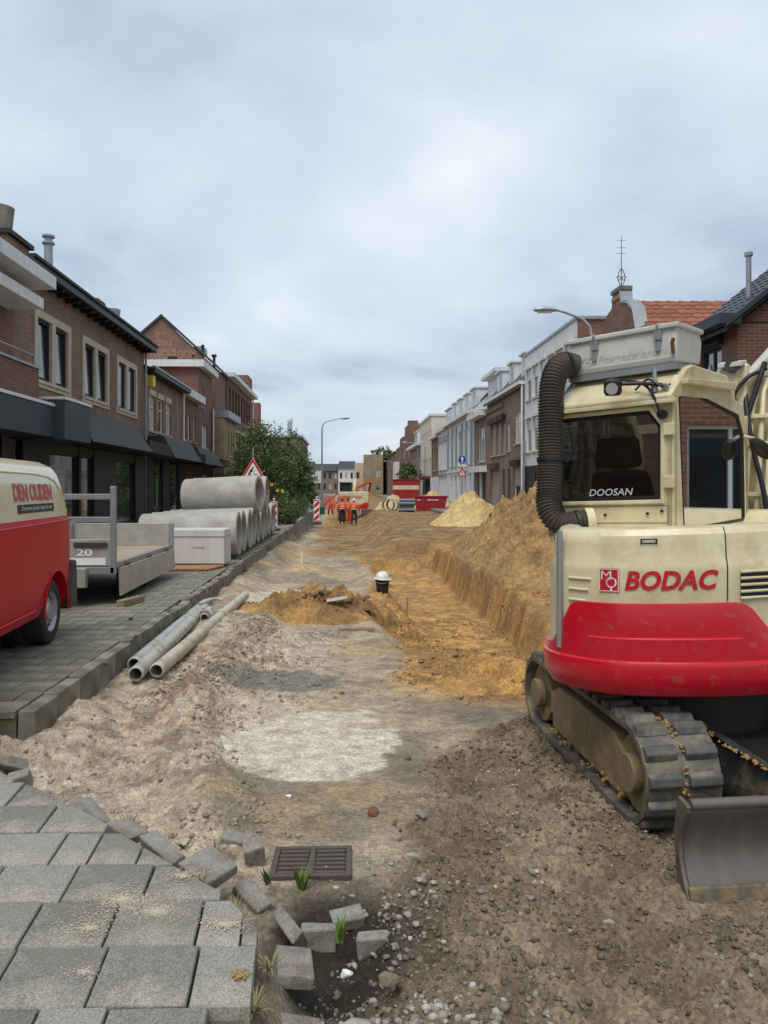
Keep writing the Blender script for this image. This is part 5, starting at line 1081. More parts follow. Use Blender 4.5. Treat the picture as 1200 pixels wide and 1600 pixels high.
mb = MB(); mb.ring([(.03, 1.285), (CW - .03, 1.285), (CW - .03, 1.395), (.03, 1.395)], [(.034, 1.289), (CW - .034, 1.289), (CW - .034, 1.391), (.034, 1.391)], lambda p, q, t: CP(p, t, q), -.003, .001); eb(mb, 'panel_seam', M_mudsteel)
mb = MB(); f = on_hood(arc_of(1000), 1.205, -.02); mb.ring([(0, 0), (.09, 0), (.09, .03), (0, .03)], [(.01, .008), (.08, .008), (.08, .022), (.01, .022)], lambda a, b, t: f(a, b), 0, 0); eb(mb, 'hood_latch', M_dgrey)
mb = MB(); mb.tube([CP(.10, .18, 2.25), CP(.08, .10, 2.17), CP(.06, .02, 2.10)], .010, 8); mb.cyl(CP(.05, -.05, 2.045), CP(.05, -.02, 2.055), .022, n=12); mb.cyl(CP(CW - .04, -.04, 2.11), CP(CW - .04, -.02, 2.12), .022, n=12); eb(mb, 'roof_fixings', M_zinc)
# roof box
b0, b1, a0, a1 = .12, .50, .10, CW - .025
bx = MB(); bx.prism([(b0, 2.277), (b0 - .012, 2.312), (b0 + .0, 2.517), (b1, 2.517), (b1 + .05, 2.442), (b1 + .02, 2.297)], a0, a1, lambda p, q, t: CP(t, p, q)); rbox = eb(bx, 'roof_box', M_box, bevel=.012)
mb = MB(); mb.box(a0 - .012, a1 + .012, b0 - .022, b1 + .05, 2.494, 2.527, 0, CP); eb(mb, 'box_lid', M_box, bevel=.008); mb = MB(); mb.box(a0 + .0, a1 - .0, b0 - .004, b1, 2.237, 2.277, 0, CP); eb(mb, 'box_tray', M_zinc)
mb = MB(); add_text(mb, lambda x, y: CP(a0 + .03 + x, b0 - .0125, 2.317 + y), 'V5', width=.16, height=.075, shear=.25, bold=.02); add_text(mb, lambda x, y: CP(a0 + .22 + x, b0 - .0125, 2.332 + y), 'filternederland.nl', width=.46, height=.055, shear=.2); eb(mb, 'box_lettering', mat('faded_print', (.40, .41, .46), .6, (.50, .49, .48), 14))
for a in (.27, .70):
    mb = MB(); mb.box(a, a + .045, b0 - .035, b0 - .008, 2.427, 2.487, 0, CP); mb.box(a + .008, a + .037, b0 - .028, b0 - .012, 2.357, 2.427, 0, CP); mb.tube([CP(a + .02, b0 - .03, 2.472), CP(a + .022, b0 - .045, 2.517), CP(a + .022, b0 - .01, 2.534)], .006, 6); eb(mb, 'latch', M_zinc, bevel=.003)
mb = MB(); mb.tube([CP(CW - .04, b0 - .02, 2.332), CP(CW - .04, b0 - .04, 2.392), CP(CW - .03, b0 - .045, 2.422)], .012, 8); eb(mb, 'hook', M_rust)
# ribbed air hose
hp = [Vector(p) for p in ((1.30, 5.235, 2.325), (1.215, 5.20, 2.330), (1.155, 5.15, 2.275), (1.118, 5.12, 2.15), (1.105, 5.10, 1.90), (1.10, 5.08, 1.66), (1.085, 5.05, 1.47), (1.082, 5.02, 1.37), (1.115, 4.99, 1.295), (1.19, 4.97, 1.262), (1.30, 4.97, 1.275))]
def smoothpath(P, k=14):
    out = []
    for i in range(len(P) - 1):
        p0 = P[max(i - 1, 0)]; p1 = P[i]; p2 = P[i + 1]; p3 = P[min(i + 2, len(P) - 1)]
        for j in range(k):
            t = j / k; out.append(.5 * ((2 * p1) + (p2 - p0) * t + (2 * p0 - 5 * p1 + 4 * p2 - p3) * t * t + (-p0 + 3 * p1 - 3 * p2 + p3) * t ** 3))
    out.append(P[-1]); return out
def resample(P, step):
    d = [0]
    for a, b in zip(P[:-1], P[1:]): d.append(d[-1] + (b - a).length)
    n = max(2, int(d[-1] / step)); A = np.array([list(p) for p in P])
    return [Vector([np.interp(d[-1] * i / n, d, A[:, k]) for k in range(3)]) for i in range(n + 1)]
hs = resample(smoothpath(hp), .0066); mb = MB(); mb.tube(hs, [.078 + (.009 if i % 3 == 1 else -.002) for i in range(len(hs))], 22); eb(mb, 'ribbed_hose', M_hose, smooth=80)
for k in (12, 120, len(hs) - 8):
    mb = MB(); mb.tube([hs[k - 2], hs[k + 2]], .091, 22); eb(mb, 'hose_clamp', M_black, smooth=50)
mb = MB(); mb.tube([hs[-1], hs[-1] + Vector((.05, 0, .004))], .094, 20); eb(mb, 'hose_cuff', M_cream, smooth=50)
# work lamp, cable, aerial
mb = MB(); c0 = Vector(CP(.55, -.17, 2.135)); mb.tube([c0 + Vector((0, 0, -.05)), c0 + Vector((0, 0, -.03)), c0 + Vector((0, 0, .03)), c0 + Vector((0, 0, .05))], [.045, .055, .055, .035], 14); eb(mb, 'work_lamp', M_black, smooth=40)
mb = MB(); d = Vector((-.38, -.92, -.12)).normalized(); mb.cyl(c0 + Vector((0, 0, -.01)) + d * .045, c0 + Vector((0, 0, -.01)) + d * .062, .036, n=14); eb(mb, 'lamp_lens', M_curt)
mb = MB(); mb.tube([c0 + Vector((.05, 0, .02)), Vector(CP(.70, -.10, 2.145)), Vector(CP(.80, -.02, 2.13))], .012, 8); eb(mb, 'lamp_bracket', M_black)
mb = MB(); mb.cyl(CP(CW - .11, -.02, 2.09), CP(CW - .11, -.02, 2.16), .022, n=12); mb.cyl(CP(CW - .11, -.02, 2.16), CP(CW - .11, -.02, 2.24), .014, n=10); eb(mb, 'aerial_base', M_steel, smooth=50)
mb = MB(); cb = smoothpath([Vector(CP(.40, .1, 2.20)), Vector(CP(.55, -.02, 2.19)), Vector(CP(.70, -.06, 2.14)), Vector(CP(.76, -.055, 2.06)), Vector(CP(.80, -.05, 1.95))], 6); mb.tube(cb, .009, 7); mb.tube(smoothpath([Vector(CP(.62, .0, 2.12)), Vector(CP(.72, -.05, 2.17)), Vector(CP(.80, -.05, 2.12)), Vector(CP(.84, .0, 2.13))], 6), .007, 6); mb.cyl(CP(.80, -.045, 1.95), CP(.80, -.0, 1.95), .028, n=12); eb(mb, 'roof_cable', M_black, smooth=60)
# boom and hydraulics ahead of the cab
BF = Vector((2.98, 6.20, .55)); up = (Vector((.10, .06, 1))).normalized()
def BP(a, b, h): return BF + Rt * a + Hd * b + Vector((.085 * h, .06 * h, h))
mb = MB(); mb.box(-.30, .30, -.55, .30, -.35, .35, 0, lambda a, b, h: BF + Rt * a + Hd * b + Vector((0, 0, h))); eb(mb, 'boom_swing_post', M_cream, bevel=.03)
mb = MB(); mb.hexa([BP(-.13, -.16, .2), BP(.17, -.16, .2), BP(.17, .18, .2), BP(-.13, .18, .2), BP(-.10, -.10, 1.85), BP(.14, -.10, 1.85), BP(.14, .22, 1.85), BP(-.10, .22, 1.85)])
mb.hexa([BP(-.10, -.10, 1.85), BP(.14, -.10, 1.85), BP(.14, .22, 1.85), BP(-.10, .22, 1.85), BP(-.05, .85, 2.60), BP(.13, .85, 2.60), BP(.13, 1.0, 2.45), BP(-.05, 1.0, 2.45)]); boom = eb(mb, 'boom', M_cream, bevel=.02)
mb = MB(); mb.hexa([BP(-.08, .72, 2.78), BP(.12, .72, 2.78), BP(.12, .95, 2.62), BP(-.08, .95, 2.62), BP(-.07, 2.4, 1.0), BP(.11, 2.4, 1.0), BP(.11, 2.55, 1.1), BP(-.07, 2.55, 1.1)]); eb(mb, 'dipper_arm', M_cream, bevel=.02)
for k, a in enumerate((-.20, -.155, -.10, -.03, .05, .12, .20)):
    mb = MB(); r_ = (.024, .018, .026, .020, .022, .018, .026)[k]; hmax = (1.65, 1.5, 1.75, 1.6, 1.72, 1.5, 1.8)[k]
    mb.tube([BP(a, -.22 - .02 * (k % 2), .25), BP(a, -.22 - .02 * (k % 2), hmax * .6), BP(a * .95, -.20, hmax), BP(a * .9, -.10, hmax + .10)], r_, 10); eb(mb, 'hydraulic_line', M_cream, smooth=60)
for h in (.88, 1.28, 1.5):
    mb = MB(); mb.box(-.24, .24, -.26, -.19, h, h + .035, 0, lambda a, b, hh: BP(a, b, hh)); eb(mb, 'line_clamp', M_cream, bevel=.006)
for k, pts in enumerate((((-.08, -.26, .3), (-.06, -.27, .9), (-.09, -.29, 1.3), (-.02, -.28, 1.6), (.05, -.22, 1.95)), ((.16, -.26, .3), (.14, -.30, .8), (.03, -.32, 1.25), (-.04, -.30, 1.55), (-.10, -.2, 1.8)), ((-.22, -.2, 1.2), (-.16, -.32, 1.62), (-.06, -.30, 1.82), (.06, -.2, 1.9)))):
    mb = MB(); mb.tube(smoothpath([Vector(BP(*p)) for p in pts], 6), (.021, .019, .016)[k], 9); eb(mb, 'hydraulic_hose', M_black, smooth=60)
mb = MB(); mb.cyl(BP(-.16, -.22, 1.72), BP(.30, -.02, 2.35), .052, n=16); mb.cyl(BP(-.16, -.22, 1.72), BP(-.24, -.26, 1.60), .075, n=16); eb(mb, 'hydraulic_cylinder', mat('pale_rod', (.66, .64, .58), .3, metal=.2), smooth=50)
mb = MB(); mb.box(-.30, -.12, -.30, -.24, 1.66, 1.92, 0, lambda a, b, h: BP(a, b, h)); mb.box(-.14, -.06, -.28, -.2, 1.3, 1.95, 0, lambda a, b, h: BP(a, b, h)); eb(mb, 'boom_bracket', M_cream, bevel=.02)
mb = MB(); mb.box(-.27, -.08, -.36, -.24, 1.99, 2.03, 0, lambda a, b, h: BP(a, b, h + .2 * b)); eb(mb, 'lamp_visor', M_box, bevel=.006); mb = MB(); c0 = Vector(BP(-.17, -.30, 1.93)); mb.cyl(c0, c0 + Vector((-.03, -.05, 0)), .055, n=14); eb(mb, 'boom_lamp', M_dgrey, smooth=40)
mb = MB(); c0 = Vector(CP(CW + .10, CL - .02, 1.74)); d1 = Vector((.75, .35, -.55)).normalized(); mb.tube([c0 - d1 * .11, c0 - d1 * .07, c0, c0 + d1 * .07, c0 + d1 * .11], [.02, .045, .055, .045, .02], 12); eb(mb, 'mirror', M_black, smooth=50)
mb = MB(); mb.tube([CP(CW, CL - .10, 1.84), Vector(CP(CW + .05, CL - .05, 1.82)), c0], .012, 8); eb(mb, 'mirror_arm', M_cream)
# ------------------------------------------------------------------ heaps
def heap(name, label, cx, cy, rx, ry, h, base, seed, rough=.12, pw=1.25, rot=0, cat='sand pile', skew=0, rills=0, m=None, nr_=44, na=110, lump=0):
    t = np.linspace(0, 2 * math.pi, na, endpoint=False); rad = np.linspace(0, 1, nr_) ** .9
    Rr, Tt = np.meshgrid(rad, t, indexing='ij'); c, s = math.cos(rot), math.sin(rot)
    wob = 1 + .28 * (fbm(np.cos(Tt) * 1.3 + seed, np.sin(Tt) * 1.3, 1, 3, seed) - .5)
    lx = Rr * np.cos(Tt) * rx * wob; ly = Rr * np.sin(Tt) * ry * wob; X = cx + lx * c - ly * s; Y = cy + lx * s + ly * c
    sk = np.clip(1 - Rr ** pw + skew * lx / rx * (1 - Rr), 0, None)
    nz = (fbm(X, Y, 1.1 / max(.25, rx * .5), 5, seed + 5, .58) - .5); nf = fbm(X, Y, 9, 4, seed + 9, .6) - .5
    Z = height(X, Y) * 1.0 - .05 + h * sk * (1 + nz * .9) + rough * nz * (1 - Rr) * 2 + rough * .45 * nf * (1 - Rr ** 3)
    if lump: Z += lump * (1 - Rr ** 4) * (clods(X + .05 * nz, Y, 1 / .11, seed + 50, .3) * .11 + clods(X, Y, 1 / .05, seed + 60, .2) * .05)
    if rills: Z += rills * np.sin(lx / rx * 16 + ly / ry * 7 + 4 * nz) * (1 - Rr) * Rr
    mb = MB(); vs = np.stack([X - cx, Y - cy, Z - base], -1).reshape(-1, 3).tolist()
    fs = [(i * na + k, i * na + (k + 1) % na, (i + 1) * na + (k + 1) % na, (i + 1) * na + k) for i in range(nr_ - 1) for k in range(na)]
    mb.add(vs, fs); o = mb.build(name, m, loc=(cx, cy, base), smooth=70); tag(o, label, cat); return o
M_heap_b = soil_mat('heap_brown', base=((.38, .235, .10), (.23, .145, .07)))
M_heap_y = soil_mat('heap_yellow', base=((.58, .44, .21), (.47, .34, .15)))
M_heap_o = soil_mat('heap_ochre', base=((.42, .25, .092), (.19, .115, .055)))
heap('soil_heap', 'big brown soil heap rising along the trench behind the excavator', 3.95, 18.9, 2.25, 8.4, 1.70, -.3, 3, .30, 1.15, R(3), 'soil heap', m=M_heap_b, nr_=130, na=330, rills=.04, lump=1.3)
heap('sand_pile', 'tall yellow sand pile before the white house fronts', 4.25, 37.5, 2.05, 2.6, 1.42, -.3, 13, .34, 1.25, m=M_heap_y, rills=.10)
heap('sand_pile', 'small yellow sand pile behind the red skip', 4.3, 68, 2.2, 2.6, 1.4, -.3, 17, .35, 1.2, m=M_heap_y)
heap('sand_pile', 'low yellow sand heap beside the far excavator tracks', .75, 64, 1.7, 2.0, 1.25, -.5, 19, .12, 1.05, m=M_heap_y)
heap('sand_pile', 'low orange sand pile with broken pipe shards in the middle of the street', -1.0, 12.0, 1.42, 1.05, .50, -.5, 23, .28, 1.15, cat='sand pile', m=M_heap_o, nr_=90, na=240, lump=1.0)
for k, (x, y, l, a) in enumerate(((-.92, 11.55, .30, .4), (-.80, 11.85, .36, 1.2), (-1.0, 11.75, .22, 2.2), (-.72, 11.6, .26, -.3), (-.55, 11.9, .40, .7), (-.85, 11.35, .30, .1), (-.30, 11.45, .18, .2))):
    mb = MB(); r_ = .075; n = 7; z = hz(x, y) + max(.05, .27 - .30 * abs(x + .9)); d = Vector((math.cos(a), math.sin(a), .15)).normalized() * l
    arcs = [(r_ * math.cos(t), r_ * math.sin(t)) for t in np.linspace(.2, 2.6, n)]; sd = Vector((-d.y, d.x, 0)).normalized()
    vs = [Vector((x, y, z)) + e * d + sd * q * f + Vector((0, 0, p * f)) for f in (1, .8) for e in (0, 1) for q, p in arcs]
    vs = [v - Vector((x, y, z)) for v in vs]
    fs = [(i, i + 1, n + i + 1, n + i) for i in range(n - 1)] + [(2 * n + i, 3 * n + i, 3 * n + i + 1, 2 * n + i + 1) for i in range(n - 1)] + [(i, 2 * n + i, 2 * n + i + 1, i + 1) for i in range(n - 1)] + [(n + i, n + i + 1, 3 * n + i + 1, 3 * n + i) for i in range(n - 1)] + [(0, n, 3 * n, 2 * n), (n - 1, 3 * n - 1, 4 * n - 1, 2 * n - 1)]
    mb.add(vs, fs); o = mb.build('pipe_shard', M_rust if k != 5 else M_pvc, loc=(x, y, z), smooth=40)
    tag(o, 'rusty brown pipe shard on the orange sand pile, ' + ['left one at its foot', 'longest in the middle', 'small left one on top', 'short right one', 'rightmost long one', '', ''][k] if k not in (5, 6) else ('pale curved pipe shard at the foot of the orange sand pile' if k == 5 else 'small reddish shard on the sand right of the low orange pile'), 'pipe shard', 'pipe shards on the low orange sand pile')
# ------------------------------------------------------------------ van
VA = math.atan2(.13, -.99); VO = Vector((-3.47, 8.6, -.1)); vd = Vector((.13, -.99, 0)).normalized(); vl = Vector((.99, .13, 0)).normalized()
van = empty('van', VO + vd * 2.4 - vl * .95, 0, 'red and cream panel van parked on the pavement, lettered DEN OUDEN', 'van')
def VP(s, y, z): return VO + vd * s - vl * (.95 - y) + Vector((0, 0, z))   # s from the rear, y sideways (0 centre), z above ground
VL = Vector(van.location)
def vb(mb, name, m, **k): o = mb.build(name, m, van, **k); o.location = -VL; return o
sec = [(.0, .30), (.80, .30), (.90, .34), (.935, .44), (.955, .62), (.962, .95), (.960, 1.18), (.955, 1.255), (.942, 1.285), (.940, 1.30), (.930, 1.45), (.908, 1.62), (.882, 1.74), (.84, 1.81), (.74, 1.865), (.50, 1.895), (0, 1.90)]
def vside(z): return float(np.interp(z, [p[1] for p in sec[1:14]], [p[0] for p in sec[1:14]]))
full = sec + [(-y, z) for y, z in sec[-2:0:-1]]
xr = lambda z: float(np.interp(z, [.3, .8, 1.15, 1.45, 1.65, 1.78, 1.86, 1.92], [.02, .0, .03, .13, .22, .31, .42, .60])); xf = lambda z: float(np.interp(z, [.3, .6, .95, 1.15, 1.3, 1.9], [4.95, 5.0, 4.85, 4.2, 3.95, 3.0]))
stn = [(0, .86), (.006, .92), (.016, .965), (.035, .99), (.06, 1), (.15, 1), (.3, 1), (.5, 1), (.7, 1), (.9, .99), (.97, .94), (1, .84)]
vb_ = MB(); vs = []; nS = len(full)
for t, sc in stn:
    for y, z in full: vs.append(VP(xr(z) + (xf(z) - xr(z)) * t, y * sc, z))
fs = []; ms = []
for k in range(len(stn) - 1):
    for i in range(nS):
        j = (i + 1) % nS; fs.append((k * nS + i, k * nS + j, (k + 1) * nS + j, (k + 1) * nS + i)); ms.append(1 if min(full[i][1], full[j][1]) >= 1.299 else 0)
vb_.add(vs, fs)
fs2 = [tuple(range(nS)), tuple((len(stn) - 1) * nS + i for i in range(nS))]; vb_.add([], []); vb_.f += fs2; ms += [0, 0]; vb_.m = ms
body = vb(vb_, 'body', [M_vred, M_creamv])
WHS = (.69, 3.9)
for s in WHS:
    cut = MB(); cut.cyl(VP(s, .55, .34), VP(s, 1.3, .34), .40, n=40); c_ = cut.build('cut', M_black)
    bo = body.modifiers.new('b', 'BOOLEAN'); bo.operation = 'DIFFERENCE'; bo.object = c_; bo.solver = 'EXACT'
    c_.location = (0, 0, 0); bpy.context.view_layer.update()
    # cutter is in world space and the body shifted by its parent, so both agree
    dg = bpy.context.evaluated_depsgraph_get(); nm = bpy.data.meshes.new_from_object(body.evaluated_get(dg)); body.modifiers.clear(); body.data = nm; bpy.data.objects.remove(c_)
bm = bmesh.new(); bm.from_mesh(body.data)
for f in bm.faces: f.smooth = True
for e_ in bm.edges:
    if len(e_.link_faces) == 2 and e_.calc_face_angle(0) > R(28): e_.smooth = False
bm.to_mesh(body.data); bm.free()
for s in WHS:
    w = MB(); c = VP(s, .80, .33); ax = vl
    def wheel_ring(offs): return offs
    tyre = MB(); N_ = 36; prof = [(-.12, .20), (-.12, .29), (-.10, .325), (-.06, .335), (.06, .335), (.095, .325), (.115, .29), (.112, .215), (.08, .20)]
    vs = []
    for k in range(N_):
        t = 2 * math.pi * k / N_; rd = vd * math.cos(t) + Vector((0, 0, math.sin(t)))
        for (a, r_) in prof: vs.append(c + ax * a + rd * r_)
    m_ = len(prof); tyre.add(vs, [(k * m_ + i, k * m_ + i + 1, ((k + 1) % N_) * m_ + i + 1, ((k + 1) % N_) * m_ + i) for k in range(N_) for i in range(m_ - 1)])
    wh = vb(tyre, 'wheel', M_rubber, smooth=40)
    rim = MB(); prof = [(.085, .215), (.105, .205), (.075, .185), (.062, .165), (.070, .10), (.095, .085), (.100, .05), (.100, .0)]; vs = []
    for k in range(N_):
        t = 2 * math.pi * k / N_; rd = vd * math.cos(t) + Vector((0, 0, math.sin(t)))
        for (a, r_) in prof: vs.append(c + ax * a + rd * r_)
    m_ = len(prof); rim.add(vs, [(k * m_ + i, k * m_ + i + 1, ((k + 1) % N_) * m_ + i + 1, ((k + 1) % N_) * m_ + i) for k in range(N_) for i in range(m_ - 1)]); rim.build('rim', M_steel, wh, smooth=40)
    ho = MB()
    for k in range(16):
        t = 2 * math.pi * k / 16; rd = vd * math.cos(t) + Vector((0, 0, math.sin(t))); td = ax.cross(rd); p = c + ax * .0705 + rd * .155
        ho.add([p + rd * (.022 * math.cos(q)) + td * (.015 * math.sin(q)) for q in np.linspace(0, 6.28, 9)[:-1]], [tuple(range(8))])
    ho.build('rim_slot', M_black, wh)
    arch = MB(); arch.tube([VP(s + .41 * math.cos(t), .957, .34 + .41 * math.sin(t)) for t in np.linspace(-.1, math.pi + .1, 22)], .011, 8); vb(arch, 'arch_lip', M_vred, smooth=60)
    ln = MB(); ln.cyl(VP(s, .52, .34), VP(s, .60, .34), .405, n=30); vb(ln, 'arch_liner', M_black)
mb = MB(); mb.prism([(-.06, .28), (.24, .28), (.25, .42), (.19, .62), (.08, .78), (-.03, .80), (-.06, .60)], -.90, .972, lambda p, q, t: VP(p, t, q)); vb(mb, 'rear_bumper', M_dgrey, bevel=.025)
f = lambda s0, z0, lift=.006: (lambda x, y: VP(s0 - x, vside(z0 + y) + lift, z0 + y))
mb = MB(); add_text(mb, f(1.86, 1.475), 'DEN OUDEN', width=1.12, height=.165, bold=.03, space=.95); vb(mb, 'lettering', M_mred)
mb = MB(); g_ = f(1.80, 1.365, .004); mb.add([g_(0, 0), g_(1.08, 0), g_(1.08, .08), g_(0, .08)], [(0, 1, 2, 3)]); vb(mb, 'slogan_strip', M_ink)
mb = MB(); add_text(mb, f(1.70, 1.380, .008), 'Duurzaam groeien begint bij ons', width=.90, height=.052); vb(mb, 'slogan', M_signwhite)
mb = MB(); mb.tube([VP(s, vside(z) + .001, z) for s, z in ((3.2, 1.74), (2.2, 1.74), (1.2, 1.735), (.80, 1.715), (.58, 1.67), (.44, 1.58), (.34, 1.45), (.27, 1.33))], .011, 8); vb(mb, 'pressed_seam', M_creamv, smooth=60)
mb = MB(); mb.tube([VP(s, .952, z) for s, z in ((3.6, 1.245), (1.5, 1.245), (.5, 1.25), (.12, 1.255))], .012, 8); vb(mb, 'body_crease', M_vred, smooth=60)
mb = MB(); mb.tube([VP(3.6, .94, .43), VP(1.35, .94, .43)], .014, 8); vb(mb, 'lower_crease', M_vred, smooth=60)
mb = MB(); mb.hexa([VP(.05, .76, 1.28), VP(.10, .90, 1.28), VP(.07, .90, .90), VP(.0, .76, .90)] + [VP(.08, .74, 1.28), VP(.14, .88, 1.28), VP(.12, .88, .90), VP(.05, .74, .90)]); vb(mb, 'tail_lamp', MATS['skip_red'])
mb = MB(); mb.add([VP(4.14, -.80, 1.22), VP(4.14, .80, 1.22), VP(3.20, .70, 1.82), VP(3.20, -.70, 1.82)], [(0, 1, 2, 3)]); vb(mb, 'windscreen', M_pane)
for y in (-.66, .66): mb = MB(); mb.box(-.03, .03, -.17, .17, -.10, .10); vb(mb, 'headlight', M_curt, bevel=.03).location = VP(4.92, y, .80) - VL
mb = MB(); mb.prism([(4.88, .30), (5.06, .32), (5.08, .55), (4.96, .62), (4.88, .62)], -.86, .86, lambda p, q, t: VP(p, t, q)); vb(mb, 'front_bumper', M_dgrey, bevel=.03)
mb = MB(); mb.box(-.02, .02, -.42, .42, -.06, .06); vb(mb, 'front_grille', M_black).location = VP(4.96, 0, .80) - VL
mb = MB(); mb.add([VP(2.75, .93 + .012, 1.33), VP(3.75, .93 + .012, 1.33), VP(3.4, vside(1.70) + .01, 1.70), VP(2.75, vside(1.70) + .01, 1.70)], [(0, 1, 2, 3)]); vb(mb, 'door_window', M_pane)
# ------------------------------------------------------------------ trailer
TF, TRr, TU, TV = 10.4, 13.9, -3.12, -4.95
trl = empty('flatbed_trailer', W(-4.0, 12.1, -.1), 0, 'aluminium twin axle flatbed trailer with its street side panel folded down', 'trailer'); TL = Vector(trl.location)
TR_ = lambda u, y, z: Vector(W(u, y, z)) - TL
def tb(name, m, *boxes, bevel=.006, par=None):
    mb = MB()
    for (u0, u1, y0, y1, z0, z1) in boxes: mb.box(u0, u1, y0, y1, z0, z1, 0, TR_)
    return mb.build(name, m, par or trl, bevel=bevel)
tb('chassis', M_zinc, (TV + .05, TU - .05, TF, TRr, .32, .42)); tb('deck', M_ply, (TV + .03, TU - .03, TF + .04, TRr - .02, .422, .455), bevel=.002)
tb('tailgate', M_alu, (TV + .04, TU - .07, TRr - .04, TRr - .01, .46, .86)); tb('side_panel', M_alu, (TV, TV + .03, TF + .05, TRr, .46, .86)); tb('corner_post', M_zinc, (TU - .06, TU + .01, TRr - .06, TRr + .02, .36, .86)); tb('corner_post', M_zinc, (TV - .02, TV + .06, TRr - .06, TRr + .02, .36, .88))
tb('headboard', M_alu, (TV, TU - .06, TF - .02, TF + .02, .44, .80)); tb('front_beam', M_zinc, (TV, TU, TF - .05, TF - .021, .33, .43)); tb('headboard_post', M_zinc, (TU - .055, TU + .015, TF - .05, TF + .03, .34, 1.52)); tb('headboard_post', M_zinc, (TV, TV + .07, TF - .05, TF + .03, .34, 1.52))
for z in (1.34, 1.03): tb('headboard_rail', M_zinc, (TV + .07, TU - .055, TF - .03, TF + .01, z, z + .075))
mb = MB(); mb.hexa([TR_(TU + .02, TF + .12, .02), TR_(TU + .05, TF + .12, .02), TR_(TU + .05, TRr - .05, .06), TR_(TU + .02, TRr - .05, .06), TR_(TU + .0, TF + .12, .40), TR_(TU + .03, TF + .12, .40), TR_(TU + .03, TRr - .05, .40), TR_(TU + .0, TRr - .05, .40)]); mb.build('dropped_side_panel', M_alu, trl, bevel=.006)
for y in (TF + .5, TF + 1.7, TF + 2.9): tb('hinge', M_rust, (TU - .06, TU + .035, y, y + .12, .405, .445))
tb('side_rail', M_zinc, (TU - .10, TU - .005, TF + .05, TRr, .40, .475))
tb('toolbox', M_alu, (TV + .3, TU - .35, TF - .16, TF - .052, .16, .42)); tb('latch', M_dgrey, (TU - .55, TU - .10, TF - .05, TF - .022, .70, .76))
mb = MB(); add_text(mb, lambda x, y: TR_(TU - .52 + x, TF - .026, .575 + y), '20', width=.22, height=.10, bold=.03); mb.build('number', M_signwhite, trl); tb('number_plate', M_signwhite, (TU - .6, TU - .12, TF - .03, TF - .022, .455, .55), bevel=0)
for y in (11.72, 12.5):
    for u in (TU - .20, TV + .2):
        wm = MB(); c = TR_(u, y, .17); ax = Vector((1, 0, 0)); wm.tube([c - ax * .10, c - ax * .095, c - ax * .06, c + ax * .06, c + ax * .095, c + ax * .10], [.17, .245, .275, .275, .245, .17], 28); w = wm.build('wheel', M_rubber, trl, smooth=40)
        rm = MB(); rm.tube([c + ax * .101, c + ax * .085, c + ax * .112], [.165, .12, .07], 20); rm.build('rim', M_zinc, w, smooth=40)
mb = MB(); mb.tube([TR_(TV + .5, TF, .38), TR_(-4.1, TF - 1.3, .36)], .05, 8); mb.tube([TR_(TU - .5, TF, .38), TR_(-4.1, TF - 1.3, .36)], .05, 8); mb.build('drawbar', M_zinc, trl)
tb('mudguard', M_dgrey, (TU - .36, TU - .06, 11.42, 12.8, .46 - .15, .33))
# ------------------------------------------------------------------ concrete pipes and block
def pipe_obj(name, label, c_right, axis, L, ro, ri, m, group, n=40, cat='concrete pipe'):
    mb = MB(); A = axis.normalized(); prof = [(0.0, ri), (0.0, ro - .015), (.015, ro), (L - .015, ro), (L, ro - .015), (L, ri), (L * .5, ri), (0, ri)]
    a = A.orthogonal().normalized(); b = A.cross(a); vs = []
    for (d, r_) in prof[:-1]:
        for k in range(n): t = 2 * math.pi * k / n; vs.append(A * d + (a * math.cos(t) + b * math.sin(t)) * r_)
    q = len(prof) - 1; mb.add(vs, [(i * n + k, i * n + (k + 1) % n, ((i + 1) % q) * n + (k + 1) % n, ((i + 1) % q) * n + k) for i in range(q) for k in range(n)])
    o = mb.build(name, m, loc=c_right, smooth=40); tag(o, label, cat, group); return o
ordn = ['nearest to the van', 'second', 'third', 'fourth', 'fifth', 'sixth', 'seventh', 'eighth', 'ninth', 'tenth']
AX = Vector((-1, -.05, -.030))
for k in range(10):
    y = 17.35 + k * 1.005 + rng.uniform(-.01, .01); lab = 'bottom row concrete pipe, the one behind the pale concrete block' if k == 0 else f'concrete pipe in the bottom row, {ordn[k]} from the pale concrete block'
    if k == 9: lab = 'concrete pipe at the far end of the bottom row, nearest the shrubs'
    pipe_obj('concrete_pipe', lab, Vector(W(-2.40 + rng.uniform(-.05, .05), y, .475)), AX, 2.15, .50, .405, M_conc, 'stacked concrete pipes')
AX2 = Vector((-1, .10, -.055))
pipe_obj('concrete_pipe', 'large concrete pipe lying on top of the stack in front', Vector(W(-2.33, 20.85, 1.345)), AX2, 2.05, .50, .405, M_conc, 'stacked concrete pipes')
pipe_obj('concrete_pipe', 'concrete pipe on top of the stack, behind the other upper pipe', Vector(W(-2.33, 22.85, 1.345)), AX, 2.15, .50, .405, M_conc, 'stacked concrete pipes')
tm = MB(); tm.box(-.05, .05, -5.2, 5.2, -.098, -.03); o = tm.build('timber_bearer', M_timber, loc=W(-2.75, 22.0, 0), rot=(0, 0, yaw)); tag(o, 'long timber bearer under the street ends of the concrete pipes', 'timber')
bk = MB(); bx0, bx1, by0, by1 = -4.9, -3.2, 15.4, 16.07
bk.hexa([(bx0, by0, -.04), (bx1, by0, -.04), (bx1, by1, -.04), (bx0, by1, -.04), (bx0 + .01, by0 + .01, .665), (bx1 - .01, by0 + .01, .665), (bx1 - .01, by1, .665), (bx0 + .01, by1, .665)])
o = bk.build('concrete_block', M_concw, bevel=.025); tag(o, 'pale rectangular concrete chamber block between trailer and pipes', 'concrete block')
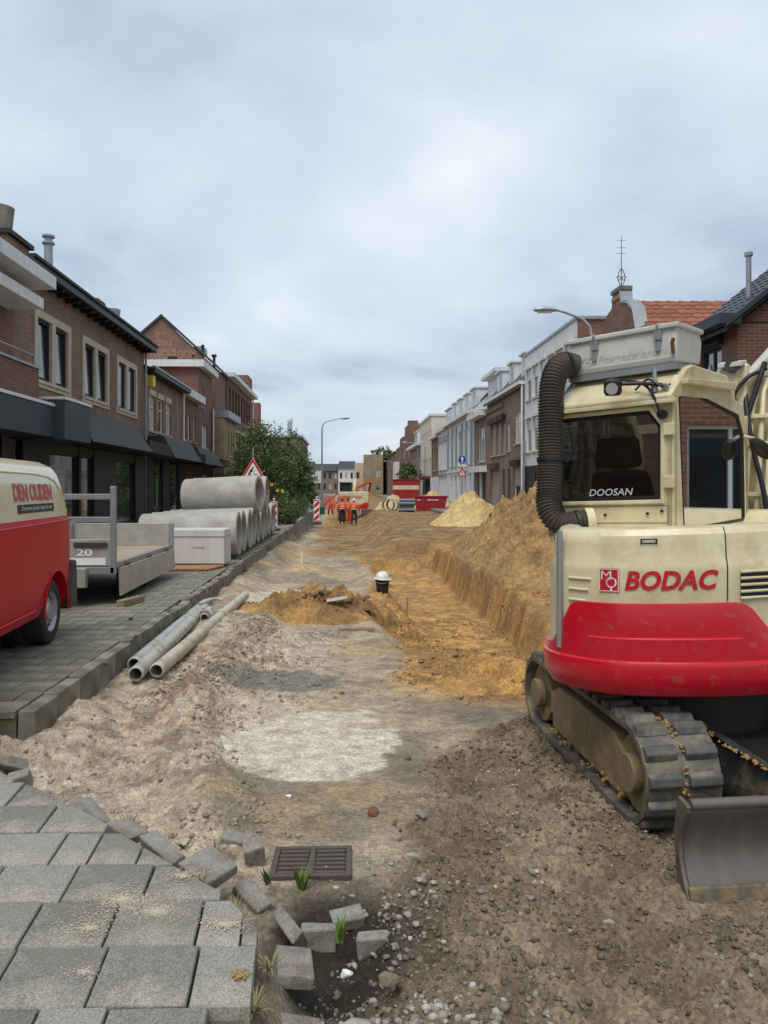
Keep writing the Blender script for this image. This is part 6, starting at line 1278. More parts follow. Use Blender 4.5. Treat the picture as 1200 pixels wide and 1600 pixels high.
mb = MB(); mb.box(bx0 - .004, bx1 + .002, by0 - .006, by1, .52, .532); mb.box(bx1 - .65, bx1 - .40, by0 - .006, by0, .30, .312); mb.build('casting_line', M_conc, o)
mb = MB(); mb.hexa([(-5.1, 14.55, -.085), (-3.35, 14.75, -.085), (-3.2, 15.38, -.085), (-5.2, 15.3, -.085), (-5.1, 14.55, -.045), (-3.35, 14.75, -.055), (-3.2, 15.38, -.042), (-5.2, 15.3, -.05)]); o = mb.build('plywood_sheet', mat('orange_ply', (.42, .20, .09), .75, (.30, .15, .08), 3)); tag(o, 'thin orange brown sheet lying in front of the pale concrete block', 'board')
mb = MB(); mb.box(-.055, .055, -.26, .26, 0, .085); o = mb.build('timber_beam', M_timber, loc=(W(-2.95, 10.55, 0)[0], 10.55, -.097), bevel=.006, rot=(0, 0, R(-14))); tag(o, 'short squared timber lying on the pavement near the kerb', 'timber')
# ------------------------------------------------------------------ plastic pipes by the kerb
def long_pipe(label, p0, p1, r_, m, ri=.86):
    p0, p1 = Vector(p0), Vector(p1); return pipe_obj('plastic_pipe', label, p0, p1 - p0, (p1 - p0).length, r_, r_ * ri, m, 'plastic pipes along the kerb', 22, 'plastic pipe')
long_pipe('blue grey plastic pipe lying closest to the kerb', (-2.46, 7.55, -.235), (-2.80, 12.0, -.30), .068, M_pvcb)
long_pipe('mottled grey plastic pipe in the middle of the three', (-2.33, 7.20, -.25), (-2.66, 11.4, -.29), .072, M_pvc)
long_pipe('cream plastic pipe on the street side of the three, with a torn end', (-2.20, 7.42, -.27), (-2.28, 12.6, -.27), .072, mat('cream_pvc', (.52, .48, .38), .55, (.42, .39, .31), 5, dirt=(.28, .22, .15), dscale=5, damt=.35))
long_pipe('short pipe offcut lying between the long plastic pipes', (-2.42, 10.35, -.25), (-2.50, 11.0, -.25), .06, M_pvc)
for k, (p, q) in enumerate((((-2.62, 10.9, -.15), (-2.35, 11.1, -.12)), ((-2.50, 10.5, -.2), (-2.28, 10.25, -.2)))):
    mb = MB(); p, q = Vector(p), Vector(q); mb.tube([p - p, (q - p) * .4 + Vector((0, 0, .03)), (q - p) * .7 + Vector((0, .04, .03)), q - p], .025, 10); o = mb.build('pipe_elbow', M_pvc, loc=p, smooth=50); tag(o, ['white pipe elbow lying across the plastic pipes', 'second white pipe elbow below the first on the plastic pipes'][k], 'pipe elbow', 'plastic pipes along the kerb')
mb = MB(); mb.tube([(0, 0, 0), (.30, .12, .02), (.62, .10, .01)], [.03, .035, .03], 9); o = mb.build('rusty_pipe', M_rust, loc=(-1.95, 11.7, hz(-1.95, 11.7) + .05), smooth=50); tag(o, 'rusty pipe stub sticking out left of the orange sand pile', 'pipe')
# ------------------------------------------------------------------ bucket and helmet, pegs
bz = hz(-.03, 14.6) ; BK = (-.03, 14.6, bz)
bkt = empty('bucket', BK, 0, 'black bucket standing at the edge of the trench', 'bucket'); mb = MB(); mb.tube([(0, 0, 0), (0, 0, .25), (0, 0, .27)], [.105, .135, .14], 24, caps=False); mb.tube([(0, 0, .012), (0, 0, .014)], [.104, .104], 24); mb.build('pail', M_black, bkt, smooth=40); mb = MB(); mb.tube([(.138 * math.cos(t), .0 + .02, .25 - .10 * math.sin(t)) if False else (.14 * math.cos(t), -.15 * math.sin(t), .25 - .05 * math.sin(t)) for t in np.linspace(0, math.pi, 14)], .005, 6); mb.build('handle', M_zinc, bkt)
mb = MB(); vs = []; na = 24
for k in range(9):
    t = k / 8 * math.pi / 2; r_ = .135 * math.cos(t) ** .8; vs += [(r_ * 1.12 * math.cos(a), r_ * math.sin(a), .14 * math.sin(t)) for a in np.linspace(0, 2 * math.pi, na, endpoint=False)]
mb.add(vs, [(i * na + k, i * na + (k + 1) % na, (i + 1) * na + (k + 1) % na, (i + 1) * na + k) for i in range(8) for k in range(na)])
mb.tube([(0, 0, -.005), (0, 0, .008)], [.175, .165], 24)
o = mb.build('helmet', M_helm, loc=(BK[0], BK[1], bz + .275), smooth=50, rot=(R(4), 0, R(70))); tag(o, 'white safety helmet resting on the black bucket', 'helmet')
for k, (x, y, h, m, lab) in enumerate(((-2.0, 18.6, .32, M_whitew, 'thin white survey peg on the small grey sand mound'), (.42, 14.2, .42, M_timber, 'thin wooden peg standing right of the black bucket'))):
    mb = MB(); mb.hexa([(-.016, -.016, 0), (.016, -.016, 0), (.016, .016, 0), (-.016, .016, 0), (-.02 + .02, -.016, h), (.012 + .02, -.016, h), (.012 + .02, .016, h), (-.02 + .02, .016, h)]); o = mb.build('survey_peg', m, loc=(x, y, hz(x, y) - .03)); tag(o, lab, 'peg')
mb = MB(); mb.hexa([(0, 0, 0), (.5, .03, 0), (.5, .10, 0), (0, .09, 0), (0, 0, .035), (.5, .03, .03), (.5, .10, .03), (0, .09, .035)]); o = mb.build('board_piece', M_timber, loc=(-.62, 10.4, hz(-.4, 10.4))); tag(o, 'weathered board piece lying before the orange sand pile', 'board')
# ------------------------------------------------------------------ signs, posts, barriers
def flat_poly(mb, pts, T, t0, t1, m=0): mb.prism(pts, t0, t1, T, m)
def tri(cx, cz, w, top=None): h = w * .866; return [(cx - w / 2, cz), (cx + w / 2, cz), (cx, cz + h)]
sg = empty('road_sign', (-4.78, 28.0, -.1), 0, 'red bordered triangular roadworks sign behind the concrete pipes', 'road sign'); TS = lambda p, q, t: (p, t, q)
mb = MB(); mb.cyl((0, .05, 0), (0, .05, 3.05), .03, n=10); mb.build('pole', M_steel, sg, smooth=50)
def rtri(cx, z0, w, rr=.06):
    pts = []; base = tri(cx, z0, w)
    for k in range(3):
        p = Vector(base[k]); a = (Vector(base[k - 1]) - p).normalized(); b = (Vector(base[(k + 1) % 3]) - p).normalized()
        for f_ in (0, .5, 1):
            q = p + a * rr * (1 - f_) + b * rr * f_; pts.append((q.x, q.y + 0))
    return pts
mb = MB(); mb.prism(rtri(0, 1.90, .92, .05), 0, .02, TS); plate = mb.build('sign_plate', M_signwhite, sg)
mb = MB(); mb.prism(rtri(0, 1.915, .885, .05), -.006, -.001, TS); mb.build('red_border', M_signred, plate); mb = MB(); mb.prism(rtri(0, 1.99, .62, .03), -.011, -.007, TS); mb.build('white_field', M_signwhite, plate)
mb = MB(); F2 = lambda pts: mb.prism(pts, -.016, -.012, TS)
F2([(.0 + .035 * math.cos(t), 2.32 + .035 * math.sin(t)) for t in np.linspace(0, 6.28, 11)[:-1]]); F2([(-.06, 2.29), (.0, 2.29), (-.02, 2.20), (-.09, 2.14), (-.13, 2.17), (-.10, 2.25)]); F2([(-.13, 2.17), (-.08, 2.14), (-.06, 2.02), (-.10, 2.02), (-.12, 2.10), (-.17, 2.02), (-.20, 2.03), (-.16, 2.12)]); F2([(-.03, 2.27), (.0, 2.24), (.10, 2.07), (.08, 2.06)]); F2([(.06, 2.015), (.20, 2.015), (.14, 2.10), (.10, 2.09)])
mb.build('digging_figure', M_ink, plate)
mb = MB(); mb.prism([(.28 + .33 * math.cos(t), 1.38 + .33 * math.sin(t)) for t in np.linspace(0, 6.28, 33)[:-1]], .0, .02, TS); dp = mb.build('round_plate', M_signred, sg); mb = MB(); mb.prism([(.28 + .24 * math.cos(t), 1.38 + .24 * math.sin(t)) for t in np.linspace(0, 6.28, 33)[:-1]], -.006, -.002, TS); mb.build('white_centre', M_signwhite, dp); mb = MB(); mb.prism([(.16, 1.35), (.40, 1.35), (.40, 1.42), (.16, 1.42)], -.012, -.007, TS); mb.build('dark_symbol', M_signred, dp)
def beacon(label, loc, w=.26, h=1.0, lean=0, rz=0):
    b = empty('barrier_board', loc, rz, label, 'barrier board', 'red and white barrier boards'); b.rotation_euler = (0, lean, rz)
    mb = MB(); mb.box(-w / 2, w / 2, -.02, .02, .10, .10 + h); p = mb.build('panel', M_signwhite, b, bevel=.012); mb = MB(); k = 4
    for i in range(-1, 4):
        z0 = .10 + h * (i / 3.4) + .02; q = [(-w / 2 + .02, z0), (w / 2 - .02, z0 + .2), (w / 2 - .02, z0 + .36), (-w / 2 + .02, z0 + .16)]
        lo, hi = .12, .08 + h; q = [(a, min(max(z, lo), hi)) for a, z in q]
        if q[2][1] - q[1][1] < .02 and q[3][1] - q[0][1] < .02: continue
        mb.prism(q, -.027, -.021, lambda a, z, t: (a, t, z)); mb.prism(q, .021, .027, lambda a, z, t: (a, t, z))
    mb.build('red_stripes', M_signred, p); mb = MB(); mb.box(-.2, .2, -.38, .38, 0, .10); mb.build('foot', M_dgrey, b, bevel=.02); mb = MB(); mb.tube([(0, 0, 1.1), (0, 0, 1.16), (0, 0, 1.19), (0, 0, 1.24)], [.03, .03, .045, .03], 10); mb.build('knob', M_signwhite, b, smooth=50)
    return b
beacon('red and white barrier board standing on the left pavement beyond the pipes', (-2.98, 34.0, -.12))
beacon('red and white barrier board leaning before the brown brick house', (6.37, 40, -.1), lean=R(-9))
beacon('red and white barrier board mostly hidden behind the end of the pipe row', (-4.10, 28.6, -.12))
def lamp_post(label, loc, h, arm, head=1):
    l = empty('street_lamp', loc, 0, label, 'street lamp', 'grey street lamps'); mb = MB(); s = 1 if arm > 0 else -1
    mb.tube([(0, 0, 0), (0, 0, 1.2), (0, 0, h - .55), (s * .06, 0, h - .25), (s * .25, 0, h - .05), (arm * .75, 0, h + .13), (arm, 0, h + .19)], [.085, .07, .045, .042, .038, .034, .03], 12); mb.build('mast', M_steel, l, smooth=60)
    mb = MB(); mb.tube([(arm - s * .05, 0, h + .185), (arm + s * .1, 0, h + .20), (arm + s * .35, 0, h + .215), (arm + s * .55, 0, h + .20), (arm + s * .62, 0, h + .19)], [.03, .06, .085, .06, .015], 10); hd = mb.build('lamp_head', M_steel, l, smooth=60)
    mb = MB(); mb.box(arm + s * .12 if s > 0 else arm + s * .5, arm + s * .5 if s > 0 else arm + s * .12, -.05, .05, h + .118, h + .14); mb.build('lens', M_curt, hd)
lamp_post('tall grey street lamp on the left pavement curving over the street', (-4.2, 52, -.1), 6.1, 1.25)
lamp_post('grey street lamp rising behind the excavator roof on the right', (5.55, 20.5, -.1), 6.15, -.95)
lamp_post('distant street lamp before the dark red brick block', (4.7, 88, -.1), 6.6, -2.0)
lamp_post('very distant street lamp at the end of the right row', (2.5, 150, -.1), 6.6, -2.0)
gp = empty('guide_sign', (5.6, 55, -.1), 0, 'blue round one way arrow sign above a small warning triangle', 'road sign')
mb = MB(); mb.cyl((0, .05, 0), (0, .05, 3.95), .035, n=10); mb.build('pole', M_steel, gp, smooth=50); circ = lambda cx, cz, r_, n=32: [(cx + r_ * math.cos(t), cz + r_ * math.sin(t)) for t in np.linspace(0, 2 * math.pi, n, endpoint=False)]
mb = MB(); mb.prism(circ(0, 3.62, .31), 0, .02, TS); d = mb.build('round_plate', M_signwhite, gp); mb = MB(); mb.prism(circ(0, 3.62, .29), -.006, -.001, TS); mb.build('blue_field', M_signblue, d); mb = MB(); mb.prism([(-.045, 3.40), (.045, 3.40), (.045, 3.66), (.13, 3.66), (0, 3.84), (-.13, 3.66), (-.045, 3.66)], -.012, -.007, TS); mb.build('arrow', M_signwhite, d)
mb = MB(); mb.prism(rtri(0, 2.42, .72, .05), 0, .02, TS); d = mb.build('triangle_plate', M_signred, gp); mb = MB(); mb.prism(rtri(0, 2.49, .46, .03), -.006, -.001, TS); mb.build('white_field', M_signwhite, d); mb = MB(); mb.prism([(-.02, 2.55), (.02, 2.55), (.03, 2.78), (-.03, 2.78)], -.012, -.007, TS); mb.build('mark', M_ink, d)
mb = MB(); mb.prism([(-.3, 3.12), (.3, 3.12), (.3, 3.24), (-.3, 3.24)], 0, .02, TS); mb.build('sub_plate', M_signwhite, gp)
mb = MB(); mb.cyl((0, 0, 0), (0, 0, 5.7), .045, n=8); mb.cyl((-1.1, 0, 2.9), (.8, 0, 2.2), .02, n=6); o = mb.build('signal_pole', M_steel, loc=(3.44, 78, -.1)); tag(o, 'thin pole with a slanting stay beside the red site container', 'pole')
yb = empty('marker_post', (4.08, 29.5, hz(4.08, 29.5) - .1), 0, 'yellow marker post with a dark cap in front of the yellow sand pile', 'marker post'); mb = MB(); mb.tube([(0, 0, 0), (.04, 0, .72)], [.10, .085], 14); mb.build('post', M_yelp, yb, smooth=50); mb = MB(); mb.tube([(.04, 0, .72), (.045, 0, .78), (.045, 0, .90), (.045, 0, .95)], [.06, .09, .09, .05], 14); mb.build('cap', M_dgrey, yb, smooth=50)
# ------------------------------------------------------------------ far machines and containers
e2 = empty('excavator', (-2.25, 58.5, hz(-2.25, 58.5)), 0, 'distant cream and red excavator seen from behind, with an orange boom', 'excavator'); Z2 = e2.location.z
def e2p(name, m, boxes, bevel=.03):
    mb = MB()
    for b in boxes: mb.box(*b)
    return mb.build(name, m, e2, bevel=bevel)
mb = MB(); mb.prism([(-1.08, 1.15), (1.08, 1.15), (1.12, 2.05), (1.06, 2.12), (-1.06, 2.12), (-1.12, 2.05)], -1.1, 1.2, lambda p, q, t: (p, t, q)); mb.build('hood', M_cream, e2, bevel=.05)
mb = MB(); mb.prism([(-1.1, .85), (1.0, .85), (1.1, 1.0), (1.1, 1.32), (.75, 1.32), (.55, 1.148), (-.55, 1.148), (-.8, 1.32), (-1.1, 1.32)], -1.16, .2, lambda p, q, t: (p, t, q)); mb.build('counterweight', M_mred, e2, bevel=.02)
mb = MB(); add_text(mb, lambda x, y: (-.62 + x, -1.106, 1.62 + y), 'DEN OUDEN', width=1.24, height=.20, bold=.03); mb.build('lettering', M_mred, e2)
e2p('cab', M_black, [(-1.12, -.25, -.2, 1.3, 2.0, 2.75)], .08); e2p('cab_roof', M_dgrey, [(-1.16, -.2, -.3, 1.3, 2.75, 2.85)])
for s in (-1, 1):
    mb = MB(); x0 = .55 if s > 0 else -1.15; pts = [(-1.5 + .36 * math.cos(t), .38 + .38 * math.sin(t)) for t in np.linspace(math.pi / 2, 3 * math.pi / 2, 9)] + [(1.4 + .36 * math.cos(t), .38 + .38 * math.sin(t)) for t in np.linspace(-math.pi / 2, math.pi / 2, 9)]
    mb.prism(pts, x0, x0 + .75, lambda p, q, t: (t, p, q)); tk2 = mb.build('track', M_track, e2); 
    mb = MB()
    for k in range(9): t = math.pi / 2 + math.pi * k / 8; mb.box(x0 + .02, x0 + .73, -1.5 + .40 * math.cos(t) - .03, -1.5 + .40 * math.cos(t) + .03, .38 + .40 * math.sin(t) - .04, .38 + .40 * math.sin(t) + .04)
    mb.build('track_pads', M_track, tk2)
M_oboom = mat('orange_boom', (.50, .085, .02), .5, (.42, .07, .02), 2)
mb = MB(); mb.tube([(.1, .8, 1.9), (.2, 1.4, 2.45), (.7, 2.0, 2.75), (1.2, 2.2, 2.85)], [.16, .14, .12, .09], 8); mb.build('boom', M_oboom, e2, smooth=40); mb = MB(); mb.tube([(-.15, .6, 2.1), (.0, 1.0, 2.75), (.05, 1.2, 3.1)], [.17, .14, .10], 8); mb.build('boom_cylinder', M_cream, e2, smooth=40); mb = MB(); mb.tube([(1.2, 2.2, 2.9), (.9, 3.4, 1.4)], [.10, .07], 8); mb.build('dipper_arm', M_oboom, e2, smooth=40)
def skip():
    s = empty('skip', (3.60, 60, -.30), 0, 'open red waste skip with white lettering before the sand piles', 'skip'); mb = MB(); w, d, h = 1.30, .85, 1.15
    T_ = lambda x, y, z: (x, y, z)
    b0 = [(-w * .82, -d, .05), (w * .82, -d, .05), (w * .82, d, .05), (-w * .82, d, .05)]; t0 = [(-w, -d, h), (w, -d, h), (w, d, h), (-w, d, h)]; bi = [(p[0] * .95, p[1] * .93, .1) for p in b0]; ti = [(p[0] * .95, p[1] * .93, h) for p in t0]
    mb.add(b0 + t0 + bi + ti, [(3, 2, 1, 0), (0, 1, 5, 4), (1, 2, 6, 5), (2, 3, 7, 6), (3, 0, 4, 7), (4, 5, 13, 12), (5, 6, 14, 13), (6, 7, 15, 14), (7, 4, 12, 15), (8, 9, 13, 12), (9, 10, 14, 13), (10, 11, 15, 14), (11, 8, 12, 15), (8, 9, 10, 11)]); mb.build('tub', M_skipred, s)
    mb = MB(); mb.box(-w - .05, w + .05, -d - .06, -d + .0, h - .1, h + .03); mb.build('rim', M_skipred, s, bevel=.015)
    for x in (-.55, .0, .55): mb = MB(); mb.box(x - .04, x + .04, -d - .05, -d - .002, .1, h - .1); mb.build('rib', M_skipred, s)
    mb = MB(); add_text(mb, lambda x, y: (-.25 + x, -d - .065, .80 + y), 'DEN OUDEN', width=.85, height=.12, bold=.03); add_text(mb, lambda x, y: (-1.05 + x, -d - .065, .80 + y), 'DEN', width=.25, height=.10, bold=.03); mb.build('lettering', M_signwhite, s)
skip()
cb_ = empty('site_container', (2.15, 75, -.28), 0, 'red site container with a cream band beneath its roof', 'container')
mb = MB(); mb.box(-1.25, 1.25, -.2, 3.5, 0, 2.5); mb.build('body', M_skipred, cb_, bevel=.03); mb = MB(); mb.box(-1.256, 1.256, -.206, 3.4, 1.60, 2.0); mb.build('cream_band', M_cream, cb_); mb = MB(); mb.box(-1.3, 1.3, -.26, 3.55, 2.5, 2.58); mb.build('roof', M_skipred, cb_)
for x in (-.9, -.3, .3, .9): mb = MB(); mb.box(x - .03, x + .03, -.222, -.204, .1, 1.58); mb.build('door_bar', M_skipred, cb_)
for lay in range(4):
    for q in range(3):
        o = pipe_obj('drain_pipe', 'blue grey drain pipe left of the red skip, %s layer, %s of three' % (['bottom', 'second', 'third', 'top'][lay], ['front', 'middle', 'back'][q]), Vector((2.25 + .02 * lay, 57 + q * .26 + (.13 if lay % 2 else 0), hz(1.6, 57) + .14 + lay * .235)), Vector((-1, 0, 0)), 1.15, .13, .105, mat('grey_pipe', (.17, .20, .24), .5) if 'grey_pipe' not in MATS else MATS['grey_pipe'], 'stack of drain pipes beside the skip', 16, 'drain pipe')
for k, x in enumerate((.28, .62)):
    o = pipe_obj('concrete_ring', ['left one of two upright grey rings on the far sand', 'right one of two upright grey rings on the far sand'][k], Vector((x, 60 + k * .3, hz(x, 60) + .45)), Vector((.25, 1, 0)), .5, .50, .42, M_conc, 'two concrete rings on the far sand', 28, 'concrete ring')
# hoarding, fences, box
bd = empty('billboard', (-8.8, 95, -.1), 0, 'blank white billboard on posts near the end of the left pavement', 'billboard'); mb = MB(); mb.box(-1.0, 1.1, -.05, .05, 2.2, 3.7); mb.build('panel', M_white, bd)
for x in (-.8, .9): mb = MB(); mb.cyl((x, .09, 0), (x, .09, 3.6), .04, n=8); mb.build('post', M_zinc, bd)
def mesh_fence(label, p0, p1, h, m, n):
    p0, p1 = Vector(p0), Vector(p1); f = empty('site_fence', p0, 0, label, 'fence', 'site fence panels'); d = p1 - p0
    mb = MB(); mb.tube([(0, 0, 0), (0, 0, h), d + Vector((0, 0, h)), d], .022, 8); mb.tube([(0, 0, .2), d + Vector((0, 0, .2))], .02, 8); mb.build('frame', M_steel, f)
    mb = MB()
    for k in range(1, n): a = d * k / n; mb.cyl(a + Vector((0, 0, .2)), a + Vector((0, 0, h)), .006, n=4)
    for k in range(1, 6): mb.cyl(Vector((0, 0, h * k / 6)), d + Vector((0, 0, h * k / 6)), .006, n=4)
    o = mb.build('mesh_infill', M_steel, f); o['kind'] = 'stuff'
mesh_fence('galvanised mesh site fence panel left of the street lamp', (-6.6, 58, -.1), (-5.5, 56, -.1), 2.0, M_steel, 22); mesh_fence('long galvanised mesh fence before the shrubs far left', (-9.0, 62, -.1), (-6.6, 61, -.1), 2.0, M_steel, 30)
M_net = mat('orange_netting', (.70, .10, .035), .7, (.62, .09, .03), 5)
for k, (x0, x1, y, lab) in enumerate(((-4.25, -3.45, 54, 'orange safety netting beside the street lamp'), (-3.35, -2.75, 57, 'orange safety netting right of the street lamp, farther off'))):
    f = empty('safety_netting', (x0, y, -.1), 0, lab, 'netting', 'orange safety netting'); mb = MB()
    for i in range(13): mb.box((x1 - x0) * i / 12 - .012, (x1 - x0) * i / 12 + .012, -.004, .004, .05, 1.0)
    for i in range(14): mb.box(0, x1 - x0, -.006, .006, .05 + i * .07, .085 + i * .07)
    o = mb.build('net', M_net, f); o['kind'] = 'stuff'; mb = MB(); mb.cyl((0, 0, 0), (0, 0, 1.1), .02, n=6); mb.build('stake', M_steel, f)
mb = MB(); mb.box(-.2, .2, -.2, .2, 0, .40); mb.box(-.22, .22, -.22, .22, .40, .45); o = mb.build('green_box', mat('green_plastic', (.01, .10, .06), .5), loc=(-3.75, 46, -.1), bevel=.02); tag(o, 'small dark green box at the foot of the street lamp', 'box')
wf = empty('garden_gate', (-6.0, 52, -.1), 0, 'low white garden gate rail beside the shrubs', 'gate'); mb = MB(); mb.box(0, 1.5, -.03, .03, .55, .66); mb.build('rail', M_whitew, wf); 
for x in (0.05, 1.40): mb = MB(); mb.box(x, x + .08, -.04, .04, 0, .66 if x > 1 else 1.3); mb.build('post', M_whitew, wf)
# ------------------------------------------------------------------ people
def person(name, label, loc, rz, joints, rad, edges, shells, helmet=None):
    root = empty(name, loc, rz, label, 'person', 'road workers by the far excavator')
    def skin(nm, J, E, m, grow=0):
        ids = sorted({i for e_ in E for i in e_}, key=list(J).index); mp = {k: i for i, k in enumerate(ids)}
        me = bpy.data.meshes.new(nm); me.from_pydata([J[k] for k in ids], [(mp[a], mp[b]) for a, b in E], []); me.materials.append(m)
        o = bpy.data.objects.new(nm, me); col.objects.link(o); o.parent = root; sk = o.modifiers.new('skin', 'SKIN'); sk.use_smooth_shade = True
        if not me.skin_vertices: return o
        for k in ids: r_ = rad[k] + grow; me.skin_vertices[0].data[mp[k]].radius = (r_, r_)
        me.skin_vertices[0].data[mp[ids[0]]].use_root = True
        s = o.modifiers.new('sub', 'SUBSURF'); s.levels = 1; s.render_levels = 1; return o
    skin('body', joints, edges, M_skin)
    for nm, E, m, g in shells: skin(nm, joints, E, m, g)
    h = Vector(joints['head'])
    for nm, z in (('reflective_stripe', 1.08), ('reflective_stripe', 1.22)):
        q = Vector(joints['belly']) + (Vector(joints['chest']) - Vector(joints['belly'])) * ((z - 1.12) / .22); MB().tube([q, q + Vector((0, 0, .045))], .185, 14).build(nm, M_signwhite, root, smooth=60)
    mb = MB(); vs = []; na = 14
    for k in range(6):
        t = k / 5 * math.pi / 2; vs += [(h.x + .125 * math.cos(t) * math.cos(a), h.y + .135 * math.cos(t) * math.sin(a), h.z + .02 + .12 * math.sin(t)) for a in np.linspace(0, 2 * math.pi, na, endpoint=False)]
    mb.add(vs, [(i * na + k, i * na + (k + 1) % na, (i + 1) * na + (k + 1) % na, (i + 1) * na + k) for i in range(5) for k in range(na)]); mb.build('hair', helmet or mat('hair', (.05, .035, .025), .7), root, smooth=60)
def stand(lean=0, step=.08, arms=.05):
    J = {'pelvis': (0, 0, .95), 'belly': (0, .0, 1.12), 'chest': (0, .01 + lean, 1.34), 'neck': (0, .02 + lean, 1.52), 'head': (0, .03 + lean * 1.3, 1.66), 'crown': (0, .03 + lean * 1.3, 1.74), 'nose': (0, .13 + lean * 1.3, 1.65)}
    for s, n in ((-1, 'l'), (1, 'r')):
        J |= {n + 'hip': (s * .10, 0, .90), n + 'knee': (s * .11, step * s, .49), n + 'ankle': (s * .12, step * s - .02, .09), n + 'toe': (s * .13, step * s + .14, .04), n + 'sh': (s * .19, .01 + lean, 1.42), n + 'elb': (s * (.25 + arms), -.02 + lean, 1.14), n + 'wri': (s * (.25 + arms), .10 + lean, .92)}
        for f in range(5): J[n + 'f%d' % f] = (s * (.25 + arms) + (f - 2) * .016, .13 + lean + (.0 if f else -.01), .83 + (.03 if f in (0, 4) else 0))
    return J
RAD = {'pelvis': .14, 'belly': .135, 'chest': .155, 'neck': .058, 'head': .10, 'crown': .07, 'nose': .02}
for n in 'lr':
    RAD |= {n + 'hip': .095, n + 'knee': .062, n + 'ankle': .045, n + 'toe': .045, n + 'sh': .07, n + 'elb': .045, n + 'wri': .033}
    for f in range(5): RAD[n + 'f%d' % f] = .009
EDG = [('pelvis', 'belly'), ('belly', 'chest'), ('chest', 'neck'), ('neck', 'head'), ('head', 'crown'), ('head', 'nose')]; LEG = [('pelvis', 'belly')]; TOR = [('belly', 'pelvis'), ('belly', 'chest')]
for n in 'lr':
    EDG += [('pelvis', n + 'hip'), (n + 'hip', n + 'knee'), (n + 'knee', n + 'ankle'), (n + 'ankle', n + 'toe'), ('chest', n + 'sh'), (n + 'sh', n + 'elb'), (n + 'elb', n + 'wri')] + [(n + 'wri', n + 'f%d' % f) for f in range(5)]
    LEG += [('pelvis', n + 'hip'), (n + 'hip', n + 'knee'), (n + 'knee', n + 'ankle')]; TOR += [('chest', n + 'sh'), (n + 'sh', n + 'elb')]
SLV = TOR + [(n + 'elb', n + 'wri') for n in 'lr']
wy = 52.0
person('person', 'worker in orange vest and dark trousers, left of the pair seen from behind', (-2.83, wy, hz(-2.83, wy) + .0), R(4), stand(.02, .06), RAD, EDG, [('vest', SLV, M_orange, .022), ('trousers', LEG, M_navy, .016)])
person('person', 'worker in orange vest and dark trousers, right of the pair seen from behind', (-2.02, wy - .3, hz(-2.02, wy - .3)), R(-10), stand(.0, .10, .10), RAD, EDG, [('vest', SLV, M_orange, .026), ('trousers', LEG, M_navy, .018)], M_helm)
person('person', 'worker all in orange, half hidden between the other two', (-2.48, wy + 1.6, hz(-2.48, wy + 1.6)), R(20), stand(.0, .05), RAD, EDG, [('jacket', SLV, M_orange, .022), ('trousers', LEG, M_orange, .016)])
Jc = {k: (p[0], p[1] + max(0, p[2] - .9) * .8, p[2] * .75 if p[2] > .6 else p[2]) for k, p in stand(.05, .1).items()}
person('person', 'worker in orange bending forward left of the far excavator', (-4.0, 57.5, hz(-4.0, 57.5) + .35), R(-60), Jc, RAD, EDG, [('vest', SLV, M_orange, .022), ('trousers', LEG, M_navy, .016)])
# ------------------------------------------------------------------ drain, broken kerbs, stones
DZ = -.235; dr = empty('drain_grate', (-.335, 3.58, DZ), R(2), 'rusty cast iron drain grate in the rubble beside the paved corner', 'drain grate')
dw, dd = .185, .145
mb = MB(); mb.ring([(-dw, -dd), (dw, -dd), (dw, dd), (-dw, dd)], [(-dw + .028, -dd + .025), (dw - .028, -dd + .025), (dw - .028, dd - .025), (-dw + .028, dd - .025)], lambda p, q, t: (p, q, t), -.05, .0); mb.build('frame', M_iron, dr, bevel=.005)
mb = MB(); mb.box(-.014, .014, -dd + .025, dd - .025, -.04, -.002); mb.build('centre_rib', M_iron, dr, bevel=.004)
b_ = None
for i in range(6):
    for s in (-1, 1):
        y = -dd + .045 + i * (2 * dd - .09) / 5
        if b_ is None: mb = MB(); mb.box(-.069, .069, -.011, .011, -.035, -.003); b_ = mb.build('grate_bar', M_iron, dr, bevel=.004); o = b_
        else: o = inst(b_, 'grate_bar', dr)
        o.location = (s * .086, y, 0)
mb = MB(); mb.box(-dw + .02, dw - .02, -dd + .02, dd - .02, -.12, -.10); mb.build('sump', M_black, dr)
def rock(name, label, loc, size, m, seed, cat='stone', group=None, rot=0, flat=1, sub=2, cubic=0):
    bm = bmesh.new(); bmesh.ops.create_icosphere(bm, subdivisions=sub, radius=1); rg = random.Random(seed); ph = [Vector((rg.gauss(0, 1), rg.gauss(0, 1), rg.gauss(0, 1))).normalized() for _ in range(9)]; cut = [rg.uniform(.55, .85) for _ in range(9)]
    for v in bm.verts:
        p = v.co.copy()
        if cubic: k = max(abs(p.x), abs(p.y), abs(p.z)); p = p * (1 - cubic) + p / k * cubic * .75
        for d, c in zip(ph, cut):
            t = p.dot(d)
            if t > c: p -= d * (t - c) * .9
        p *= 1 + rg.uniform(-.05, .05); v.co = Vector((p.x * size[0], p.y * size[1], p.z * size[2]))
    me = bpy.data.meshes.new(name); bm.to_mesh(me); bm.free(); me.materials.append(m); o = bpy.data.objects.new(name, me); col.objects.link(o); o.location = loc; o.rotation_euler = (rg.uniform(-.2, .2), rg.uniform(-.2, .2), rot); tag(o, label, cat, group); return o
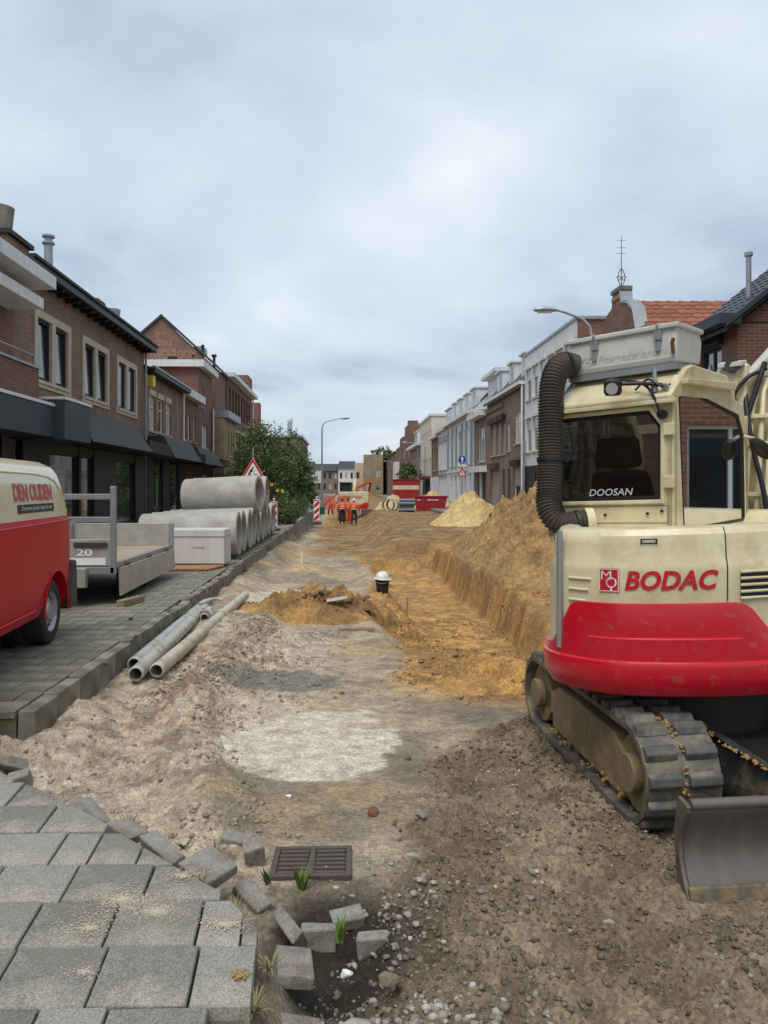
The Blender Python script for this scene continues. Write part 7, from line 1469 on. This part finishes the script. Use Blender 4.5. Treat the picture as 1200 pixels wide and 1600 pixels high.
def slabstone(label, loc, size, rot, m, group='broken kerb and paving pieces', cat='concrete piece', chip=0.010, name='broken_paver', seed=1):
    rg = random.Random(seed); x, y, z = [v * .92 for v in size]; loc = (loc[0], loc[1], loc[2] - .012); q = lambda: rg.uniform(-chip, chip)
    mb = MB(); mb.hexa([(-x + q(), -y + q(), -z), (x + q(), -y + q(), -z), (x + q(), y + q(), -z), (-x + q(), y + q(), -z), (-x + q(), -y + q(), z), (x + q(), -y + q(), z), (x + q(), y + q(), z), (-x + q(), y + q(), z)])
    o = mb.build(name, m, loc=loc, rot=rot, bevel=.008); tag(o, label, cat, group); return o
# positions: rubble along the rim of the paved corner
M_brk = mat('broken_concrete', (.285, .272, .245), .9, (.185, .172, .15), 14, bump=.004, bscale=60, speck=(120, .3), dirt=(.17, .13, .09), dscale=7, damt=.42)
slabstone('upright grey kerb piece standing left of the drain grate', (-.61, 3.60, -.21), (.045, .05, .07), (R(10), R(-8), R(18)), M_brk, seed=1)
slabstone('dark kerb piece behind the upright one left of the drain', (-.74, 3.82, -.27), (.08, .045, .06), (R(4), R(6), R(-12)), M_brk, seed=2)
slabstone('tilted grey paver leaning below the drain grate', (-.37, 3.02, -.22), (.024, .085, .055), (R(24), R(-38), R(28)), M_brk, seed=3)
slabstone('long broken paver slab lying along the rim beside the drain', (-.55, 3.24, -.215), (.105, .042, .022), (R(10), R(12), R(-46)), M_brk, seed=4)
slabstone('square paver sunk loose outside the paved corner', (-.32, 2.70, -.175), (.07, .115, .028), (R(-6), R(8), R(6)), M_brk, seed=5)
slabstone('paver piece half buried in soil at the lower rim', (-.255, 2.40, -.235), (.08, .10, .035), (R(10), R(22), R(25)), M_brk, seed=6)
slabstone('small angular paver shard at the bottom of the picture', (-.27, 2.19, -.20), (.06, .07, .035), (R(-12), R(14), R(40)), M_brk, seed=7)
slabstone('flat brown stone slab below the drain grate', (-.15, 3.20, -.285), (.075, .05, .03), (R(6), R(-4), R(12)), M_brk, seed=8)
slabstone('dark wet kerb stone edge right of the flat brown slab', (-.03, 3.07, -.315), (.085, .035, .05), (R(4), R(-6), R(-4)), M_brk, seed=9)
slabstone('dark kerb stone left of the flat brown slab', (-.27, 3.12, -.315), (.08, .035, .05), (R(-3), R(4), R(8)), M_brk, seed=10)
slabstone('loose paver tilted into the gap below the end of the left pavement', (-2.36, 4.78, -.20), (.12, .14, .035), (R(-22), R(24), R(32)), M_brk, seed=11)
slabstone('paver at the left picture edge slipping into the gap', (-2.66, 4.95, -.17), (.14, .14, .035), (R(12), R(10), R(-10)), M_brk, seed=12)
slabstone('mossy kerb end by the left picture edge', (-2.45, 4.42, -.13), (.16, .055, .06), (R(5), R(6), R(-32)), M_brk, seed=13)
slabstone('small kerb lump behind the paved corner at left', (-2.05, 4.32, -.14), (.07, .06, .05), (R(8), R(-12), R(15)), M_brk, seed=14)
slabstone('paver wedge fallen beside the rim above the drain', (-1.42, 3.70, -.06), (.11, .07, .03), (R(-18), R(20), R(-40)), M_brk, seed=15)
slabstone('flat paver slab lying just off the rim, left of the tilted paver', (-.73, 3.20, -.075), (.10, .085, .028), (R(8), R(10), R(-36)), M_brk, seed=16)
slabstone('narrow kerb strip sunk along the rim beyond the flat slab', (-.98, 3.40, -.10), (.14, .04, .035), (R(6), R(8), R(-42)), M_brk, seed=17)
slabstone('broken tile corner at the rim near the weed', (-1.20, 3.58, -.09), (.09, .06, .025), (R(-6), R(12), R(-30)), M_brk, seed=18)
slabstone('dark kerb chunk at the right end of the sunken kerb row', (.12, 3.02, -.33), (.08, .035, .05), (R(5), R(-8), R(-10)), M_brk, seed=19)
rock('concrete_lump', 'big pale rough concrete lump among the white gravel', (-.09, 2.36, -.21), (.085, .075, .06), M_stonew, 5, 'concrete lump', sub=3); rock('concrete_lump', 'pale flat concrete lump at the bottom edge beside gravel', (-.09, 2.15, -.22), (.075, .06, .035), M_stonew, 6, 'concrete lump', sub=3)
rock('cobble', 'smooth white pebble in the hollow below the drain', (-.135, 2.74, -.235), (.026, .02, .018), M_signwhite, 7); rock('cobble', 'brown cobble at the edge of the white gravel', (.02, 2.68, -.215), (.042, .034, .03), M_stoneb, 8)
rock('cobble', 'white stone in the tyre mud below the dozer blade', (.93, 3.18, hz(.93, 3.18) + .008), (.028, .02, .014), M_stonew, 9); rock('cobble', 'white pebble on the tan mud patch', (-.55, 4.42, hz(-.55, 4.42) + .006), (.022, .018, .012), M_signwhite, 10); rock('cobble', 'pale chalky lump right of the drain grate', (.13, 3.62, hz(.13, 3.62) + .01), (.045, .03, .02), M_stonew, 11); rock('cobble', 'chalky white lump on the edge of the brown mud', (.20, 4.05, hz(.2, 4.05) + .01), (.04, .06, .02), M_stonew, 12)
rock('rubble_stone', 'grey rubble on top of the trench wall', (2.55, 22.5, hz(2.55, 22.5) + .10), (.35, .22, .14), M_conc, 13); rock('rubble_stone', 'second lump of rubble beside the first on the trench wall', (2.2, 22.0, hz(2.2, 22.0) + .06), (.22, .16, .10), M_conc, 14)
rock('brick_lump', 'reddish clay lump in the tan mud before the drain', (-.06, 4.18, hz(-.06, 4.18) + .01), (.035, .06, .025), M_rust, 15)
for k in range(12):
    x, y = -1.45 + .085 * k, 11.72 + rng.gauss(0, .14); rock('clay_lump', 'dark brown clay lump on the orange sand pile, %s from its left' % ['first', 'second', 'third', 'fourth', 'fifth', 'sixth', 'seventh', 'eighth', 'ninth', 'tenth', 'eleventh', 'twelfth'][k], (x, y, hz(x, y) + max(.08, .40 - .35 * abs(x + .95))), (rng.uniform(.05, .11), rng.uniform(.05, .10), .05), M_clay if k else (M_clay := mat('dark_clay', (.085, .05, .03), .85, (.16, .095, .045), 9, bump=.006)), 70 + k, 'clay lump', 'clay lumps on the orange sand pile')
# ------------------------------------------------------------------ loose gravel and clods
def scatter(name, label, m, pts, sizes, flat=.65, sink=.40):
    ico = bmesh.new(); bmesh.ops.create_icosphere(ico, subdivisions=1, radius=1); base = np.array([v.co[:] for v in ico.verts]); tri_ = np.array([[v.index for v in f.verts] for f in ico.faces]); ico.free()
    n = len(pts); P = np.array(pts, dtype=float); S = np.array(sizes)[:, None]; zz = height(P[:, 0], P[:, 1])
    ic = in_corner(P[:, 0], P[:, 1]); keep = ic < -.02; P, S, zz = P[keep], S[keep], zz[keep]; n = len(P)
    sc = np.concatenate([S * nrng.uniform(.7, 1.3, (n, 1)), S * nrng.uniform(.7, 1.3, (n, 1)), S * flat * nrng.uniform(.7, 1.2, (n, 1))], 1)
    an = nrng.uniform(0, 6.28, n); V = base[None] * (1 + nrng.uniform(-.42, .32, (n, len(base), 1))) * sc[:, None, :]
    x = V[..., 0] * np.cos(an)[:, None] - V[..., 1] * np.sin(an)[:, None]; y = V[..., 0] * np.sin(an)[:, None] + V[..., 1] * np.cos(an)[:, None]
    V = np.stack([x + P[:, 0:1], y + P[:, 1:2], V[..., 2] + (zz[:, None] + sc[:, 2:3] * (1 - sink * 2))], -1).reshape(-1, 3)
    Fc = (tri_[None] + (np.arange(n) * len(base))[:, None, None]).reshape(-1, 3)
    me = bpy.data.meshes.new(name); me.vertices.add(len(V)); me.vertices.foreach_set('co', V.reshape(-1).astype(np.float32)); me.loops.add(Fc.size); me.loops.foreach_set('vertex_index', Fc.reshape(-1).astype(np.int32)); me.polygons.add(len(Fc)); me.polygons.foreach_set('loop_start', np.arange(0, Fc.size, 3, dtype=np.int32)); me.update(calc_edges=True); me.materials.append(m)
    o = bpy.data.objects.new(name, me); col.objects.link(o); tag(o, label, 'gravel', kind='stuff'); return o
def spread(n, x0, x1, y0, y1, dens, lo, hi, pw=2.2):
    x = nrng.uniform(x0, x1, n); y = y0 + (y1 - y0) * nrng.uniform(0, 1, n); k = nrng.uniform(0, 1, n) < dens(x, y); s = lo + (hi - lo) * nrng.uniform(0, 1, n) ** pw
    return np.stack([x[k], y[k]], 1), s[k]
p, s = spread(12000, -.3, .75, 1.75, 3.6, lambda x, y: np.clip(1.25 * gauss(x, y, .05, 2.15, .26, .42) + .28 * gauss(x, y, .05, 3.2, .2, .5) + .04, 0, 1) * (1 - .9 * np.clip(1.5 * gauss(x, y, -.19, 2.98, .2, .3), 0, 1)) * sst(.40, .62, fbm(x, y, 4, 3, 301) + .1), .003, .022, 2.8)
scatter('gravel', 'white and grey gravel strewn beside the paved corner', M_stonew, p, s)
p, s = spread(34000, -.35, 2.6, 1.9, 6.2, lambda x, y: brownmask(x, y) * (.15 + .85 * sst(.36, .60, fbm(x, y, 3, 3, 303))), .003, .017, 3.0)
scatter('gravel', 'brown gravel and crumbs across the churned mud', M_stoneb, p, s, .7)
p, s = spread(4200, -.3, 2.4, 1.75, 6.6, lambda x, y: brownmask(x, y) * sst(.50, .62, fbm(x, y, 2, 3, 305)), .003, .013, 2.2)
scatter('gravel', 'pale grit scattered over the brown mud', M_stonew, p, s, .7)
dl = lambda x, y: (1 - np.clip(1.7 * gauss(x, y, -.5, 5.5, .6, .9), 0, 1)) * sst(-.35, -.7, x - .12 * np.maximum(0, 4.6 - y)) * np.clip(.12 + 1.1 * np.exp(-(seg_d(x, y, RIDGE) / .34) ** 2), 0, 1) * sst(.40, .56, fbm(x, y, 3, 3, 307))
p, s = spread(30000, -2.5, -.2, 3.4, 11, dl, .004, .022, 3.0)
scatter('sand_clods', 'pale sandy clods along the ridge of loose sand', M_clods, p, s, .75)
p, s = spread(13000, -1.6, 3.0, 6.4, 15, lambda x, y: orangemask(x, y) * sst(.44, .6, fbm(x, y, 1.6, 3, 309)), .006, .034, 3.4)
scatter('sand_clods', 'ochre clods in and beside the trench', M_clodo, p, s, .7)
p, s = spread(4500, -1.4, .4, 4.0, 12, lambda x, y: .22 * sst(.5, .6, fbm(x, y, 2.2, 3, 311)) * (1 - np.clip(1.6 * gauss(x, y, -.5, 5.5, .7, .95), 0, 1)), .004, .02, 2.6)
scatter('gravel', 'scattered dark crumbs on the compacted grey bed', M_stoneb, p, s, .6)
# ------------------------------------------------------------------ weeds and grass
def leafblade(mb, base, d, L, w, bend, n=5):
    d = Vector(d).normalized(); side = Vector((-d.y, d.x, 0)); side = side.normalized() if side.length > .01 else Vector((1, 0, 0)); p = Vector(base); vs = []; cur = d.copy()
    for i in range(n + 1):
        t = i / n; ww = w * math.sin(math.pi * (.12 + .88 * t)) * (1.0 if t < 1 else 0); vs += [p - side * ww, p + side * ww]; cur = (cur + Vector((d.x, d.y, -1)) * bend / n).normalized(); p = p + cur * (L / n)
    mb.add(vs, [(2 * i, 2 * i + 1, 2 * i + 3, 2 * i + 2) for i in range(n)])
def weed(label, loc, n, L, w, m=M_leafb, bend=.5, upr=1.0, seed=0, name='weed', cat='weed', group='weeds in the broken ground'):
    rg = random.Random(seed); mb = MB()
    for k in range(n):
        a = rg.uniform(0, 6.28); leafblade(mb, (rg.gauss(0, .006), rg.gauss(0, .006), 0), (math.cos(a) * .5, math.sin(a) * .5, upr * rg.uniform(.7, 1.2)), L * rg.uniform(.6, 1.1), w * rg.uniform(.7, 1.1), bend * rg.uniform(.4, 1.3))
    o = mb.build(name, m, loc=loc, smooth=80); tag(o, label, cat, group); return o
weed('bright green dandelion weed growing in front of the drain grate', (-.36, 3.36, -.27), 22, .13, .009, seed=1, upr=1.6, bend=.3)
weed('small green weed shoot below the drain grate', (-.175, 3.02, -.29), 12, .11, .007, seed=2, upr=1.8, bend=.25)
weed('green weed at the foot of the loose sand behind the paved corner', (-1.32, 3.92, hz(-1.32, 3.92)), 26, .11, .007, seed=3, upr=1.3)
weed('small weed beside the tilted kerb left of the drain', (-.80, 3.62, hz(-.8, 3.62)), 9, .10, .007, M_leaf, seed=4)
weed('wispy weed between the upright kerb and the drain', (-.50, 3.28, -.2), 9, .10, .006, M_leaf, seed=5, upr=1.5)
weed('small weed shoot on the sand above the paved corner', (-.98, 3.75, hz(-.98, 3.75)), 8, .07, .006, M_leaf, seed=6)
weed('bare twig sprouting from the sand ridge', (-1.35, 7.2, hz(-1.35, 7.2)), 5, .22, .003, M_straw, seed=7, upr=1.2, bend=.1, name='twig', cat='twig')
for k, (x, y, n, lab) in enumerate(((-.385, 2.27, 70, 'tuft of dry grass hanging over the lower rim of the paved corner'), (-.37, 2.48, 40, 'tuft of dry grass beside the sunken square paver'), (-.545, 2.80, 40, 'dry grass tuft at the bend of the paved rim'), (-.72, 3.02, 26, 'thin dry grass growing out of a tile joint'), (-2.35, 4.32, 60, 'grass tuft by the left picture edge behind the paved corner'), (-.47, 2.02, 40, 'dry grass tuft at the very bottom of the paved rim'))):
    weed(lab, (x, y, -.06 if k != 4 else -.12), n, .085, .0022, M_straw, .9, 1.1, 20 + k, 'grass_tuft', 'grass', 'grass tufts on the pavement edge')
for k, (x, y, lab) in enumerate(((-.60, 2.09, 'green moss cushion on the tiles at the bottom of the picture'), (-.47, 2.10, 'smaller moss cushion right of the other near the tile joint'))):
    mb = MB(); rg = random.Random(40 + k)
    for q in range(260):
        r_ = .05 * math.sqrt(rg.random()); a = rg.uniform(0, 6.28); leafblade(mb, (r_ * 1.2 * math.cos(a), r_ * .6 * math.sin(a), 0), (rg.gauss(0, .5), rg.gauss(0, .5), 1), .018, .002, .3, 2)
    o = mb.build('moss', M_leafb if k else M_leaf, loc=(x, y, -.002), smooth=80); tag(o, lab, 'moss', 'moss on the paved corner')
mp = []
for k, (x, y, lab) in enumerate(((-2.62, 8.2, 'grass sprouting between the tiles near the kerb, closest to the van wheel'), (-2.75, 9.9, 'green weed between the pavement tiles behind the van'), (-2.50, 9.7, 'bright grass patch at the kerb above the plastic pipes'), (-2.48, 6.9, 'tiny weed in a tile joint close to the dug kerb corner'), (-3.05, 9.3, 'low weed patch between the van wheel and the timber'))):
    weed(lab, (x - .02, y, -.098), 26, .07, .005, M_leafb if k != 3 else M_leaf, 1.0, .9, 60 + k, 'weed', 'weed', 'weeds between the pavement tiles')
# ------------------------------------------------------------------ trees and shrubs
def crown_mesh(lobes, n, size, seed):
    rg = np.random.default_rng(seed); vol = np.array([l[3] * l[4] * l[5] for l in lobes]); pick = rg.choice(len(lobes), n, p=vol / vol.sum()); L = np.array(lobes)[pick]
    d = rg.normal(size=(n, 3)); d /= np.linalg.norm(d, axis=1)[:, None]; r_ = rg.uniform(.35, 1.0, n) ** .6
    # clump: pull leaves towards random twig ends
    c = L[:, :3] + d * L[:, 3:6] * r_[:, None]
    tw = c[rg.integers(0, n, n // 14)]; ci = rg.integers(0, len(tw), n); c = tw[ci] + rg.normal(size=(n, 3)) * L[:, 3:6].mean(1)[:, None] * .10
    a = rg.normal(size=(n, 3)); a /= np.linalg.norm(a, axis=1)[:, None]; b = np.cross(a, rg.normal(size=(n, 3))); b /= np.linalg.norm(b, axis=1)[:, None]; s = size * rg.uniform(.6, 1.3, (n, 1))
    V = np.stack([c - a * s, c - b * s * .45, c + a * s, c + b * s * .45], 1).reshape(-1, 3); return V.tolist(), [(4 * i, 4 * i + 1, 4 * i + 2, 4 * i + 3) for i in range(n)], tw
def tree(name, label, loc, h, lobes, n, size, seed, m, cat='tree', trunk_r=.14, group=None):
    t = empty(name, loc, 0, label, cat, group); V, Fc, tw = crown_mesh(lobes, n, size, seed); MB().add(V, Fc).build('crown', m, t); rg = random.Random(seed); mb = MB(); top = h * .45
    mb.tube([(0, 0, -.1), (.03, 0, top * .5), (0, .05, top)], [trunk_r, trunk_r * .8, trunk_r * .6], 9)
    for k in range(16):
        q = Vector(tw[rg.randrange(len(tw))].tolist()); z0 = rg.uniform(top * .4, top); mb.tube([(0, 0, z0), Vector((q.x * .4, q.y * .4, z0 + (q.z - z0) * .5)), q], [trunk_r * .4, trunk_r * .22, .01], 6)
    mb.build('trunk', M_bark, t, smooth=60); return t
tree('leafy_tree', 'large dark green tree behind the roadworks sign', (-7.0, 43.5, -.1), 5, [(0, 0, 3.1, 1.7, 1.5, 1.6), (-.9, 0, 2.0, 1.2, 1.2, 1.3), (1.0, -.2, 2.5, 1.2, 1.3, 1.6), (-.3, .1, 4.6, .9, .9, .9), (.6, 0, 4.4, .8, .8, .9), (.1, 0, 1.2, 1.8, 1.4, .9)], 17000, .075, 3, M_leafd)
tree('leafy_tree', 'looser green tree right of the large one, towards the street lamp', (-5.9, 48, -.1), 5, [(0, 0, 2.5, 1.3, 1.3, 1.4), (.2, 0, 4.4, .6, .7, .8), (.9, 0, 2.0, .8, 1.0, 1.3), (-.8, 0, 2.9, .9, 1.0, 1.2), (.6, 0, 3.2, .7, .8, .9), (1.1, 0, 1.2, .7, .9, 1.0)], 11000, .08, 5, M_leafd)
tree('shrub', 'dense dark shrub between pipes and shop at left', (-8.0, 39, -.1), 2, [(0, 0, 1.0, 1.2, 1.0, 1.0), (1.0, 0, .8, .8, .8, .8)], 4500, .07, 7, M_leafd, 'shrub', .05)
tree('shrub', 'low leafy shrub at the far end of the pipe row', (-4.75, 33.5, -.1), 1, [(0, 0, .5, .75, .8, .55), (.5, .8, .45, .5, .8, .5)], 4500, .05, 9, M_leaf, 'shrub', .03)
tree('shrub', 'hedge like green bushes along the pavement before the fence', (-5.4, 41, -.1), 1, [(0, 0, .6, .8, 1.6, .6), (.6, 2, .5, .6, 1.6, .5), (.2, 4, .6, .7, 1.6, .6)], 5500, .06, 11, M_leafd, 'shrub', .03)
tree('leafy_tree', 'small round green tree beside the red site container', (3.0, 92, -.1), 3, [(0, 0, 3.0, 1.4, 1.4, 1.6)], 2500, .14, 13, M_leafd, 'tree', .1)
tree('leafy_tree', 'far treetop above the corner block', (-.5, 185, -.1), 9, [(0, 0, 9.5, 2.6, 2, 2.2), (2, 0, 8.5, 2, 2, 2)], 2200, .3, 15, M_leafd, 'tree', .2)
sf = empty('sunflower_plant', (-5.15, 35.5, -.1), 0, 'tall sunflower plant with yellow heads beside the concrete pipes', 'plant'); mb = MB(); fl = MB(); rg = random.Random(77); st = MB()
for k in range(11):
    x, y, h = rg.uniform(-.55, .75), rg.uniform(-.4, .4), rg.uniform(1.2, 2.15); st.tube([(x, y, 0), (x + .03, y, h * .6), (x, y - .03, h)], .014, 6)
    for q in range(12): a = rg.uniform(0, 6.28); z = h * rg.uniform(.25, .98); leafblade(mb, (x, y, z), (math.cos(a), math.sin(a), .35), .26, .085, .7, 4)
    if k in (0, 4, 8):
        c = Vector((x, y - .06, h + .02))
        for q in range(11): a = q * .571; fl.add([c, c + Vector((.07 * math.cos(a - .22), -.01, .07 * math.sin(a - .22))), c + Vector((  .095 * math.cos(a), -.015, .095 * math.sin(a))), c + Vector((.07 * math.cos(a + .22), -.01, .07 * math.sin(a + .22)))], [(0, 1, 2, 3)])
mb.build('leaves', M_leaf, sf, smooth=80); st.build('stems', M_leaf, sf, smooth=80); fl.build('flower_heads', MATS['yellow_paint'], sf)

# sand spilled on the paved corner
sp = MB(); rg = random.Random(5)
for (cx, cy, r_, n_) in ((-.95, 2.80, .065, 1700), (-.80, 2.72, .05, 1000), (-1.0, 2.62, .045, 700), (-.55, 2.64, .035, 700), (-.93, 2.38, .04, 300), (-.78, 2.97, .03, 400)):
    for k in range(n_):
        a = rg.uniform(0, 6.28); q = abs(rg.gauss(0, r_)); blob(sp, Vector((cx + 1.6 * q * math.cos(a), cy + q * math.sin(a), .001)), rg.uniform(.0012, .0036), .5)
o = sp.build('spilled_sand', mat('spilled_sand', (.52, .46, .36), .95, (.42, .36, .27), 30)); tag(o, 'pale sand spilled over the tiles of the paved corner', 'sand', kind='stuff')
for k, (x, y, lab) in enumerate(((-.44, 2.36, 'orange mud spot on the outermost tile of the paved corner'), (-.555, 2.05, 'orange mud crumbs beside the moss at the bottom edge'))):
    mb = MB()
    for q in range(60): a = rg.uniform(0, 6.28); d = abs(rg.gauss(0, .016)); blob(mb, Vector((d * 1.5 * math.cos(a), d * math.sin(a), .003)), rg.uniform(.002, .007), .6)
    o = mb.build('mud_spot', M_ochre, loc=(x, y, 0)); tag(o, lab, 'mud', kind='stuff')
